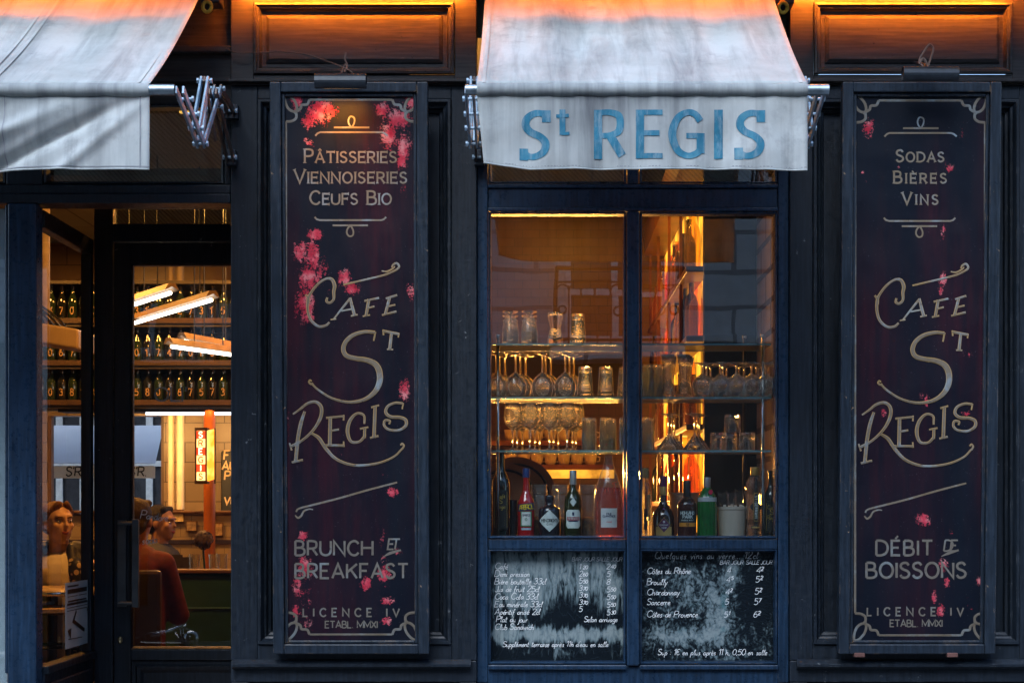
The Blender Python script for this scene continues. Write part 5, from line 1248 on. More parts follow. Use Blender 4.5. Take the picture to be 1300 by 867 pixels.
# rosé magnum
ros = [(0, 0), (.95, 0), (1, .015), (1, .30), (.97, .38), (.84, .50), (.62, .61), (.42, .69), (.31, .75), (.27, .82), (.27, .90)]
t, x, Y, R_, Hh = bottle("rose_magnum", "large clear magnum of rosé wine with embossed shoulders and a square white label", 772.5, YB1 - .01, 38, 556, ros, CLB, (.31, .885, 1.0), m_plain("grey_green_capsule", (.30, .32, .24), .5), liquid=(m_liquid("rose_wine", (.80, .30, .14), .86), .50))
label_on(t, x, Y, CT + Hh * .11, CT + Hh * .30, R_, R_ * 1.12, m_plain("grey_white_label", (.55, .58, .60), .6, 0, .06)); text_on(t, "FINE", x, Y, CT + Hh * .245, R_, .008, .0016, NAVY, lift=.0014); text_on(t, "CLAMONDE", x, Y, CT + Hh * .222, R_, .008, .0016, NAVY, fit=R_ * .85, lift=.0014); text_on(t, "rosé", x, Y, CT + Hh * .17, R_, .010, .0016, m_plain("pink_print", (.6, .12, .14), .5), lift=.0014)
PINK = m_plain("pink_dot", (.65, .05, .20), .5)
for a_ in (-.30, .45): label_on(t, x + R_ * a_ * .5, Y - .0, CT + Hh * .935, CT + Hh * .95, R_ * .31, R_ * .10, PINK, lift=.003)
# embossed vine on the shoulder
em = Pen()
for k in range(9):
    a0 = random.uniform(-.7, .7); z0 = random.uniform(.44, .60); em.stroke([(a0 * R_ * .6, z0 * Hh), ((a0 + random.uniform(-.3, .3)) * R_ * .6, (z0 + .03) * Hh), ((a0 + random.uniform(-.5, .5)) * R_ * .6, (z0 + .05) * Hh)], [.001, .003, .001], True)
def em_f(u, v, h):
    q = v / Hh; rr = R_ * (.97 - (q - .38) * 1.35) + .001; a = max(-1.2, min(1.2, u / max(rr, .01))); return (x + rr * math.sin(a), Y - rr * math.cos(a), CT + v)
em.mesh(em_f).build("embossing", m_plain("embossed_red_glass", (.42, .06, .03), .2), t)
# clear liqueur with cork
clq = [(0, 0), (.92, 0), (1, .02), (1, .60), (.90, .68), (.58, .78), (.50, .80), (.48, .86)]
GOLDCAP = m_plain("gold_cork_cap", (.30, .20, .08), .45, .4)
t, x, Y, R_, Hh = bottle("liqueur_bottle", "clear bottle with a corked top and amber light through it beside the mullion", 819, YB1 + .02, 17, 594, clq, CLF, (.62, .855, 1), GOLDCAP, sq=.2)
label_on(t, x, Y, CT + Hh * .12, CT + Hh * .42, R_, R_ * .5, m_plain("black_label", (.012, .012, .012), .5)); MB().box(x + R_ * .2, x + R_ * .5, Y + R_ * .1, Y + R_ * .3, CT + Hh * .25, CT + Hh * .62).build("teal_highlight", m_plain("teal", (.02, .30, .26), .3), t)  # teal strip put in as the highlight in the glass
# cognac
cog = [(0, 0), (.90, 0), (1, .03), (1.0, .22), (.97, .34), (.86, .42), (.62, .48), (.40, .53), (.31, .60), (.28, .74)]
PURP = m_plain("purple_foil", (.09, .016, .085), .4, .2); GOLDL = m_plain("gold_label", (.42, .28, .09), .5, .2)
t, x, Y, R_, Hh = bottle("cognac_bottle", "rounded dark cognac bottle with purple and gold neck and a purple lozenge label", 842, YB1, 28.5, 604, cog, m_bottle("cognac_glass", (.024, .008, .004)), (.33, .83, 1), PURP)
MB().lathe([(R_ * .30, Hh * .69), (R_ * .34, Hh * .70), (R_ * .33, Hh * .83), (R_ * .3, Hh * .832)], 20, (x, Y, CT)).build("gold_collar", GOLDL, t, smooth=True)
label_on(t, x, Y, CT + Hh * .04, CT + Hh * .19, R_, R_ * 1.5, GOLDL); label_on(t, x, Y, CT + Hh * .09, CT + Hh * .335, R_, R_ * 1.25, GOLDL, lift=.0010, shape=diamond); label_on(t, x, Y, CT + Hh * .10, CT + Hh * .325, R_, R_ * 1.12, PURP, lift=.0018, shape=diamond)
text_on(t, "COGNAC", x, Y, CT + Hh * .215, R_, .006, .0012, WHL, fit=R_ * .75, lift=.0024); text_on(t, "VSOP", x, Y, CT + Hh * .17, R_, .006, .0012, WHL, lift=.0024); text_on(t, "O", x, Y, CT + Hh * .265, R_, .007, .003, WHL, lift=.0024); text_on(t, "O", x, Y, CT + Hh * .46, R_ * .62, .007, .004, m_plain("lilac_seal", (.35, .12, .45), .4), lift=.003)
# whisky
wh = [(0, 0), (.94, 0), (1, .02), (1, .52), (.95, .60), (.68, .68), (.42, .71), (.36, .74), (.36, .80)]
t, x, Y, R_, Hh = bottle("whisky_bottle", "amber whisky bottle with black cap, dark label and orange band", 872, YB1, 24.5, 610, wh, m_glass("amber_whisky_glass", (.62, .30, .09), .8, .4), (.40, .72, 1), BLACK, liquid=(m_liquid("whisky", (.42, .13, .02)), .60))
label_on(t, x, Y, CT + Hh * .275, CT + Hh * .485, R_, R_ * 1.9, m_plain("blue_black_label", (.012, .02, .026), .5), lift=.001); label_on(t, x, Y, CT + Hh * .205, CT + Hh * .273, R_, R_ * 1.9, m_plain("orange_band", (.62, .24, .02), .5), lift=.001)
text_on(t, "HIGHLAND", x, Y, CT + Hh * .44, R_, .012, .0026, WHL, fit=R_ * 1.45, serif=.7, lift=.0018); text_on(t, "PARK", x, Y, CT + Hh * .375, R_, .012, .0026, WHL, serif=.7, lift=.0018); text_on(t, "SINGLE MALT", x, Y, CT + Hh * .315, R_, .005, .0011, WHL, fit=R_ * 1.3, lift=.0018); text_on(t, "12", x, Y, CT + Hh * .24, R_, .010, .0022, BLACK, lift=.0018)
# ice bucket
t = thing("ice_bucket", "steel ice bucket behind the whisky and cognac bottles", "bucket", (gx(868, .36), .36, CT)); s = sc(.36); rb = 19 / s; hb = gz(626, .36) - CT
MB().lathe([(.0001, 0), (rb * .78, 0), (rb * .98, hb - .004), (rb * 1.06, hb - .002), (rb * 1.06, hb + .003), (rb * .95, hb + .002), (rb * .76, .006), (.0001, .005)], 30, (gx(868, .36), .36, CT)).build("pail", m_plain("brushed_steel", (.42, .42, .42), .28, .9, .15, 12), t, smooth=True, autosmooth=50)
MB().tube([(gx(868, .36) - rb * 1.0, .36, CT + hb * .8), (gx(868, .36) - rb * 1.3, .36, CT + hb * .78), (gx(868, .36) - rb * 1.3, .36, CT + hb * .62), (gx(868, .36) - rb * .97, .36, CT + hb * .6)], .004, 6).build("handle", CHROME, t, smooth=True)
# green gin
GRB = m_glass("green_gin_glass", (.05, .50, .10), .6, .35); gg = [(0, 0), (.94, 0), (1, .02), (1, .60), (.96, .66), (.86, .70), (.55, .80), (.36, .83), (.34, .86)]
GRP = m_bottle("ribbed_green_glass", (.006, .12, .020), .05, .9)
t, x, Y, R_, Hh = bottle("gin_bottle", "ribbed bright green gin bottle with silver neck band and red seal", 897.5, YB1 - .005, 24.5, 606, gg, GRP, (.38, .84, 1), m_plain("silver_screw_cap", (.45, .47, .46), .3, .7), ribs=18, ribamp=.028, seg=72)
label_on(t, x, Y, CT + Hh * .605, CT + Hh * .675, R_ * 1.02, R_ * 2.4, m_plain("silver_band", (.52, .56, .56), .4, .4), lift=.0015); label_on(t, x + R_ * .30, Y, CT + Hh * .72, CT + Hh * .80, R_ * .84, R_ * .40, m_plain("red_wax_seal", (.50, .01, .05), .45), lift=.004, shape=lambda t: max(.05, math.sqrt(max(0, 1 - (2 * t - 1) ** 2))))
# tub of straws
tt = thing("straw_tub", "frosted plastic tub beside the green gin bottle", "tub", (gx(929, .26), .26, CT)); s = sc(.26); rw = 19 / s; hh = gz(643, .26) - CT; tx = gx(929, .26)
m, nt, out = newmat("frosted_plastic"); tr_ = N(nt, "ShaderNodeBsdfTransparent"); df = N(nt, "ShaderNodeBsdfDiffuse"); df.inputs[0].default_value = (.60, .54, .45, 1); mx_ = N(nt, "ShaderNodeMixShader"); mx_.inputs[0].default_value = .62; L(nt, tr_.outputs[0], mx_.inputs[1]); L(nt, df.outputs[0], mx_.inputs[2]); L(nt, mx_.outputs[0], out.inputs[0]); FROST = m
MB().lathe([(.0001, 0), (rw * .88, 0), (rw * .98, hh - .014), (rw * 1.04, hh - .012), (rw * 1.04, hh), (rw * .97, hh), (rw * .85, .004), (.0001, .004)], 30, (tx, .26, CT), sq=.35).build("tub_body", FROST, tt, smooth=True, autosmooth=40)
STR = m_plain("wrapped_straw_white", (.66, .62, .54), .5)
for k, (dx, dz, tl) in enumerate(((-.044, .05, -.006), (-.03, .042, .03), (-.018, .06, .012), (-.004, .05, -.018), (.008, .065, .026), (.018, .056, .012), (.03, .06, .03), (.04, .07, .014))):
    o = MB().box(-.006, .006, -.004, .004, 0, .125 + dz * .3).build("paper_straw", STR, None, bevel=.0015)
    o.location = (tx + dx * .6, .25 + .012 * (k % 3), CT + .006); o.rotation_euler = (random.uniform(-.1, .1), .18 + dx * 5 + tl, 0)
    tag(o, "wrapped drinking straw standing in the frosted tub", "straw", "wrapped straws in the tub")
BAG = m_glass("clear_cellophane", (.9, .92, .92), .75, .55, rough=.15)
for k, (dx, w_, hgt) in enumerate(((-.030, .022, .06), (.0, .022, .055), (.028, .024, .066))):
    m = MB(); n = 8
    for j in range(6):
        for i in range(n):
            a = 2 * math.pi * i / n; r = w_ * (1 - .1 * j / 5) * (1 + .25 * random.uniform(-1, 1)); m.v.append((tx + dx + r * math.cos(a) + .01 * j / 5 * (k - 1), .26 + r * .5 * math.sin(a), CT + hh + .006 + hgt * j / 5 * (1 + .2 * random.uniform(-1, 1))))
    m.f = [(j * n + i, j * n + (i + 1) % n, (j + 1) * n + (i + 1) % n, (j + 1) * n + i) for j in range(5) for i in range(n)]
    tag(m.build("cellophane_bag", BAG, None), ("crumpled clear bag standing out of the frosted tub, " + ("beside the green bottle", "in the middle of the tub", "beside the tall clear bottle")[k]), "bag", "clear bags in the tub")
# tall clear elderflower bottle
stg = [(0, 0), (.86, 0), (.92, .02), (.86, .08), (.84, .2), (.90, .46), (1.0, .66), (.98, .74), (.80, .82), (.52, .87), (.42, .89)]
t, x, Y, R_, Hh = bottle("liqueur_bottle", "tall clear flared liqueur bottle with gold stopper and upright black label", 958.5, YB1 - .005, 24, 593, stg, CLF, (.50, .885, 1), m_plain("brass_stopper", (.34, .22, .06), .35, .6), ribs=8, ribamp=.03, seg=48, liquid=None)
BLK = m_plain("black_oval_label", (.012, .013, .014), .5)
label_on(t, x, Y, CT + Hh * .385, CT + Hh * .50, R_ * .9, R_ * 1.15, BLK, lift=.003, shape=lambda t: math.sqrt(max(.02, 1 - (2 * t - 1) ** 2)))
label_on(t, x, Y, CT + Hh * .24, CT + Hh * .64, R_ * .9, R_ * .50, m_plain("gold_edge", (.45, .3, .08), .4, .4), lift=.005, shape=oct_); label_on(t, x, Y, CT + Hh * .25, CT + Hh * .63, R_ * .9, R_ * .38, BLK, lift=.006, shape=oct_)
text_on(t, "ST-GERMAIN", x, Y, CT + Hh * .44, R_ * .9, .009, .0018, WHL, fit=Hh * .31, vertical=True, lift=.0075)
label_on(t, x, Y, CT + Hh * .135, CT + Hh * .175, R_ * .86, R_ * .95, BLK, lift=.003); label_on(t, x, Y, CT + Hh * .143, CT + Hh * .167, R_ * .86, R_ * .75, GOLDL, lift=.004)
label_on(t, x, Y, CT + Hh * .67, CT + Hh * .86, R_ * .98, R_ * .22, BLK, lift=.001, shape=diamond)
t = bottle("wine_bottle", "dark wine bottle with a gold framed label beside the white tiled wall", 978.5, YB1 + .01, 18.5, 597, wineb, DKBOT); gilt_label(*t)

# ---- menu panels, painted and frosted, in the lower lights
def m_menu(name, seed, drips):
    m, nt, out = newmat(name); v = coords(nt); vm = N(nt, "ShaderNodeMapping"); tc = N(nt, "ShaderNodeTexCoord"); vm.inputs["Location"].default_value = (seed, 0, seed * 1.7); vm.inputs["Scale"].default_value = (1, 1, .24 if drips else .8); L(nt, tc.outputs["Object"], vm.inputs[0]); vv = vm.outputs[0]
    at_ = N(nt, "ShaderNodeAttribute"); at_.attribute_name = "frost"
    a = noise(nt, vv, 15, 7, .66, 2.6 if drips else 1.8); b = noise(nt, vv, 26, 6, .7, 1.8); wv = N(nt, "ShaderNodeTexWave", wave_type='RINGS'); wv.inputs["Scale"].default_value = 14; wv.inputs["Distortion"].default_value = 9; wv.inputs["Detail"].default_value = 3; L(nt, vv, wv.inputs["Vector"])
    s_ = math_(nt, 'ADD', math_(nt, 'MULTIPLY', a, .55), math_(nt, 'MULTIPLY', b, .45)); s_ = math_(nt, 'ADD', s_, math_(nt, 'MULTIPLY', at_.outputs["Fac"], .36)); s_ = math_(nt, 'SUBTRACT', s_, .105 if drips else .125)
    vr = N(nt, 'ShaderNodeTexVoronoi'); vr.feature = 'DISTANCE_TO_EDGE'; vr.inputs['Scale'].default_value = 46; dv = N(nt, 'ShaderNodeVectorMath', operation='ADD'); nz_ = N(nt, 'ShaderNodeTexNoise'); nz_.inputs['Scale'].default_value = 18; nz_.inputs['Detail'].default_value = 5; L(nt, vv, nz_.inputs['Vector']); sc2 = N(nt, 'ShaderNodeVectorMath', operation='SCALE'); sc2.inputs['Scale'].default_value = .09; L(nt, nz_.outputs['Color'], sc2.inputs[0]); L(nt, vv, dv.inputs[0]); L(nt, sc2.outputs[0], dv.inputs[1]); L(nt, dv.outputs[0], vr.inputs['Vector'])
    s_ = math_(nt, 'ADD', s_, math_(nt, 'MULTIPLY', math_(nt, 'SUBTRACT', vr.outputs['Distance'], .13), .30))
    c = ramp(nt, s_, [(.44, (.006, .010, .014)), (.50, (.03, .045, .052)), (.545, (.09, .125, .135)), (.59, (.15, .20, .215)), (.70, (.25, .30, .30))])
    c = mix(nt, ramp(nt, wv.outputs["Fac"], [(.62, 0.0), (.7, .32), (.78, 0.0)]), c, (.03, .045, .055))
    c = mix(nt, ramp(nt, noise(nt, v, 60, 4, .7), [(.66, 0.0), (.72, .6)]), c, (.012, .02, .026))
    if not drips: c = mix(nt, math_(nt, 'MULTIPLY', ramp(nt, noise(nt, v, 9, 3), [(.56, 0.0), (.66, .7)]), ramp(nt, at_.outputs["Fac"], [(.35, 0.0), (.7, .8)])), c, (.02, .17, .19))
    principled(nt, out, c, .22, 0, bump(nt, s_, .25, .004), .5); return m
CHALK = m_plain("white_chalk_ink", (.80, .81, .80), .7, 0, .05)
def menu(px0, px1, label, frost, seed, drips, lines):
    Yp = .098; x0, x1, z0, z1 = gx(px0) + .004, gx(px1) - .004, gz(843), gz(697.6)
    t = thing("menu_panel", label, "menu board", ((x0 + x1) / 2, Yp, z0)); nx, nz = 56, 48; g = MB()
    g.v = [(x0 + (x1 - x0) * i / nx, Yp, z0 + (z1 - z0) * j / nz) for j in range(nz + 1) for i in range(nx + 1)]
    g.f = [(j * (nx + 1) + i, j * (nx + 1) + i + 1, (j + 1) * (nx + 1) + i + 1, (j + 1) * (nx + 1) + i) for j in range(nz) for i in range(nx)]
    MB().box(x0, x1, Yp + .003, Yp + .009, z0, z1).build("backing", BLACK, t)
    b = g.build("board", m_menu(label[:12] + "_panel", seed, drips), t)
    s = sc(Yp); b.data.attributes.new("frost", 'FLOAT', 'POINT').data.foreach_set("value", [frost(VX + p[0] * s, VY - (p[2] - ZE) * s) for p in g.v])
    pen = Pen()
    for txt, px, py, hpx, gap, kw in lines: pen.text(txt, px, -py, hpx, kw.pop('w', .7), gap, jit=.35, slant=kw.pop('slant', .22), **kw)
    pen.mesh(lambda u, v, h: ((u - VX) / s, Yp - .0012 - h, ZE + (VY + v) / s), .00006).build("lettering", CHALK, t)
    return t
def fr1(px, py):
    f = .62 - max(0, (py - 745) / 60) * .45
    f -= .25 * max(0, 1 - (px - 620) / 14) + .3 * max(0, 1 - (792 - px) / 10) + .3 * max(0, 1 - (py - 698) / 7)
    j_ = 3 * math.sin(px * .31) + 2 * math.sin(px * .83 + 1) + 2 * math.sin(px * .13)
    band = max(0, min(1, (py - 793 + j_) / 7)) * max(0, min(1, (818 + j_ - py) / 8)); low = max(0, min(1, (py - 770) / 12)); f = f * (1 - low) + low * (.05 + .72 * band)
    if py > 826: f = .12 - (py - 826) / 30
    f -= .45 * math.exp(-((px - 715) / 16) ** 2 - ((py - 770) / 26) ** 2) + .3 * math.exp(-((px - 745) / 14) ** 2 - ((py - 775) / 22) ** 2)
    return f + .1 * math.sin(px * .35)
def fr2(px, py):
    f = .18
    f += .5 * math.exp(-((px - 850) / 34) ** 2 - ((py - 807) / 12) ** 2) + .5 * math.exp(-((px - 915) / 16) ** 2 - ((py - 780) / 28) ** 2) + .5 * math.exp(-((px - 930) / 10) ** 2 - ((py - 730) / 18) ** 2) + .32 * math.exp(-((px - 880) / 34) ** 2 - ((py - 752) / 26) ** 2) + .4 * math.exp(-((px - 900) / 30) ** 2 - ((py - 806) / 12) ** 2)
    f -= .55 * math.exp(-((px - 965) / 24) ** 2 - ((py - 755) / 30) ** 2) + .25 * math.exp(-((px - 836) / 9) ** 2 - ((py - 744) / 6) ** 2)
    return f
K = {}
def rows_(names, px, py0, step, h, gap): return [(n, px, py0 + i * step, h, gap, {}) for i, n in enumerate(names)]
m1 = [("BAR JOUR", 726, 712, 4.8, .5, {}), ("SALLE JOUR", 757, 712, 4.8, .35, {})] + [(n, 628 + dx, 722 + i * 9.6, 7.6, .55, {}) for i, (n, dx) in enumerate((("Café", 0), ("Demi pression", 0), ("Bière bouteille 33cl", 0), ("Jus de fruit 25cl", 0), ("Coca Cola 33cl", 0), ("Eau minérale 33cl", 0), ("Apéritif anisé 2cl", 0), ("Plat du jour", 2), ("Club Sandwich", 0)))]
for i, (a, b_) in enumerate((("1", "20"), ("2", "60"), ("5", "50"), ("3", "70"), ("3", "70"), ("3", "70"), ("5", ""))):
    m1 += [(a, 735, 722 + i * 9.0, 6.6, .5, {}), (b_, 740, 725 - 2 + i * 9.0 - 1, 4.4, .4, {'w': .8})]
for i, (a, b_) in enumerate((("2", "40"), ("5", ""), ("8", ""), ("5", "50"), ("5", "50"), ("5", "50"), ("5", "30"))):
    m1 += [(a, 770, 722 + i * 9.7, 6.6, .5, {}), (b_, 775.5, 721 + i * 9.7, 4.4, .4, {'w': .8})]
m1 += [("Selon arrivage", 741, 789, 7.0, .5, {}), ("Supplément terrasse après 11h d'eau en salle", 638, 820.5, 7.0, .55, {})]
menu(619.5, 795.5, "drip streaked pale menu board listing coffee, beer and snacks", fr1, 3.1, True, m1)
m2 = [("Quelques vins au verre... 12cl", 831, 709, 9.0, 1.3, {}), ("BAR JOUR", 914, 716, 5, .5, {}), ("SALLE JOUR", 947, 716, 4.8, .4, {})] + [(n, 821, py, 8.0, .6, {}) for n, py in (("Côtes du Rhône", 728), ("Brouilly", 742), ("Chardonnay", 755), ("Sancerre", 767.5), ("Côtes de Provence", 783))]
for i, (py, a, b_, c_, d_) in enumerate(((727, "4", "", "4", "2"), (738.5, "4", "5", "5", "2"), (754, "4", "2", "5", "2"), (767, "5", "", "5", "7"), (783, "5", "1", "6", "2"))):
    m2 += [(a, 923 - i, py, 7, .5, {}), (b_, 929 - i, py - 3, 4.2, .4, {'w': .8}), (c_, 960 - i, py, 7.6, .5, {}), (d_, 966 - i, py - 3, 4.8, .4, {'w': .9})]
m2 += [("Sup : 1€ en plus après 11 h, 0,50 en salle", 835, 831, 7.2, .7, {})]
menu(812.5, 988.5, "dark menu board with fern-like frosting listing wines by the glass", fr2, 8.4, False, m2)

# ---- behind the window: back bar along the side, coffee counter at the back
YA, YE = .985, 4.2
XA = .772
def amber(name, col, st):
    m, nt, out = newmat(name); v = coords(nt); e = N(nt, "ShaderNodeEmission")
    c = ramp(nt, noise(nt, v, 5.5, 4), [(.38, tuple(x * .18 for x in col)), (.62, col)]); L(nt, c, e.inputs[0]); e.inputs[1].default_value = st; L(nt, e.outputs[0], out.inputs[0]); return m
BACKLIT = amber("amber_backlit_panel", (1.0, .36, .025), 1.15)
bb = thing("back_bar", "backlit amber bottle shelving running back along the bar wall", "shelving", (XA, 2.4, FZ))
MB().box(XA + .035, XA + .05, YA, YE, FZ + .9, H(1.62)).build("backlit_panel", BACKLIT, bb)
SHZ = [H(-.30), H(.04), H(.40), H(.82), H(1.15)]
BRW = m_plain("back_bar_wood", (.16, .055, .02), .4, 0, .4, 8)
for z in SHZ: MB().box(XA - .075, XA + .034, YA, YE, z - .028, z).build("bar_shelf", BRW, bb, bevel=.003)
for y in (1.5, 2.35, 3.3, 4.1): MB().box(XA - .07, XA - .055, y - .012, y + .012, FZ, H(1.62)).build("upright", BRW, bb)
MB().box(XA - .10, XA + .05, YA, YE, H(1.625), H(1.8)).build("canopy_board", BRW, bb); MB().box(XA - .06, XA + .12, YA, YE, FZ, SHZ[0] - .03).build("cabinet", DARKWALL, bb)
bcols = [m_glass("amber_spirit_glass", (.92, .62, .28), .5, .3), m_bottle("brown_spirit_glass", (.03, .010, .004)), m_glass("pale_spirit_glass", (.95, .82, .55), .6, .35), DKBOT, m_glass("red_spirit_glass", (.75, .30, .12), .4, .3)]
bprof = {0: [(0, 0), (.036, 0), (.038, .005), (.038, .17), (.03, .20), (.014, .225), (.013, .285), (.015, .287), (.015, .30), (0, .30)], 1: [(0, 0), (.042, 0), (.044, .005), (.044, .13), (.036, .17), (.015, .19), (.014, .235), (.019, .237), (.019, .265), (0, .265)], 2: [(0, 0), (.032, 0), (.034, .004), (.034, .20), (.026, .235), (.013, .25), (.013, .30), (.016, .302), (.016, .32), (0, .32)]}
bprot = {}
for ci, m_ in enumerate(bcols):
    for pi in bprof: bprot[(ci, pi)] = None
lvl = ["bottom", "second", "middle", "fourth", "top"]; cname = ["amber", "brown", "straw pale", "near black", "tawny"]; pname = ["straight", "squat", "slim"]
rnd = random.Random(4)
for si, z in enumerate(SHZ):
    y = YA + .10; k = 0
    while y < YE - .1 and k < 22:
        ci, pi = rnd.choice((0, 0, 0, 1, 1, 2, 2, 3, 0, 4)), rnd.choice((0, 1, 2))
        if bprot[(ci, pi)] is None: o = MB().lathe(bprof[pi], 16).build("spirit_bottle", bcols[ci], None, smooth=True, merge=True); bprot[(ci, pi)] = o
        else: o = bprot[(ci, pi)].copy(); COL.objects.link(o)
        o.location = (XA + rnd.uniform(-.04, -.01), y, z + .001)
        tag(o, "%s %s spirit bottle, %s from the window on the back bar's %s shelf" % (pname[pi], cname[ci], ORD[k], lvl[si]), "bottle", "spirit bottles on the back bar")
        y += rnd.uniform(.12, .26) * (1 if k < 8 else 1.4); k += 1
# glowing strips between the bottles: cylinders standing in for backlit bottles
for i, y in enumerate((1.75, 3.0)):
    t = thing("glow_tube", "upright glowing cylinder for backlit bottles in the back bar, %s from the window" % ORD[i], "lamp", (XA - .07, y, SHZ[0]))
    MB().tube([(XA - .03, y, SHZ[0] + .04), (XA - .03, y, SHZ[3] - .05)], .020, 14).build("glowing_tube", amber("tube_glow_%d" % i, (1, .50, .08), 1.5), t, smooth=True); MB().lathe([(.0001, 0), (.03, 0), (.03, .04), (.0001, .042)], 14, (XA - .03, y, SHZ[0] + .001)).build("base", BRW, t)
# coffee counter at the back
cc = thing("back_counter", "dark coffee counter against the tiled back wall with a lit ledge", "counter", (.1, 4.0, FZ))
MB().box(-.555, XA - .12, 3.6, 4.29, FZ, H(-.28)).build("cabinet", DARKWALL, cc); MB().box(-.555, XA - .12, 3.55, 4.29, H(-.279), H(-.24)).build("worktop", WOOD, cc)
MB().box(-.50, XA - .3, 3.95, 4.29, H(.245), H(.275)).build("cup_shelf", BRW, cc); MB().box(-.50, XA - .3, 3.952, 4.0, H(.19), H(.243)).build("lit_ledge", amber("ledge_glow", (1, .36, .03), .9), cc)
MB().box(-.50, XA - .3, 4.0, 4.29, H(.40), H(.43)).build("cup_shelf", BRW, cc); MB().box(-.50, gx(800, 3.95), 3.9, 4.29, gz(500, 3.9), gz(449, 3.9)).build("wall_cupboard", m_plain("dark_cupboard", (.014, .009, .007), .35, 0, .3, 4), cc, bevel=.006); MB().box(-.40, .12, 3.75, 4.2, H(-.239), H(.12)).build("coffee_machine", m_plain("machine_steel", (.12, .11, .10), .3, .8), cc, bevel=.02)
cp = None
for i in range(14):
    z = H(.276) if i < 7 else H(.431); x = gx(648 + 17 * (i % 7), 4.0)
    if cp is None:
        cp = thing("coffee_cup", "", "cup", (x, 4.08, z)); m = MB().lathe([(.0001, .0), (.028, 0), (.036, .02), (.042, .07), (.040, .07), (.033, .02), (.0001, .008)], 18, (x, 4.08, z)); m.build("cup_body", m_plain("white_china", (.6, .5, .4), .3), cp, smooth=True)
        MB().tube([(x + .038, 4.08, z + .055), (x + .06, 4.08, z + .05), (x + .058, 4.08, z + .025), (x + .036, 4.08, z + .02)], .005, 6).build("handle", m_plain("white_china_handle", (.6, .5, .4), .3), cp, smooth=True); o = cp
    else: o = dup(cp, (x, 4.08, z))
    tag(o, "white coffee cup, %s along the %s shelf over the coffee counter" % (ORD[i % 7], "lower" if i < 7 else "upper"), "cup", "coffee cups over the back counter")
lamp("AREA", "ledge_light", cc, (.0, 3.94, H(.21)), (1, .42, .08), 30, 1.0, .05, (R(-70), 0, 0))
# round trays leaning behind the bottles
for i, (px, py, r, y, lb) in enumerate(((655, 640, .185, .62, "large round tan bar tray leaning behind the red aperitif bottle"), (641, 636, .17, .585, "round tan bar tray leaning against the larger tray near the frame"))):
    c = at(px, py, y); t = thing("round_tray", lb, "tray", (c.x, y, CT)); m = MB(); n = 40
    m.lathe([(.0001, 0), (r * .93, 0), (r * .95, -.012), (r, -.014), (r, .006), (r * .5, .007), (.0001, .007)], 48)
    M_ = Matrix.Translation((c.x, y, CT + r)) @ Matrix.Rotation(R(90 - 14), 4, 'X'); m.xform(M_); m.build("tray_body", m_plain("tan_tray", (.45, .22, .09), .45, 0, .2, 6), t, smooth=True, autosmooth=40)
    m = MB(); ring = [(r * .80 * math.cos(2 * math.pi * k / 48), r * .80 * math.sin(2 * math.pi * k / 48), .009) for k in range(49)]; m.tube(ring, .006, 6).xform(M_); m.build("dark_rim", BLACK, t, smooth=True)
# lights of the bar room: two warm ceiling lamps
for i, (x, y, e_) in enumerate(((.15, 1.95, 7.5), (.25, 2.9, 1.5))):
    t = thing("ceiling_lamp", "small warm ceiling lamp over the bar, %s from the window" % ORD[i], "lamp", (x, y, CE)); MB().lathe([(.0001, -.05), (.05, -.045), (.06, -.001)], 20, (x, y, CE)).build("shade", amber("lamp_shade_glow_%d" % i, (1, .5, .1), 1.5), t, smooth=True)
    lamp('AREA', "bulb_light", t, (x, y, CE - .06), (1, .36, .05), e_, .25)
# ------------------------------------------------------------------ the room behind the door
# ceiling tube lamps
TUBE = m_emit("white_hot_tube", (1.0, .90, .76), 3.6); FIX = m_plain("cream_lamp_case", (.17, .11, .06), .5)
def glow_tube(a, b, label):
    a, b = Vector(a), Vector(b); c = (a + b) / 2; t = thing("fluorescent_lamp", label, "lamp", tuple(c)); d = (b - a).normalized(); sd_ = Vector((d.y, -d.x, 0)).normalized(); up = Vector((0, 0, 1))
    MB().tube([a, b], .0115, 12).build("tube", TUBE, t, smooth=True)
    m = MB(); pr = [(-.042, .014), (-.02, .052), (.02, .052), (.042, .014), (.03, .018), (0, .034), (-.03, .018)]; n = len(pr)
    for p in (a - d * .03, b + d * .03): m.v += [tuple(p + sd_ * x + up * z) for x, z in pr]
    m.f = [(i, (i + 1) % n, n + (i + 1) % n, n + i) for i in range(n)] + [tuple(range(n)), tuple(reversed(range(n, 2 * n)))]
    m.build("reflector", FIX, t)
    for p in (a + d * .2, b - d * .2): MB().tube([tuple(p + up * .052), (p.x, p.y, CE - .001)], .004, 6).build("hanger", DARKMETAL, t)
glow_tube(at(268, 381, 3.0), at(171, 410, 4.3), "long white tube lamp hanging across the middle of the door glass")
glow_tube(at(216, 372, 2.67), at(150, 393, 3.4), "white tube lamp at the upper edge of the door glass, above the long one")
glow_tube(at(234, 433, 4.0), at(310, 447, 4.55), "short white tube lamp below the long one, upper of the close pair")
glow_tube(at(218, 440, 3.8), at(310, 452.5, 4.35), "short white tube lamp below the long one, lower of the close pair")
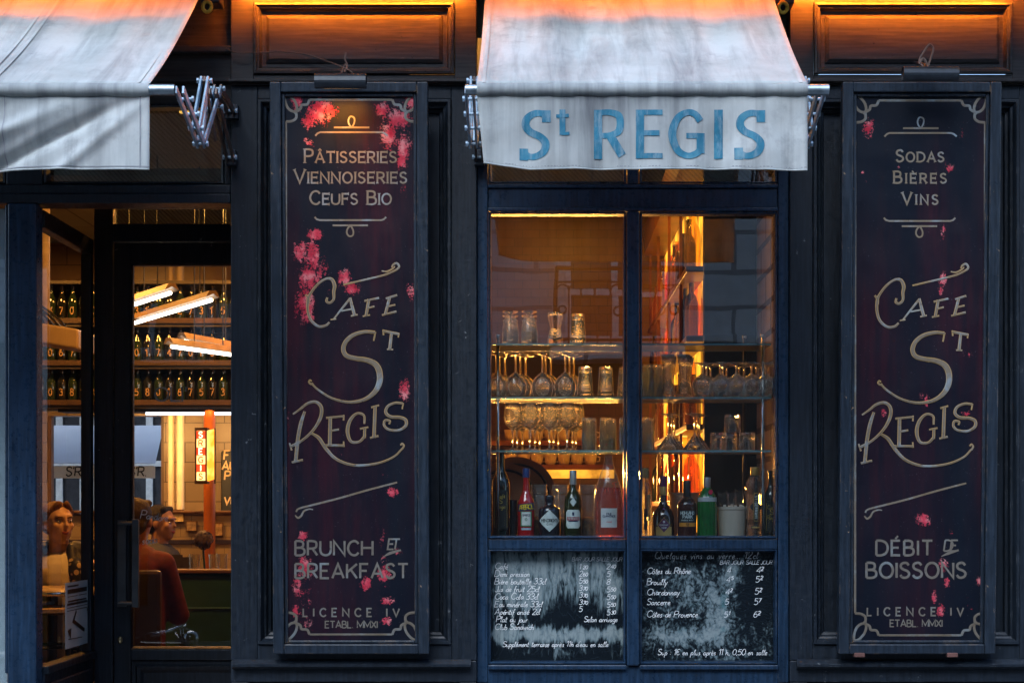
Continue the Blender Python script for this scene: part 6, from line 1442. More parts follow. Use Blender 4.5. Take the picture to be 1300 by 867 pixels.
# projector on its ceiling pole seen through the return glazing
Yp = 2.6; t = thing("projector", "cream projector hung on a pale pole from the ceiling behind the return glazing", "projector", tuple(at(72, 430, Yp)))
c = at(72, 430, Yp); CREAM = m_plain("cream_plastic", (.48, .36, .22), .45, 0, .12)
m = MB(); w_, d_, h_ = .17, .20, .055
m.v = [(c.x + x * w_, c.y + y * d_, c.z + z * h_ + (.035 if (x < 0) else -.02) + (.0 if z < 0 else 0)) for z in (-1, 1) for y in (-1, 1) for x in (-1, 1)]
m.f = [(0, 2, 3, 1), (4, 5, 7, 6), (0, 1, 5, 4), (2, 6, 7, 3), (0, 4, 6, 2), (1, 3, 7, 5)]; m.build("projector_case", CREAM, t, bevel=.012)
MB().tube([(c.x - .07, c.y, c.z + .08), (c.x - .07, c.y, CE)], .032, 14).build("pole", m_plain("pale_pole", (.62, .52, .38), .5), t, smooth=True)
for k in range(3): MB().tube([tuple(q) for q in spline([(c.x - .1 + .04 * k, c.y - .03, c.z + .07), (c.x - .08, c.y - .08, c.z + .14 + .02 * k), (c.x - .03 + .03 * k, c.y - .06, c.z + .10), (c.x + .03 * k, c.y, c.z + .05)])], .007, 6).build("cable", BLACK, t)
# wine racks across the rear wall
YR = 5.0
rk = thing("wine_rack", "dark three-tier rack of numbered bottles across the rear wall", "rack", (-2.9, YR, H(.7)))
rx0, rx1 = gx(15, YR), gx(318, YR); tiers = [gz(514, YR), gz(464, YR), gz(411, YR)]
RAIL = m_plain("rack_rail_wood", (.035, .017, .009), .5, 0, .4, 9)
for z in tiers:
    MB().box(rx0, rx1, YR - .08, YR + .3, z - .03, z).build("rack_board", DARKWALL, rk, bevel=.003); MB().box(rx0, rx1, YR - .095, YR - .082, z - .005, z + .03).build("front_rail", RAIL, rk)
MB().box(rx0, rx1, YR - .08, YR + .3, gz(362, YR), gz(358, YR)).build("top_board", DARKWALL, rk)
MB().box(rx0, rx1, YR + .3, YR + .345, gz(516, YR), gz(358, YR)).build("back_board", m_plain("rack_back", (.05, .022, .009), .6, 0, .4, 3), rk)
bpr = [(0, 0), (.032, 0), (.034, .005), (.034, .145), (.028, .175), (.0135, .205), (.012, .25), (.014, .252), (.014, .265), (0, .265)]
DG = [m_bottle("dark_wine_glass", (.006, .007, .004)), m_bottle("green_wine_glass", (.009, .018, .006))]
DIG = m_plain("cream_numeral", (.27, .165, .075), .5); digits = "6110381448158006757315017470100153106273153384"
bp = None; rowname = ["lowest", "middle", "highest"]
for ti, z in enumerate(tiers):
    x = rx0 + .05; k = 0
    while x < rx1 - .04:
        dgt = digits[(ti * 11 + k) % len(digits)]
        o = MB().lathe(bpr, 14).build("numbered_bottle", DG[k % 2], None, smooth=True, merge=True) if bp is None or k < 2 and ti == 0 else bp[k % 2].copy()
        if o.name not in COL.objects: COL.objects.link(o)
        if bp is None: bp = [o, o]
        elif ti == 0 and k == 1: bp[1] = o
        o.location = (x, YR + .0, z + .001)
        tag(o, "dark wine bottle marked %s, %s along the %s rack tier" % (dgt, ORD[k] if k < len(ORD) else "last", rowname[ti]), "bottle", "numbered bottles on the wine rack")
        pen = Pen(); pen.glyph(dgt, -.013, -.012, .046, .009, serif=.6, thin=.005)
        pen.mesh(lambda u, v, h: ((.0355) * math.sin(u / .044), -.0355 * math.cos(u / .05) - h, .075 + v), .0001).build("numeral", DIG, o)
        x += .074; k += 1
# warm ceiling lamps of the room
for i, (x, y, e_) in enumerate(((-1.75, 1.45, 22), (-3.4, 4.0, 30), (-1.9, 4.2, 28))):
    t = thing("ceiling_lamp", "small warm ceiling lamp in the room behind the door, %s from the street" % ORD[i], "lamp", (x, y, CE)); MB().lathe([(.0001, -.05), (.05, -.045), (.06, -.001)], 20, (x, y, CE)).build("shade", amber("room_lamp_glow_%d" % i, (1, .5, .1), 1.5), t, smooth=True)
    lamp('AREA', "bulb_light", t, (x, y, CE - .06), (1, .40, .07), e_, .3)
# rail lamp under the racks: a thin white strip
t = thing("strip_lamp", "thin white strip lamp fixed below the wine rack", "lamp", tuple(at(240, 525, 4.98))); a, b = at(186, 525.5, 4.98), at(318, 524, 4.98)
MB().box(a.x, b.x, 4.95, 4.98, a.z - .008, a.z + .012).build("diffuser", m_emit("cool_strip", (.62, .70, .85), 1.3), t); MB().box(a.x - .6, b.x, 4.95, 5.15, a.z + .0125, a.z + .05).build("housing", BLACK, t); lamp("AREA", "warm_fill_light", t, ((a.x + b.x) / 2 - .3, 5.18, a.z - .02), (1, .52, .16), 14, 1.6, .05, (R(50), 0, 0))  # warm area light added to brighten the wall below the rack
# columns and curtain left of the lantern
for px, w_, col, lb in ((217, 8, (.45, .36, .24), "slender cream iron column beside the rear window"), (229, 10, (.50, .42, .30), "thicker cream iron column beside the lit lantern")):
    c = at(px, 0, 5.75); t = thing("column", lb, "column", (c.x, 5.75, FZ)); r = w_ / 2 / sc(5.75)
    MB().lathe([(r * 1.5, 0), (r * 1.5, .15), (r, .2), (r * .92, CE - FZ - .12), (r * 1.3, CE - FZ - .04), (r * 1.3, CE - FZ)], 20, (c.x, 5.75, FZ), ribs=10, ribamp=.03).build("shaft", m_plain("cream_column_paint", col, .5, 0, .25, 5), t, smooth=True, autosmooth=40)
# lantern sign on its orange post
YL = 4.6; c = at(257, 612, YL); s = sc(YL); t = thing("lantern_sign", "glowing amber lantern with red and cream letter squares on an orange post", "lit sign", (c.x, YL, FZ))
ORG = m_plain("orange_post_paint", (.52, .15, .02), .5, 0, .2, 4)
post = MB(); pw = 15 / 2 / s
def pz(py): return gz(py, YL)
post.lathe([(pw, FZ), (pw, pz(615)), (pw * 1.0, pz(530)), (pw * .75, pz(520)), (.0001, pz(519))], 20, (at(262, 0, YL).x, YL + .12, 0)).build("post", ORG, t, smooth=True)
la, lb_, lc_ = at(251, 0, YL).x, at(263, 0, YL).x, at(272, 0, YL).x; zt_, zb_ = pz(547), pz(610)
m, nt, out = newmat("lantern_glow"); v = coords(nt); e = N(nt, "ShaderNodeEmission"); L(nt, ramp(nt, noise(nt, v, 9, 2), [(.35, (1, .28, .02)), (.6, (1, .55, .12)), (.75, (1, .8, .4))]), e.inputs[0]); e.inputs[1].default_value = 1.0; L(nt, e.outputs[0], out.inputs[0]); LGL = m
MB().box(la, lb_, YL - .06, YL - .02, zb_, zt_).build("letter_face", m_emit("cream_lit_square", (1, .62, .18), 1.1), t)
m = MB(); m.quad((lb_ + .004, YL - .06, zb_ - .01), (lc_, YL + .02, zb_ + .01), (lc_, YL + .02, zt_ + .015), (lb_ + .004, YL - .06, zt_)); m.build("side_pane", LGL, t)
RLIT = m_emit("red_lit_square", (.85, .05, .01), .9); n = 6; hs = (zt_ - zb_) / n
for i, ch in enumerate("SREGIS"):
    z0 = zt_ - hs * (i + 1); red = i in (0, 2, 4)
    if red: MB().box(la + .002, lb_ - .002, YL - .0625, YL - .0605, z0 + .001, z0 + hs - .001).build("letter_square", RLIT, t)
    pen = Pen(); pen.text(ch, 0, 0, hs * .68, hs * .13, 0, align='c'); cx_ = (la + lb_) / 2
    pen.mesh(lambda u, v, h: (cx_ + u, YL - .0645 - h, z0 + hs * .16 + v), .0002).build("lettering", m_emit("cream_letter", (1, .75, .4), 1.6) if red else m_emit("red_letter", (.7, .03, .01), .7), t)
bz = m_plain("dark_bronze", (.06, .03, .012), .45, .5)
f_ = MB(); 
for x_, y_ in ((la - .006, YL - .066), (lb_ - .001, YL - .068), (lc_ - .004, YL + .015)): f_.box(x_, x_ + .01, y_, y_ + .01, zb_ - .02, zt_ + .02)
f_.box(la - .008, lb_ + .012, YL - .07, YL + .02, zt_, zt_ + .02).box(la - .008, lb_ + .012, YL - .07, YL + .02, zb_ - .022, zb_).build("frame", bz, t)
# board with chalk words beside it
t = thing("chalk_board", "black chalk board with pale hand lettering beyond the lantern", "board", tuple(at(290, 640, 6.2))); a, b = at(279, 652, 6.25), at(330, 572, 6.25)
MB().box(a.x, b.x, 6.3, 6.36, a.z, b.z).build("board", BLACK, t, bevel=.01); pen = Pen(); s = sc(6.29)
for txt, px, py, h_ in (("F", 284, 583, 11), ("AU", 282, 596, 10), ("P", 285, 609, 11), ("VIN", 284, 640, 9)): pen.text(txt, px, -py, h_, 2, 1.5, slant=.1, jit=.4)
pen.mesh(lambda u, v, h: ((u - VX) / s, 6.2985 - h, ZE + (VY + v) / s), .0002).build("lettering", m_plain("cream_chalk", (.7, .5, .28), .7), t)
# bench wall, banquettes, tables and what stands on them
GRN = m_plain("dark_green_leather", (.012, .05, .034), .4, 0, .3, 6)
t = thing("banquette", "dark green upholstered bench behind the door glass", "bench", (gx(250, 2.6), 2.6, FZ)); x0_, x1_ = gx(196, 2.6), gx(420, 2.6)
MB().box(x0_, x1_, 2.5, 2.62, FZ + .05, gz(727, 2.6)).build("backrest", GRN, t, bevel=.02); MB().box(x0_, x1_, 2.63, 3.1, FZ + .05, FZ + .45).build("seat", GRN, t, bevel=.03); MB().box(x0_ - .01, x1_, 2.48, 2.65, gz(727, 2.6) + .001, gz(724, 2.6) + .01).build("top_rail", WOOD, t, bevel=.006); MB().box(x0_, x1_, 2.492, 2.498, gz(771, 2.6), gz(769, 2.6)).build("piping", m_plain("pale_green_piping", (.05, .14, .12), .5), t)
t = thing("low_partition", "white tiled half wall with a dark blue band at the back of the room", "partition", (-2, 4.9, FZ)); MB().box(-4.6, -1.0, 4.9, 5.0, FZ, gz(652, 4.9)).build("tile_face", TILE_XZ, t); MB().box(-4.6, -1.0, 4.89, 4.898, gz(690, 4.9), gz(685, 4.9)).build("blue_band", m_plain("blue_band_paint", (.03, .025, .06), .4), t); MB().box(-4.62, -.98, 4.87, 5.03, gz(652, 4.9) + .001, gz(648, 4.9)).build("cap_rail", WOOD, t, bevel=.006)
t = thing("side_table", "dark wooden table behind the bench carrying the round flower vase", "table", (gx(240, 3.2), 3.3, FZ)); MB().box(gx(205, 3.2), gx(340, 3.2), 3.12, 3.6, gz(727, 3.2) - .03, gz(727, 3.2)).build("tabletop", WOOD, t, bevel=.004)
for px in (215, 325):
    for y in (3.18, 3.54): MB().box(gx(px, 3.2) - .02, gx(px, 3.2) + .02, y - .02, y + .02, FZ, gz(727, 3.2) - .031).build("leg", WOOD, t)
zt3 = gz(727, 3.2)
c = at(258, 685, 3.25); t = thing("flower_globe", "dark round flower ball on a thin stalk on the side table", "ornament", (c.x, 3.25, zt3))
m = MB(); rb_ = 12.5 / sc(3.25)
rg_ = random.Random(3)
for k in range(240):
    a, b_ = rg_.uniform(0, 6.28), math.acos(rg_.uniform(-1, 1)); d = Vector((math.sin(b_) * math.cos(a), math.sin(b_) * math.sin(a), math.cos(b_))); p = c + d * rb_ * rg_.uniform(.8, 1.02); u = d.orthogonal().normalized() * .012; w2 = d.cross(u); tw = d * rg_.uniform(-.004, .008)
    m.poly([p - u, p - w2 * .7 + tw, p + u + tw, p + w2 * .7])
m.ellip(c, (rb_ * .82,) * 3, 14, 10).build("flower_head", m_plain("dusky_petals", (.07, .05, .075), .6, 0, .8, 30), t); MB().tube([(c.x, 3.25, c.z - rb_ * .8), (c.x + .01, 3.25, zt3)], .006, 6).build("stalk", GRN, t)
for px, hh_, lb in ((224, 23, "small dark picture stand leaning on the side table, nearest the man in red"), (237, 20, "second small dark stand on the side table, next to the flower ball")):
    c = at(px, 727, 3.22); t = thing("table_card", lb, "card stand", (c.x, 3.22, zt3)); h_ = hh_ / sc(3.22); m = MB().box(-.035, .035, -.006, .006, 0, h_).xform(Matrix.Translation((c.x, 3.22, zt3)) @ Matrix.Rotation(-.15, 4, 'X')); m.build("card", m_plain("dark_card", (.03, .02, .015), .4), t)
# sheets on the half wall, glasses on the side table
for px, py, w_, h_, col, lb in ((226, 655, 13, 14, (.50, .42, .24), "yellowed notice on the half wall behind the man in red"), (214, 668, 9, 12, (.40, .30, .2), "small brown card on the half wall beside the dark haired guest"), (243, 668, 12, 11, (.30, .22, .14), "framed postcard on the half wall between the notice and the lantern post"), (276, 672, 12, 15, (.36, .26, .16), "framed print on the half wall beyond the lantern post")):
    a, b = at(px - w_ / 2, py + h_ / 2, 4.88), at(px + w_ / 2, py - h_ / 2, 4.88); t = thing("notice_card", lb, "card", (a.x, 4.88, a.z)); MB().box(a.x, b.x, 4.880, 4.886, a.z, b.z).build("sheet", m_plain("card_paper", col, .7, 0, .5, 40), t); MB().box(a.x - .008, b.x + .008, 4.8862, 4.889, a.z - .008, b.z + .008).build("frame", WOOD, t)
for i, (px, y_) in enumerate(((247, 3.2), (272, 3.22), (282, 3.3))):
    o = MB().lathe([(.0001, 0), (.028, 0), (.034, .11), (.032, .11), (.026, .008), (.0001, .006)], 20).build("water_glass", m_crystal("water_glass", (.95, .96, .96), .3), None, smooth=True, autosmooth=50); o.location = (gx(px, y_), y_, zt3 + .001); tag(o, ("plain water glass between the card stand and the flower ball", "plain water glass right beside the flower ball's stalk", "plain water glass at the pier end of the side table")[i], "glass", "water glasses on the side table")
# round cafe table and bentwood chair before the woman
Yt = 1.55; c = at(66, 758, Yt)
t = thing("cafe_table", "round cafe table in front of the seated woman", "table", (c.x, Yt, FZ)); r_ = .33
MB().lathe([(.0001, 0), (r_ - .01, 0), (r_, .01), (r_, .022), (r_ - .008, .03), (.0001, .03)], 40, (c.x, Yt, gz(757, Yt - .3))).build("tabletop", m_plain("pale_table_top", (.42, .30, .17), .35, 0, .2, 8), t, smooth=True, autosmooth=40)
MB().lathe([(r_ + .004, .004), (r_ + .008, .012), (r_ + .004, .02)], 40, (c.x, Yt, gz(757, Yt - .3))).build("metal_rim", CHROME, t, smooth=True)
MB().lathe([(.03, 0), (.025, .1), (.02, .3), (.03, gz(757, Yt - .3) - FZ)], 14, (c.x, Yt, FZ)).build("pedestal", BLACK, t, smooth=True)
c2 = at(58, 780, 1.2); t = thing("bistro_chair", "round backed bistro chair tucked in close behind the return glazing", "chair", (c2.x, 1.25, FZ)); zs = FZ + .47
MB().lathe([(.0001, 0), (.19, 0), (.205, .012), (.2, .03), (.0001, .026)], 32, (c2.x, 1.25, gz(781, 1.05))).build("seat", m_plain("cane_seat", (.40, .26, .12), .5, 0, .5, 60), t, smooth=True, autosmooth=40)
zs = gz(781, 1.05)
for a_ in (.7, 2.3, 3.9, 5.5): MB().tube([(c2.x + .17 * math.cos(a_), 1.25 + .17 * math.sin(a_), zs), (c2.x + .21 * math.cos(a_), 1.25 + .21 * math.sin(a_), FZ)], .013, 8).build("leg", BLACK, t)
MB().tube([(c2.x + .14 * math.cos(k), 1.25 + .14 * math.sin(k), zs - .16) for k in [2 * math.pi * i / 24 for i in range(25)]], .009, 6).build("hoop", BLACK, t, smooth=True)
MB().tube([tuple(q) for q in spline([(c2.x - .19, 1.1, zs), (c2.x - .2, 1.08, zs + .25), (c2.x - .13, 1.06, zs + .38), (c2.x, 1.055, zs + .42), (c2.x + .13, 1.06, zs + .38), (c2.x + .2, 1.08, zs + .25), (c2.x + .19, 1.1, zs)])][0:1] + [(c2.x - .19, 1.1, zs - .02)], .012, 8).build("back_post", BLACK, t)
# poster in the return glazing
t = thing("poster", "pale blue printed sheet with bold dark bars taped inside the return glazing", "poster", (XS, .74, gz(780, .7))); xs = XS + .001
ya_, yb2 = DIST * 0 + ((PX * DIST) / ((88 - VX) / XS) - DIST), ((PX * DIST) / ((117 - VX) / XS) - DIST)
za_ = ZE + (VY - 740) / sc(ya_); zb3 = ZE + (VY - 824) / sc(ya_)
MB().box(xs - .02, xs - .0185, ya_, yb2, zb3, za_).build("sheet", m_plain("pale_blue_sheet", (.42, .52, .56), .6, 0, .06, 8), t)
pen = Pen(); W_, H_ = yb2 - ya_, za_ - zb3
def bar(u0, u1, v0, v1): pen.stroke([(u0 * W_, (v0 + v1) / 2 * H_), (u1 * W_, (v0 + v1) / 2 * H_)], (v1 - v0) * H_)
bar(.08, .55, .93, .955); bar(.08, .92, .83, .895); bar(.1, .9, .70, .725); bar(.06, .94, .65, .685); bar(.06, .94, .61, .62); bar(.06, .94, .565, .575); bar(.08, .5, .78, .79); bar(.55, .9, .78, .79)
pen.stroke([(.45 * W_, .55 * H_), (.32 * W_, .40 * H_), (.80 * W_, .22 * H_)], [.016, .02, .018]); pen.stroke([(.92 * W_, .54 * H_), (.98 * W_, .5 * H_)], .012); pen.stroke([(.08 * W_, .27 * H_), (.22 * W_, .22 * H_)], [.004, .05]); pen.stroke([(.1 * W_, .14 * H_), (.7 * W_, .12 * H_)], .004)
pen.mesh(lambda u, v, h: (xs - .0175 + h, ya_ + u, zb3 + v), .0001).build("print", BLACK, t)

# ------------------------------------------------------------------ people
def m_skin(name, c): return m_plain(name, c, .5, 0, .12, 9)
SKIN = m_skin("skin", (.62, .38, .27)); EYEW = m_plain("eye_white", (.6, .58, .55), .3); EYED = m_plain("eye_dark", (.02, .015, .01), .2); LIP = m_plain("lip", (.34, .06, .05), .45); BROW = m_plain("brow", (.10, .05, .02), .7)
def remesh(o, size, smooth_it=6):
    r = o.modifiers.new("skin", 'REMESH'); r.mode = 'VOXEL'; r.voxel_size = size; r.use_smooth_shade = True
    s_ = o.modifiers.new("soft", 'SMOOTH'); s_.iterations = smooth_it; s_.factor = .5
def head_shapes(m, Mt, s=1.0):
    """head about 0.22 m high; face towards local -Y, Mt places the head's centre"""
    def e(c, r): 
        k = MB(); k.ellip(Vector(c) * s, tuple(x * s for x in r), 20, 14); k.xform(Mt); n0 = len(m.v); m.v += k.v; m.f += [tuple(n0 + i for i in f) for f in k.f]
    e((0, .012, .025), (.074, .092, .088)); e((0, -.022, -.035), (.058, .066, .075)); e((0, -.05, -.088), (.028, .028, .024)); e((0, -.058, -.05), (.033, .026, .022))
    e((0, -.095, -.018), (.012, .017, .013)); e((0, -.086, .008), (.008, .014, .028)); e((.034, -.06, -.018), (.026, .022, .024)); e((-.034, -.06, -.018), (.026, .022, .024)); e((0, -.074, .032), (.05, .018, .014))
    e((.074, .01, -.008), (.010, .018, .030)); e((-.074, .01, -.008), (.010, .018, .030)); e((0, -.074, -.056), (.022, .014, .008))
def hand_shapes(m, wrist, direc, palmn, s=1.0, curl=.5):
    """palm, four unequal bent fingers, thumb; direc = along the hand, palmn = out of the palm"""
    d = Vector(direc).normalized(); nrm = (Vector(palmn) - d * Vector(palmn).dot(d)).normalized(); sd_ = d.cross(nrm); w = Vector(wrist)
    m.capsule(w + d * .02 + sd_ * .018, w + d * .078 + sd_ * .026, .016, .014); m.capsule(w + d * .02, w + d * .085, .017, .014); m.capsule(w + d * .02 - sd_ * .018, w + d * .078 - sd_ * .024, .016, .013)
    for k, (off, ln) in enumerate(((.030, .068), (.010, .078), (-.011, .072), (-.030, .056))):
        p0 = w + d * .082 + sd_ * off; a1 = curl * .8; d1 = d * math.cos(a1) + nrm * math.sin(a1); a2 = curl * 1.9; d2 = d * math.cos(a2) + nrm * math.sin(a2)
        p1 = p0 + d1 * ln * .5; p2 = p1 + d2 * ln * .5; m.capsule(p0 - d * .02, p1, .0088, .0082, 8); m.capsule(p1, p2, .0082, .0068, 8)
    t0 = w + d * .025 + sd_ * .028; t1 = t0 + (d * .6 + sd_ * .7 + nrm * .35).normalized() * .042; t2 = t1 + (d * .9 + sd_ * .15 + nrm * .4).normalized() * .03; m.capsule(t0, t1, .012, .0095, 8); m.capsule(t1, t2, .0095, .0075, 8)
def face_bits(root, Mt, body, s=1.0, smile=True):
    def part(name, mat, build): k = MB(); build(k); k.xform(Mt); return k.build(name, mat, body, smooth=True)
    for sx in (-1, 1):
        part("eye", EYEW, lambda k: k.ellip((sx * .030 * s, -.074 * s, .004 * s), (.0125 * s, .009 * s, .0062 * s), 12, 8)); part("iris", EYED, lambda k: k.ellip((sx * .030 * s, -.0815 * s, .004 * s), (.0052 * s, .003 * s, .0052 * s), 10, 6))
        part("eyebrow", BROW, lambda k: k.tube([(sx * .016 * s, -.089 * s, .024 * s), (sx * .032 * s, -.086 * s, .028 * s), (sx * .048 * s, -.073 * s, .022 * s)], [.003, .0035, .0015], 6))
    part("lips", LIP, lambda k: (k.tube([(-.023 * s, -.076 * s, -.050 * s), (-.010 * s, -.088 * s, -.0535 * s), (0, -.0905 * s, -.0545 * s), (.010 * s, -.088 * s, -.0535 * s), (.023 * s, -.076 * s, -.050 * s)], [.0015, .0045, .005, .0045, .0015], 6), k.tube([(-.018 * s, -.080 * s, -.056 * s), (0, -.089 * s, -.063 * s), (.018 * s, -.080 * s, -.056 * s)], [.0015, .005, .0015], 6)))
# -- woman, seated, turned three-quarters to the street and smiling at her companion
Yw = 2.0; hd = at(74, 664, Yw); MtH = Matrix.Translation(hd) @ Matrix.Rotation(R(40), 4, 'Z') @ Matrix.Rotation(R(-4), 4, 'X')
HIP = Vector((hd.x - .02, Yw + .08, FZ + .50)); CH = Vector((hd.x + .0, Yw + .04, hd.z - .315)); NK = Vector((hd.x - .003, Yw + .022, hd.z - .09))
wm = thing("person", "smiling woman with tied back hair, cream top and patterned jacket behind the return glazing", "person", (HIP.x, HIP.y, FZ))
m = MB(); head_shapes(m, MtH)
shl, shr = Vector((CH.x - .17, CH.y + .02, CH.z + .12)), Vector((CH.x + .17, CH.y - .0, CH.z + .12))
m.capsule(NK + Vector((0, .0, -.08)), NK + Vector((.0, .0, .06)), .055, .05); m.capsule(CH + Vector((-.08, 0, .10)), CH + Vector((.08, 0, .10)), .085, .085); m.capsule(CH + Vector((0, 0, .05)), HIP, .13, .14); m.capsule(HIP + Vector((-.08, 0, -.02)), HIP + Vector((.08, 0, -.02)), .13, .13)
m.capsule(shl, shr, .06, .06)
elr, wrr = Vector((shr.x + .07, shr.y - .10, shr.z - .27)), Vector((shr.x + .075, shr.y - .20, shr.z - .11)); ell, wrl = Vector((shl.x - .05, shl.y - .08, shl.z - .28)), Vector((shl.x + .06, shl.y - .28, shl.z - .33))
for a, b, c_ in ((shr, elr, wrr), (shl, ell, wrl)): m.capsule(a, b, .048, .040); m.capsule(b, c_, .040, .027)
hand_shapes(m, wrr, (.05, -.15, .6), (-.8, -.4, 0), curl=.75); hand_shapes(m, wrl, (.6, -.8, .05), (0, 0, -1), curl=.4)
for sx in (-1, 1):
    kn = HIP + Vector((sx * .10, -.42, -.02)); m.capsule(HIP + Vector((sx * .09, -.02, -.03)), kn, .085, .06); m.capsule(kn, Vector((kn.x, kn.y + .02, FZ + .07)), .058, .038); m.capsule(Vector((kn.x, kn.y + .03, FZ + .04)), Vector((kn.x, kn.y - .14, FZ + .03)), .04, .03)
wb = m.build("body", SKIN, wm); remesh(wb, .0065, 5); face_bits(wm, MtH, wb)
HAIRF = m_hair("fair_hair", (.26, .13, .05))
k = MB(); k.ellip((0, .024, .038), (.081, .090, .083), 24, 16).ellip((0, .110, -.01), (.036, .034, .038), 14, 10).ellip((0, .07, .0), (.066, .055, .06), 16, 12)
for sx in (-1, 1): k.capsule((sx * .022, -.058, .098), (sx * .068, -.018, .055), .018, .016)
k.xform(MtH); ho = k.build("hair", HAIRF, wb); remesh(ho, .006, 4)
CRM = m_plain("cream_cloth", (.66, .60, .48), .75, 0, .12, 12)
k = MB(); k.capsule(CH + Vector((0, -.02, .03)), HIP + Vector((0, -.01, .04)), .143, .152).capsule(CH + Vector((-.06, -.02, .085)), CH + Vector((.06, -.02, .085)), .085, .085); o = k.build("top", CRM, wb); remesh(o, .009, 4)
m_, nt, out = newmat("patterned_jacket"); v = coords(nt); vo = N(nt, "ShaderNodeTexVoronoi"); vo.inputs["Scale"].default_value = 24; L(nt, v, vo.inputs["Vector"]); f = math_(nt, 'MULTIPLY', ramp(nt, vo.outputs["Distance"], [(.30, 1.0), (.38, 0.0)]), ramp(nt, noise(nt, v, 7, 3), [(.50, 0.0), (.54, 1.0)])); principled(nt, out, mix(nt, f, (.012, .014, .026), (.55, .42, .26)), .6); JK = m_
k = MB()
for sx, sh_, el_, wr_ in ((-1, shl, ell, wrl), (1, shr, elr, wrr)):
    k.capsule(sh_ + Vector((-sx * .085, .0, .045)), sh_ + Vector((sx * .01, 0, .005)), .060, .072).capsule(sh_ + Vector((-sx * .10, -.05, .06)), sh_ + Vector((-sx * .075, -.11, -.06)), .026, .032); k.capsule(sh_, el_, .064, .055); k.capsule(el_, el_ + (wr_ - el_) * .80, .055, .042)
    for y_, rr_ in ((-.115, .045), (-.05, .075), (.05, .075)): k.capsule(CH + Vector((sx * .108, y_ + .02, .085)), HIP + Vector((sx * .14, y_, .03)), rr_, rr_)
k.capsule(CH + Vector((-.08, .07, .10)), HIP + Vector((-.06, .07, .05)), .09, .1).capsule(CH + Vector((.08, .07, .10)), HIP + Vector((.06, .07, .05)), .09, .1)
o = k.build("jacket", JK, wb); remesh(o, .009, 4)
k = MB(); k.tube([tuple(q) for q in spline([NK + Vector((-.055, .0, -.05)), NK + Vector((-.03, -.05, -.085)), NK + Vector((.01, -.062, -.095)), NK + Vector((.05, -.03, -.06))])], .003, 6).build("necklace", m_plain("gold_chain", (.5, .3, .08), .3, .9), wb)
# -- man in red with his back to the street, and a third guest beyond
def sitter(px, py, Y, rz, label, skin, hairc, cloth, clothname, wide=1.0, mats=None):
    hd = at(px, py, Y); Mt = Matrix.Translation(hd) @ Matrix.Rotation(rz, 4, 'Z'); Rz = Matrix.Rotation(rz, 4, 'Z').to_3x3()
    t = thing("person", label, "person", (hd.x, Y, FZ)); m = MB(); head_shapes(m, Mt)
    def w(x, y, z): return hd + Rz @ Vector((x * wide, y, z))
    m.capsule(w(0, .03, -.17), w(0, .01, -.06), .062, .056); m.capsule(w(-.16, .04, -.23), w(.16, .04, -.23), .07, .07); m.capsule(w(0, .04, -.28), w(0, .06, -.72), .15, .15); m.capsule(w(-.09, .06, -.76), w(.09, .06, -.76), .13, .13)
    arms = []
    for sx in (-1, 1):
        a, b, c_ = w(sx * .18, .04, -.23), w(sx * .24, -.06, -.50), w(sx * .16, -.30, -.50); arms.append((a, b, c_)); m.capsule(a, b, .055, .045); m.capsule(b, c_, .045, .03); hand_shapes(m, c_, Rz @ Vector((-sx * .2, -1, 0)), (0, 0, -1), curl=.5)
        kn = w(sx * .12, -.40, -.76); m.capsule(w(sx * .09, .03, -.78), kn, .09, .065); m.capsule(kn, Vector((kn.x, kn.y, FZ + .08)), .06, .04); ft = Vector((kn.x, kn.y, FZ + .04)); m.capsule(ft, ft + Rz @ Vector((0, -.16, -.005)), .042, .034)
    b = m.build("body", skin, t); remesh(b, .008, 5); face_bits(t, Mt, b)
    k = MB(); k.ellip((0, .028, .038), (.083, .092, .088), 20, 14).ellip((0, .06, -.02), (.070, .06, .06), 16, 12).capsule((-.045, -.035, .092), (.045, -.035, .092), .022, .022); k.xform(Mt); o = k.build("hair", m_hair(clothname + "_hair", hairc), b); remesh(o, .007, 4)
    k = MB(); k.capsule(w(-.15, .045, -.235), w(.15, .045, -.235), .082, .082).capsule(w(0, .045, -.28), w(0, .06, -.74), .168, .168).capsule(w(0, .035, -.19), w(0, .04, -.24), .078, .10)
    for a, bb_, c_ in arms: k.capsule(a, bb_, .07, .06); k.capsule(bb_, bb_ + (c_ - bb_) * .75, .06, .045)
    o = k.build("sweater", cloth, b); remesh(o, .010, 4)
    return t
sitter(175, 661, 2.05, R(172), "man in a red sweater with dark cropped hair seated with his back to the door", m_skin("tan_skin", (.36, .18, .11)), (.03, .017, .01), m_plain("red_knit", (.075, .0012, .008), .8, 0, .3, 26), "red", .84)
sitter(206, 664, 4.5, R(70), "dark haired guest seated farther back, partly hidden by the man in red", m_skin("light_skin", (.26, .13, .08)), (.012, .009, .008), m_plain("brown_knit", (.025, .028, .04), .8, 0, .25, 30), "brown", .95)
t = thing("dining_chair", "dark upholstered chair carrying the man in red", "chair", (gx(178, 2.0), 2.0, FZ)); c = at(178, 0, 2.0); MB().box(c.x - .22, c.x + .22, 1.86, 2.3, FZ + .40, FZ + .47).build("seat", BLACK, t, bevel=.02)
MB().box(c.x - .24, c.x + .17, 1.70, 1.745, FZ + .44, gz(723, 1.76)).build("backrest", m_plain("dark_brown_leather", (.03, .014, .01), .4, 0, .3, 9), t, bevel=.02)
for sx in (-.19, .19):
    for y in (1.78, 2.26): MB().box(c.x + sx - .018, c.x + sx + .018, y - .018, y + .018, FZ, FZ + .3999).build("leg", BLACK, t)
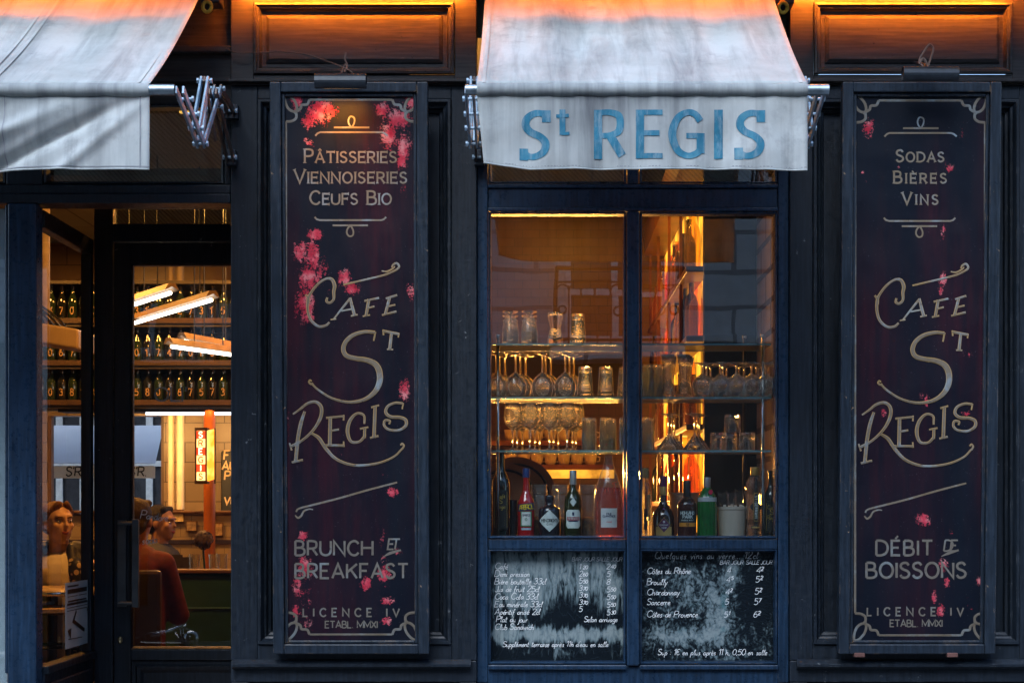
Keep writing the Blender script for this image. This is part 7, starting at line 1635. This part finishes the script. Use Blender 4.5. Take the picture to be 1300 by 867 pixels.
for nm, x_, y_, lb in (("bench_stool", HIP.x, HIP.y + .02, "dark stool carrying the seated woman"), ("bench_stool", gx(206, 4.5), 4.52, "dark stool carrying the guest farther back")):
    zt_ = (HIP.z - .13 if y_ < 3 else gz(664, 4.5) - .88); t = thing(nm, lb, "stool", (x_, y_, FZ)); MB().lathe([(.0001, -.05), (.2, -.05), (.21, -.02), (.19, 0), (.0001, .0)], 24, (x_, y_, zt_)).build("seat", BLACK, t, smooth=True, autosmooth=40)
    for a_ in (.8, 2.4, 3.9, 5.5): MB().tube([(x_ + .15 * math.cos(a_), y_ + .15 * math.sin(a_), zt_ - .05), (x_ + .19 * math.cos(a_), y_ + .19 * math.sin(a_), FZ)], .014, 8).build("leg", BLACK, t)

# ------------------------------------------------------------------ beyond the rear window: side street
t = thing("far_awning", "plain white awning over the pavement seen through the rear window", "awning", tuple(at(140, 590, 8.6)))
Ya = 8.6; a, b = at(70, 540, Ya + .9), at(206, 588, Ya); CANW = m_plain("white_canvas", (.88, .90, .92), .8, 0, .06, 3)
xl, xr = at(-20, 0, Ya).x, at(197, 0, Ya).x; xr2 = at(208, 0, Ya + .9).x
m = MB().quad((xl, Ya, b.z), (xr, Ya, b.z), (xr2, Ya + .9, a.z), (xl, Ya + .9, a.z)); o = m.build("canopy", CANW, t); so = o.modifiers.new("thick", 'SOLIDIFY'); so.thickness = .004
zv0, zv1 = gz(591, Ya), gz(607, Ya); o = MB().box(xl, xr, Ya - .004, Ya, zv1, zv0).build("valance", CANW, t); s = sc(Ya)
pen = Pen(); pen.text("S'R.", 164, -604, 11.5, 1.7, 1.5, slant=.1); pen.mesh(lambda u, v, h: ((u - VX) / s, Ya - .006 - h, ZE + (VY + v) / s)).build("lettering", BLACK, o)
pen = Pen(); pen.text("S'R.", 84, -604, 11.5, 1.7, 1.5, slant=.1); pen.mesh(lambda u, v, h: ((u - VX) / s, Ya - .006 - h, ZE + (VY + v) / s)).build("lettering", BLACK, o)
t = thing("far_building", "pale building with small paned windows across the side street", "building", (-5, 12, 0)); PALE = m_plain("pale_render", (.50, .48, .44), .8, 0, .12, 2)
MB().box(-14, 2, 12, 12.6, 0, 10).build("wall", PALE, t); mg = m_plain("dark_window_glass", (.05, .05, .055), .1); WF = m_plain("white_window_paint", (.62, .62, .6), .5)
for wx in (-8.2, -6.75, -5.3, -3.85):
    for wz in (.9, 3.6):
        f_ = MB().box(wx - .55, wx + .55, 11.96, 11.998, wz, wz + 1.8).build("window", mg, t); g_ = MB()
        for i in range(5): g_.box(wx - .55 + .25 * i, wx - .55 + .25 * i + .07, 11.93, 11.958, wz, wz + 1.8)
        for j in range(4): g_.box(wx - .555, wx + .555, 11.925, 11.929, wz + .57 * j, wz + .57 * j + .06)
        g_.build("glazing_bars", WF, f_)

# ------------------------------------------------------------------ across the street: what the glass mirrors
YO = -12.5; so_ = 2400 / (DIST + (.2 - YO))
def om(px, py): return ((px - VX) / so_, ZE + (VY - py) / so_)
t = thing("opposite_building", "grey stone town house across the street with an iron first floor balcony over dark shops", "building", (.5, YO, 0)); GST = m_brick("grey_ashlar", (.56, .56, .55), (.48, .49, .49), (.22, .22, .22), 1.1, .42, ms=.03, rough=.85)
MB().box(-22, 22, YO - 1, YO, om(0, 432)[1], 9.0).build("wall", GST, t); MB().box(-22, 22, YO - 1, YO - .05, 0, om(0, 433)[1]).build("shopfront", m_plain("dark_shop_paint", (.02, .022, .025), .4, 0, .3, 2), t)
MB().box(-22, 22, YO + .001, YO + .16, om(0, 437)[1], om(0, 426)[1]).build("ledge", GST, t, bevel=.02)
def win(cx, z0, w_, h_, balcony):
    f_ = MB().box(cx - w_ / 2 - .14, cx + w_ / 2 + .14, YO + .001, YO + .06, z0 - .0, z0 + h_ + .14).build("window_surround", m_plain("pale_surround", (.56, .55, .52), .7), t)
    MB().box(cx - w_ / 2, cx + w_ / 2, YO + .061, YO + .07, z0, z0 + h_).build("pane", mg, f_); g_ = MB()
    for x_ in (-w_ / 2, -.035, w_ / 2 - .07): g_.box(cx + x_, cx + x_ + .07, YO + .071, YO + .085, z0, z0 + h_)
    for j in range(5): g_.box(cx - w_ / 2, cx + w_ / 2, YO + .0855, YO + .088, z0 + h_ * j / 4.001 - (.0 if j < 4 else .06), z0 + h_ * j / 4 + .06 - (.06 if j == 4 else 0))
    g_.build("glazing_bars", WF, f_)
bx0, bz0 = om(704, 444); bx1, bz1 = om(858, 350)
win((bx0 + bx1) / 2, bz0 - .0, 1.1, 2.35, True)
for cx in (-8.2, -4.6, 5.6, 9.4): win(cx, bz0, 1.1, 2.3, False)
for cx in (-8.2, -4.6, .9, 5.6, 9.4): win(cx, bz0 + 3.0, 1.1, 1.9, False)
bal = MB().box(bx0 - .05, bx1 + .05, YO + .17, YO + .75, bz0 - .16, bz0 - .02).build("balcony", GST, t, bevel=.02)
r_ = MB(); IR = m_plain("balcony_iron", (.02, .012, .012), .5)
yb_ = YO + .7; r_.tube([(bx0, yb_, bz1), (bx1, yb_, bz1)], .025, 8).tube([(bx0, yb_, bz0 + .06), (bx1, yb_, bz0 + .06)], .018, 8).tube([(bx0, yb_, bz1 - .16), (bx1, yb_, bz1 - .16)], .012, 6)
nb = 9
for i in range(nb + 1):
    x_ = bx0 + (bx1 - bx0) * i / nb; r_.tube([(x_, yb_, bz0), (x_, yb_, bz1 - .2)], .010, 6)
    if i < nb: w_ = (bx1 - bx0) / nb; r_.tube([(x_ + w_ / 2 - w_ / 2 * math.cos(a_), yb_, bz1 - .26 + w_ / 2 * math.sin(a_)) for a_ in [math.pi * k / 8 for k in range(9)]], .010, 6); r_.tube([(x_ + w_ / 2 + w_ * .3 * math.cos(a_), yb_, bz0 + .35 + w_ * .3 * math.sin(a_)) for a_ in [2 * math.pi * k / 12 for k in range(13)]], .012, 6)
for x_ in (bx0, bx1): r_.tube([(x_, YO + .1, bz1), (x_, yb_, bz1)], .022, 6); r_.tube([(x_, yb_, bz0), (x_, yb_, bz1)], .022, 6)
r_.build("railing", IR, bal)
MB().box(-22, 22, YO - 8, YO + .3, 9.001, 9.5).build("roof", DARKMETAL, t)
# parked bicycle, mirrored in the door glass
Yk = -1.5; t = thing("parked_bicycle", "bicycle parked on the pavement, its handlebar mirrored in the door glass", "bicycle", (-2.4, Yk, 0)); BK = m_plain("bicycle_black", (.012, .014, .018), .3); CHR = CHROME
ax, bx = -1.98, -3.05
for x_ in (ax, bx):
    w_ = MB().tube([(x_ + .31 * math.cos(a_), Yk, .33 + .31 * math.sin(a_)) for a_ in [2 * math.pi * k / 40 for k in range(41)]], .018, 8, cap=False).build("wheel", BK, t, smooth=True); sp_ = MB()
    for k in range(18): a_ = 2 * math.pi * k / 18; sp_.tube([(x_, Yk + .015 * (-1) ** k, .33), (x_ + .295 * math.cos(a_), Yk, .33 + .295 * math.sin(a_))], .0012, 4)
    sp_.tube([(x_, Yk - .05, .33), (x_, Yk + .05, .33)], .018, 8); sp_.build("spokes", CHR, w_)
P_ = {'bb': (-2.55, Yk, .30), 'seat': (-2.72, Yk, .78), 'head': (-2.18, Yk, .76), 'head2': (-2.14, Yk, .62)}
MB().tube([P_['bb'], P_['seat']], .016, 8).tube([P_['head2'], P_['bb']], .018, 8).tube([P_['seat'], P_['head']], .015, 8).tube([(bx, Yk, .33), P_['bb']], .010, 6).tube([(bx, Yk, .33), P_['seat']], .009, 6).tube([P_['head'], P_['head2'], (ax, Yk, .33)], .014, 8).build("frame", BK, t)
MB().tube([tuple(q) for q in spline([(-2.32, Yk + .30, .84), (-2.24, Yk + .22, .86), (-2.18, Yk + .08, .88), (-2.19, Yk, .86), (-2.18, Yk - .08, .88), (-2.24, Yk - .22, .86), (-2.32, Yk - .30, .84)])], .012, 8).tube([P_['head'], (-2.19, Yk, .87)], .013, 8).build("handlebar", CHR, t, smooth=True)
for sx in (-1, 1): MB().tube([(-2.245, Yk + sx * .215, .86), (-2.34, Yk + sx * .31, .835)], .018, 10).build("grip", BK, t, smooth=True); MB().tube([(-2.20, Yk + sx * .18, .85), (-2.16, Yk + sx * .27, .82)], .006, 6).build("brake_lever", CHR, t)
MB().ellip((-2.74, Yk, .84), (.13, .075, .035), 16, 10).build("saddle", BK, t, smooth=True); MB().tube([P_['seat'], (-2.735, Yk, .83)], .012, 8).build("seat_post", CHR, t)
MB().ellip((-2.13, Yk, .80), (.05, .05, .05), 14, 10).build("headlight", CHR, t, smooth=True); MB().tube([(-2.6, Yk - .02, .28), (-2.5, Yk - .32, .001)], .009, 6).build("kickstand", BK, t)
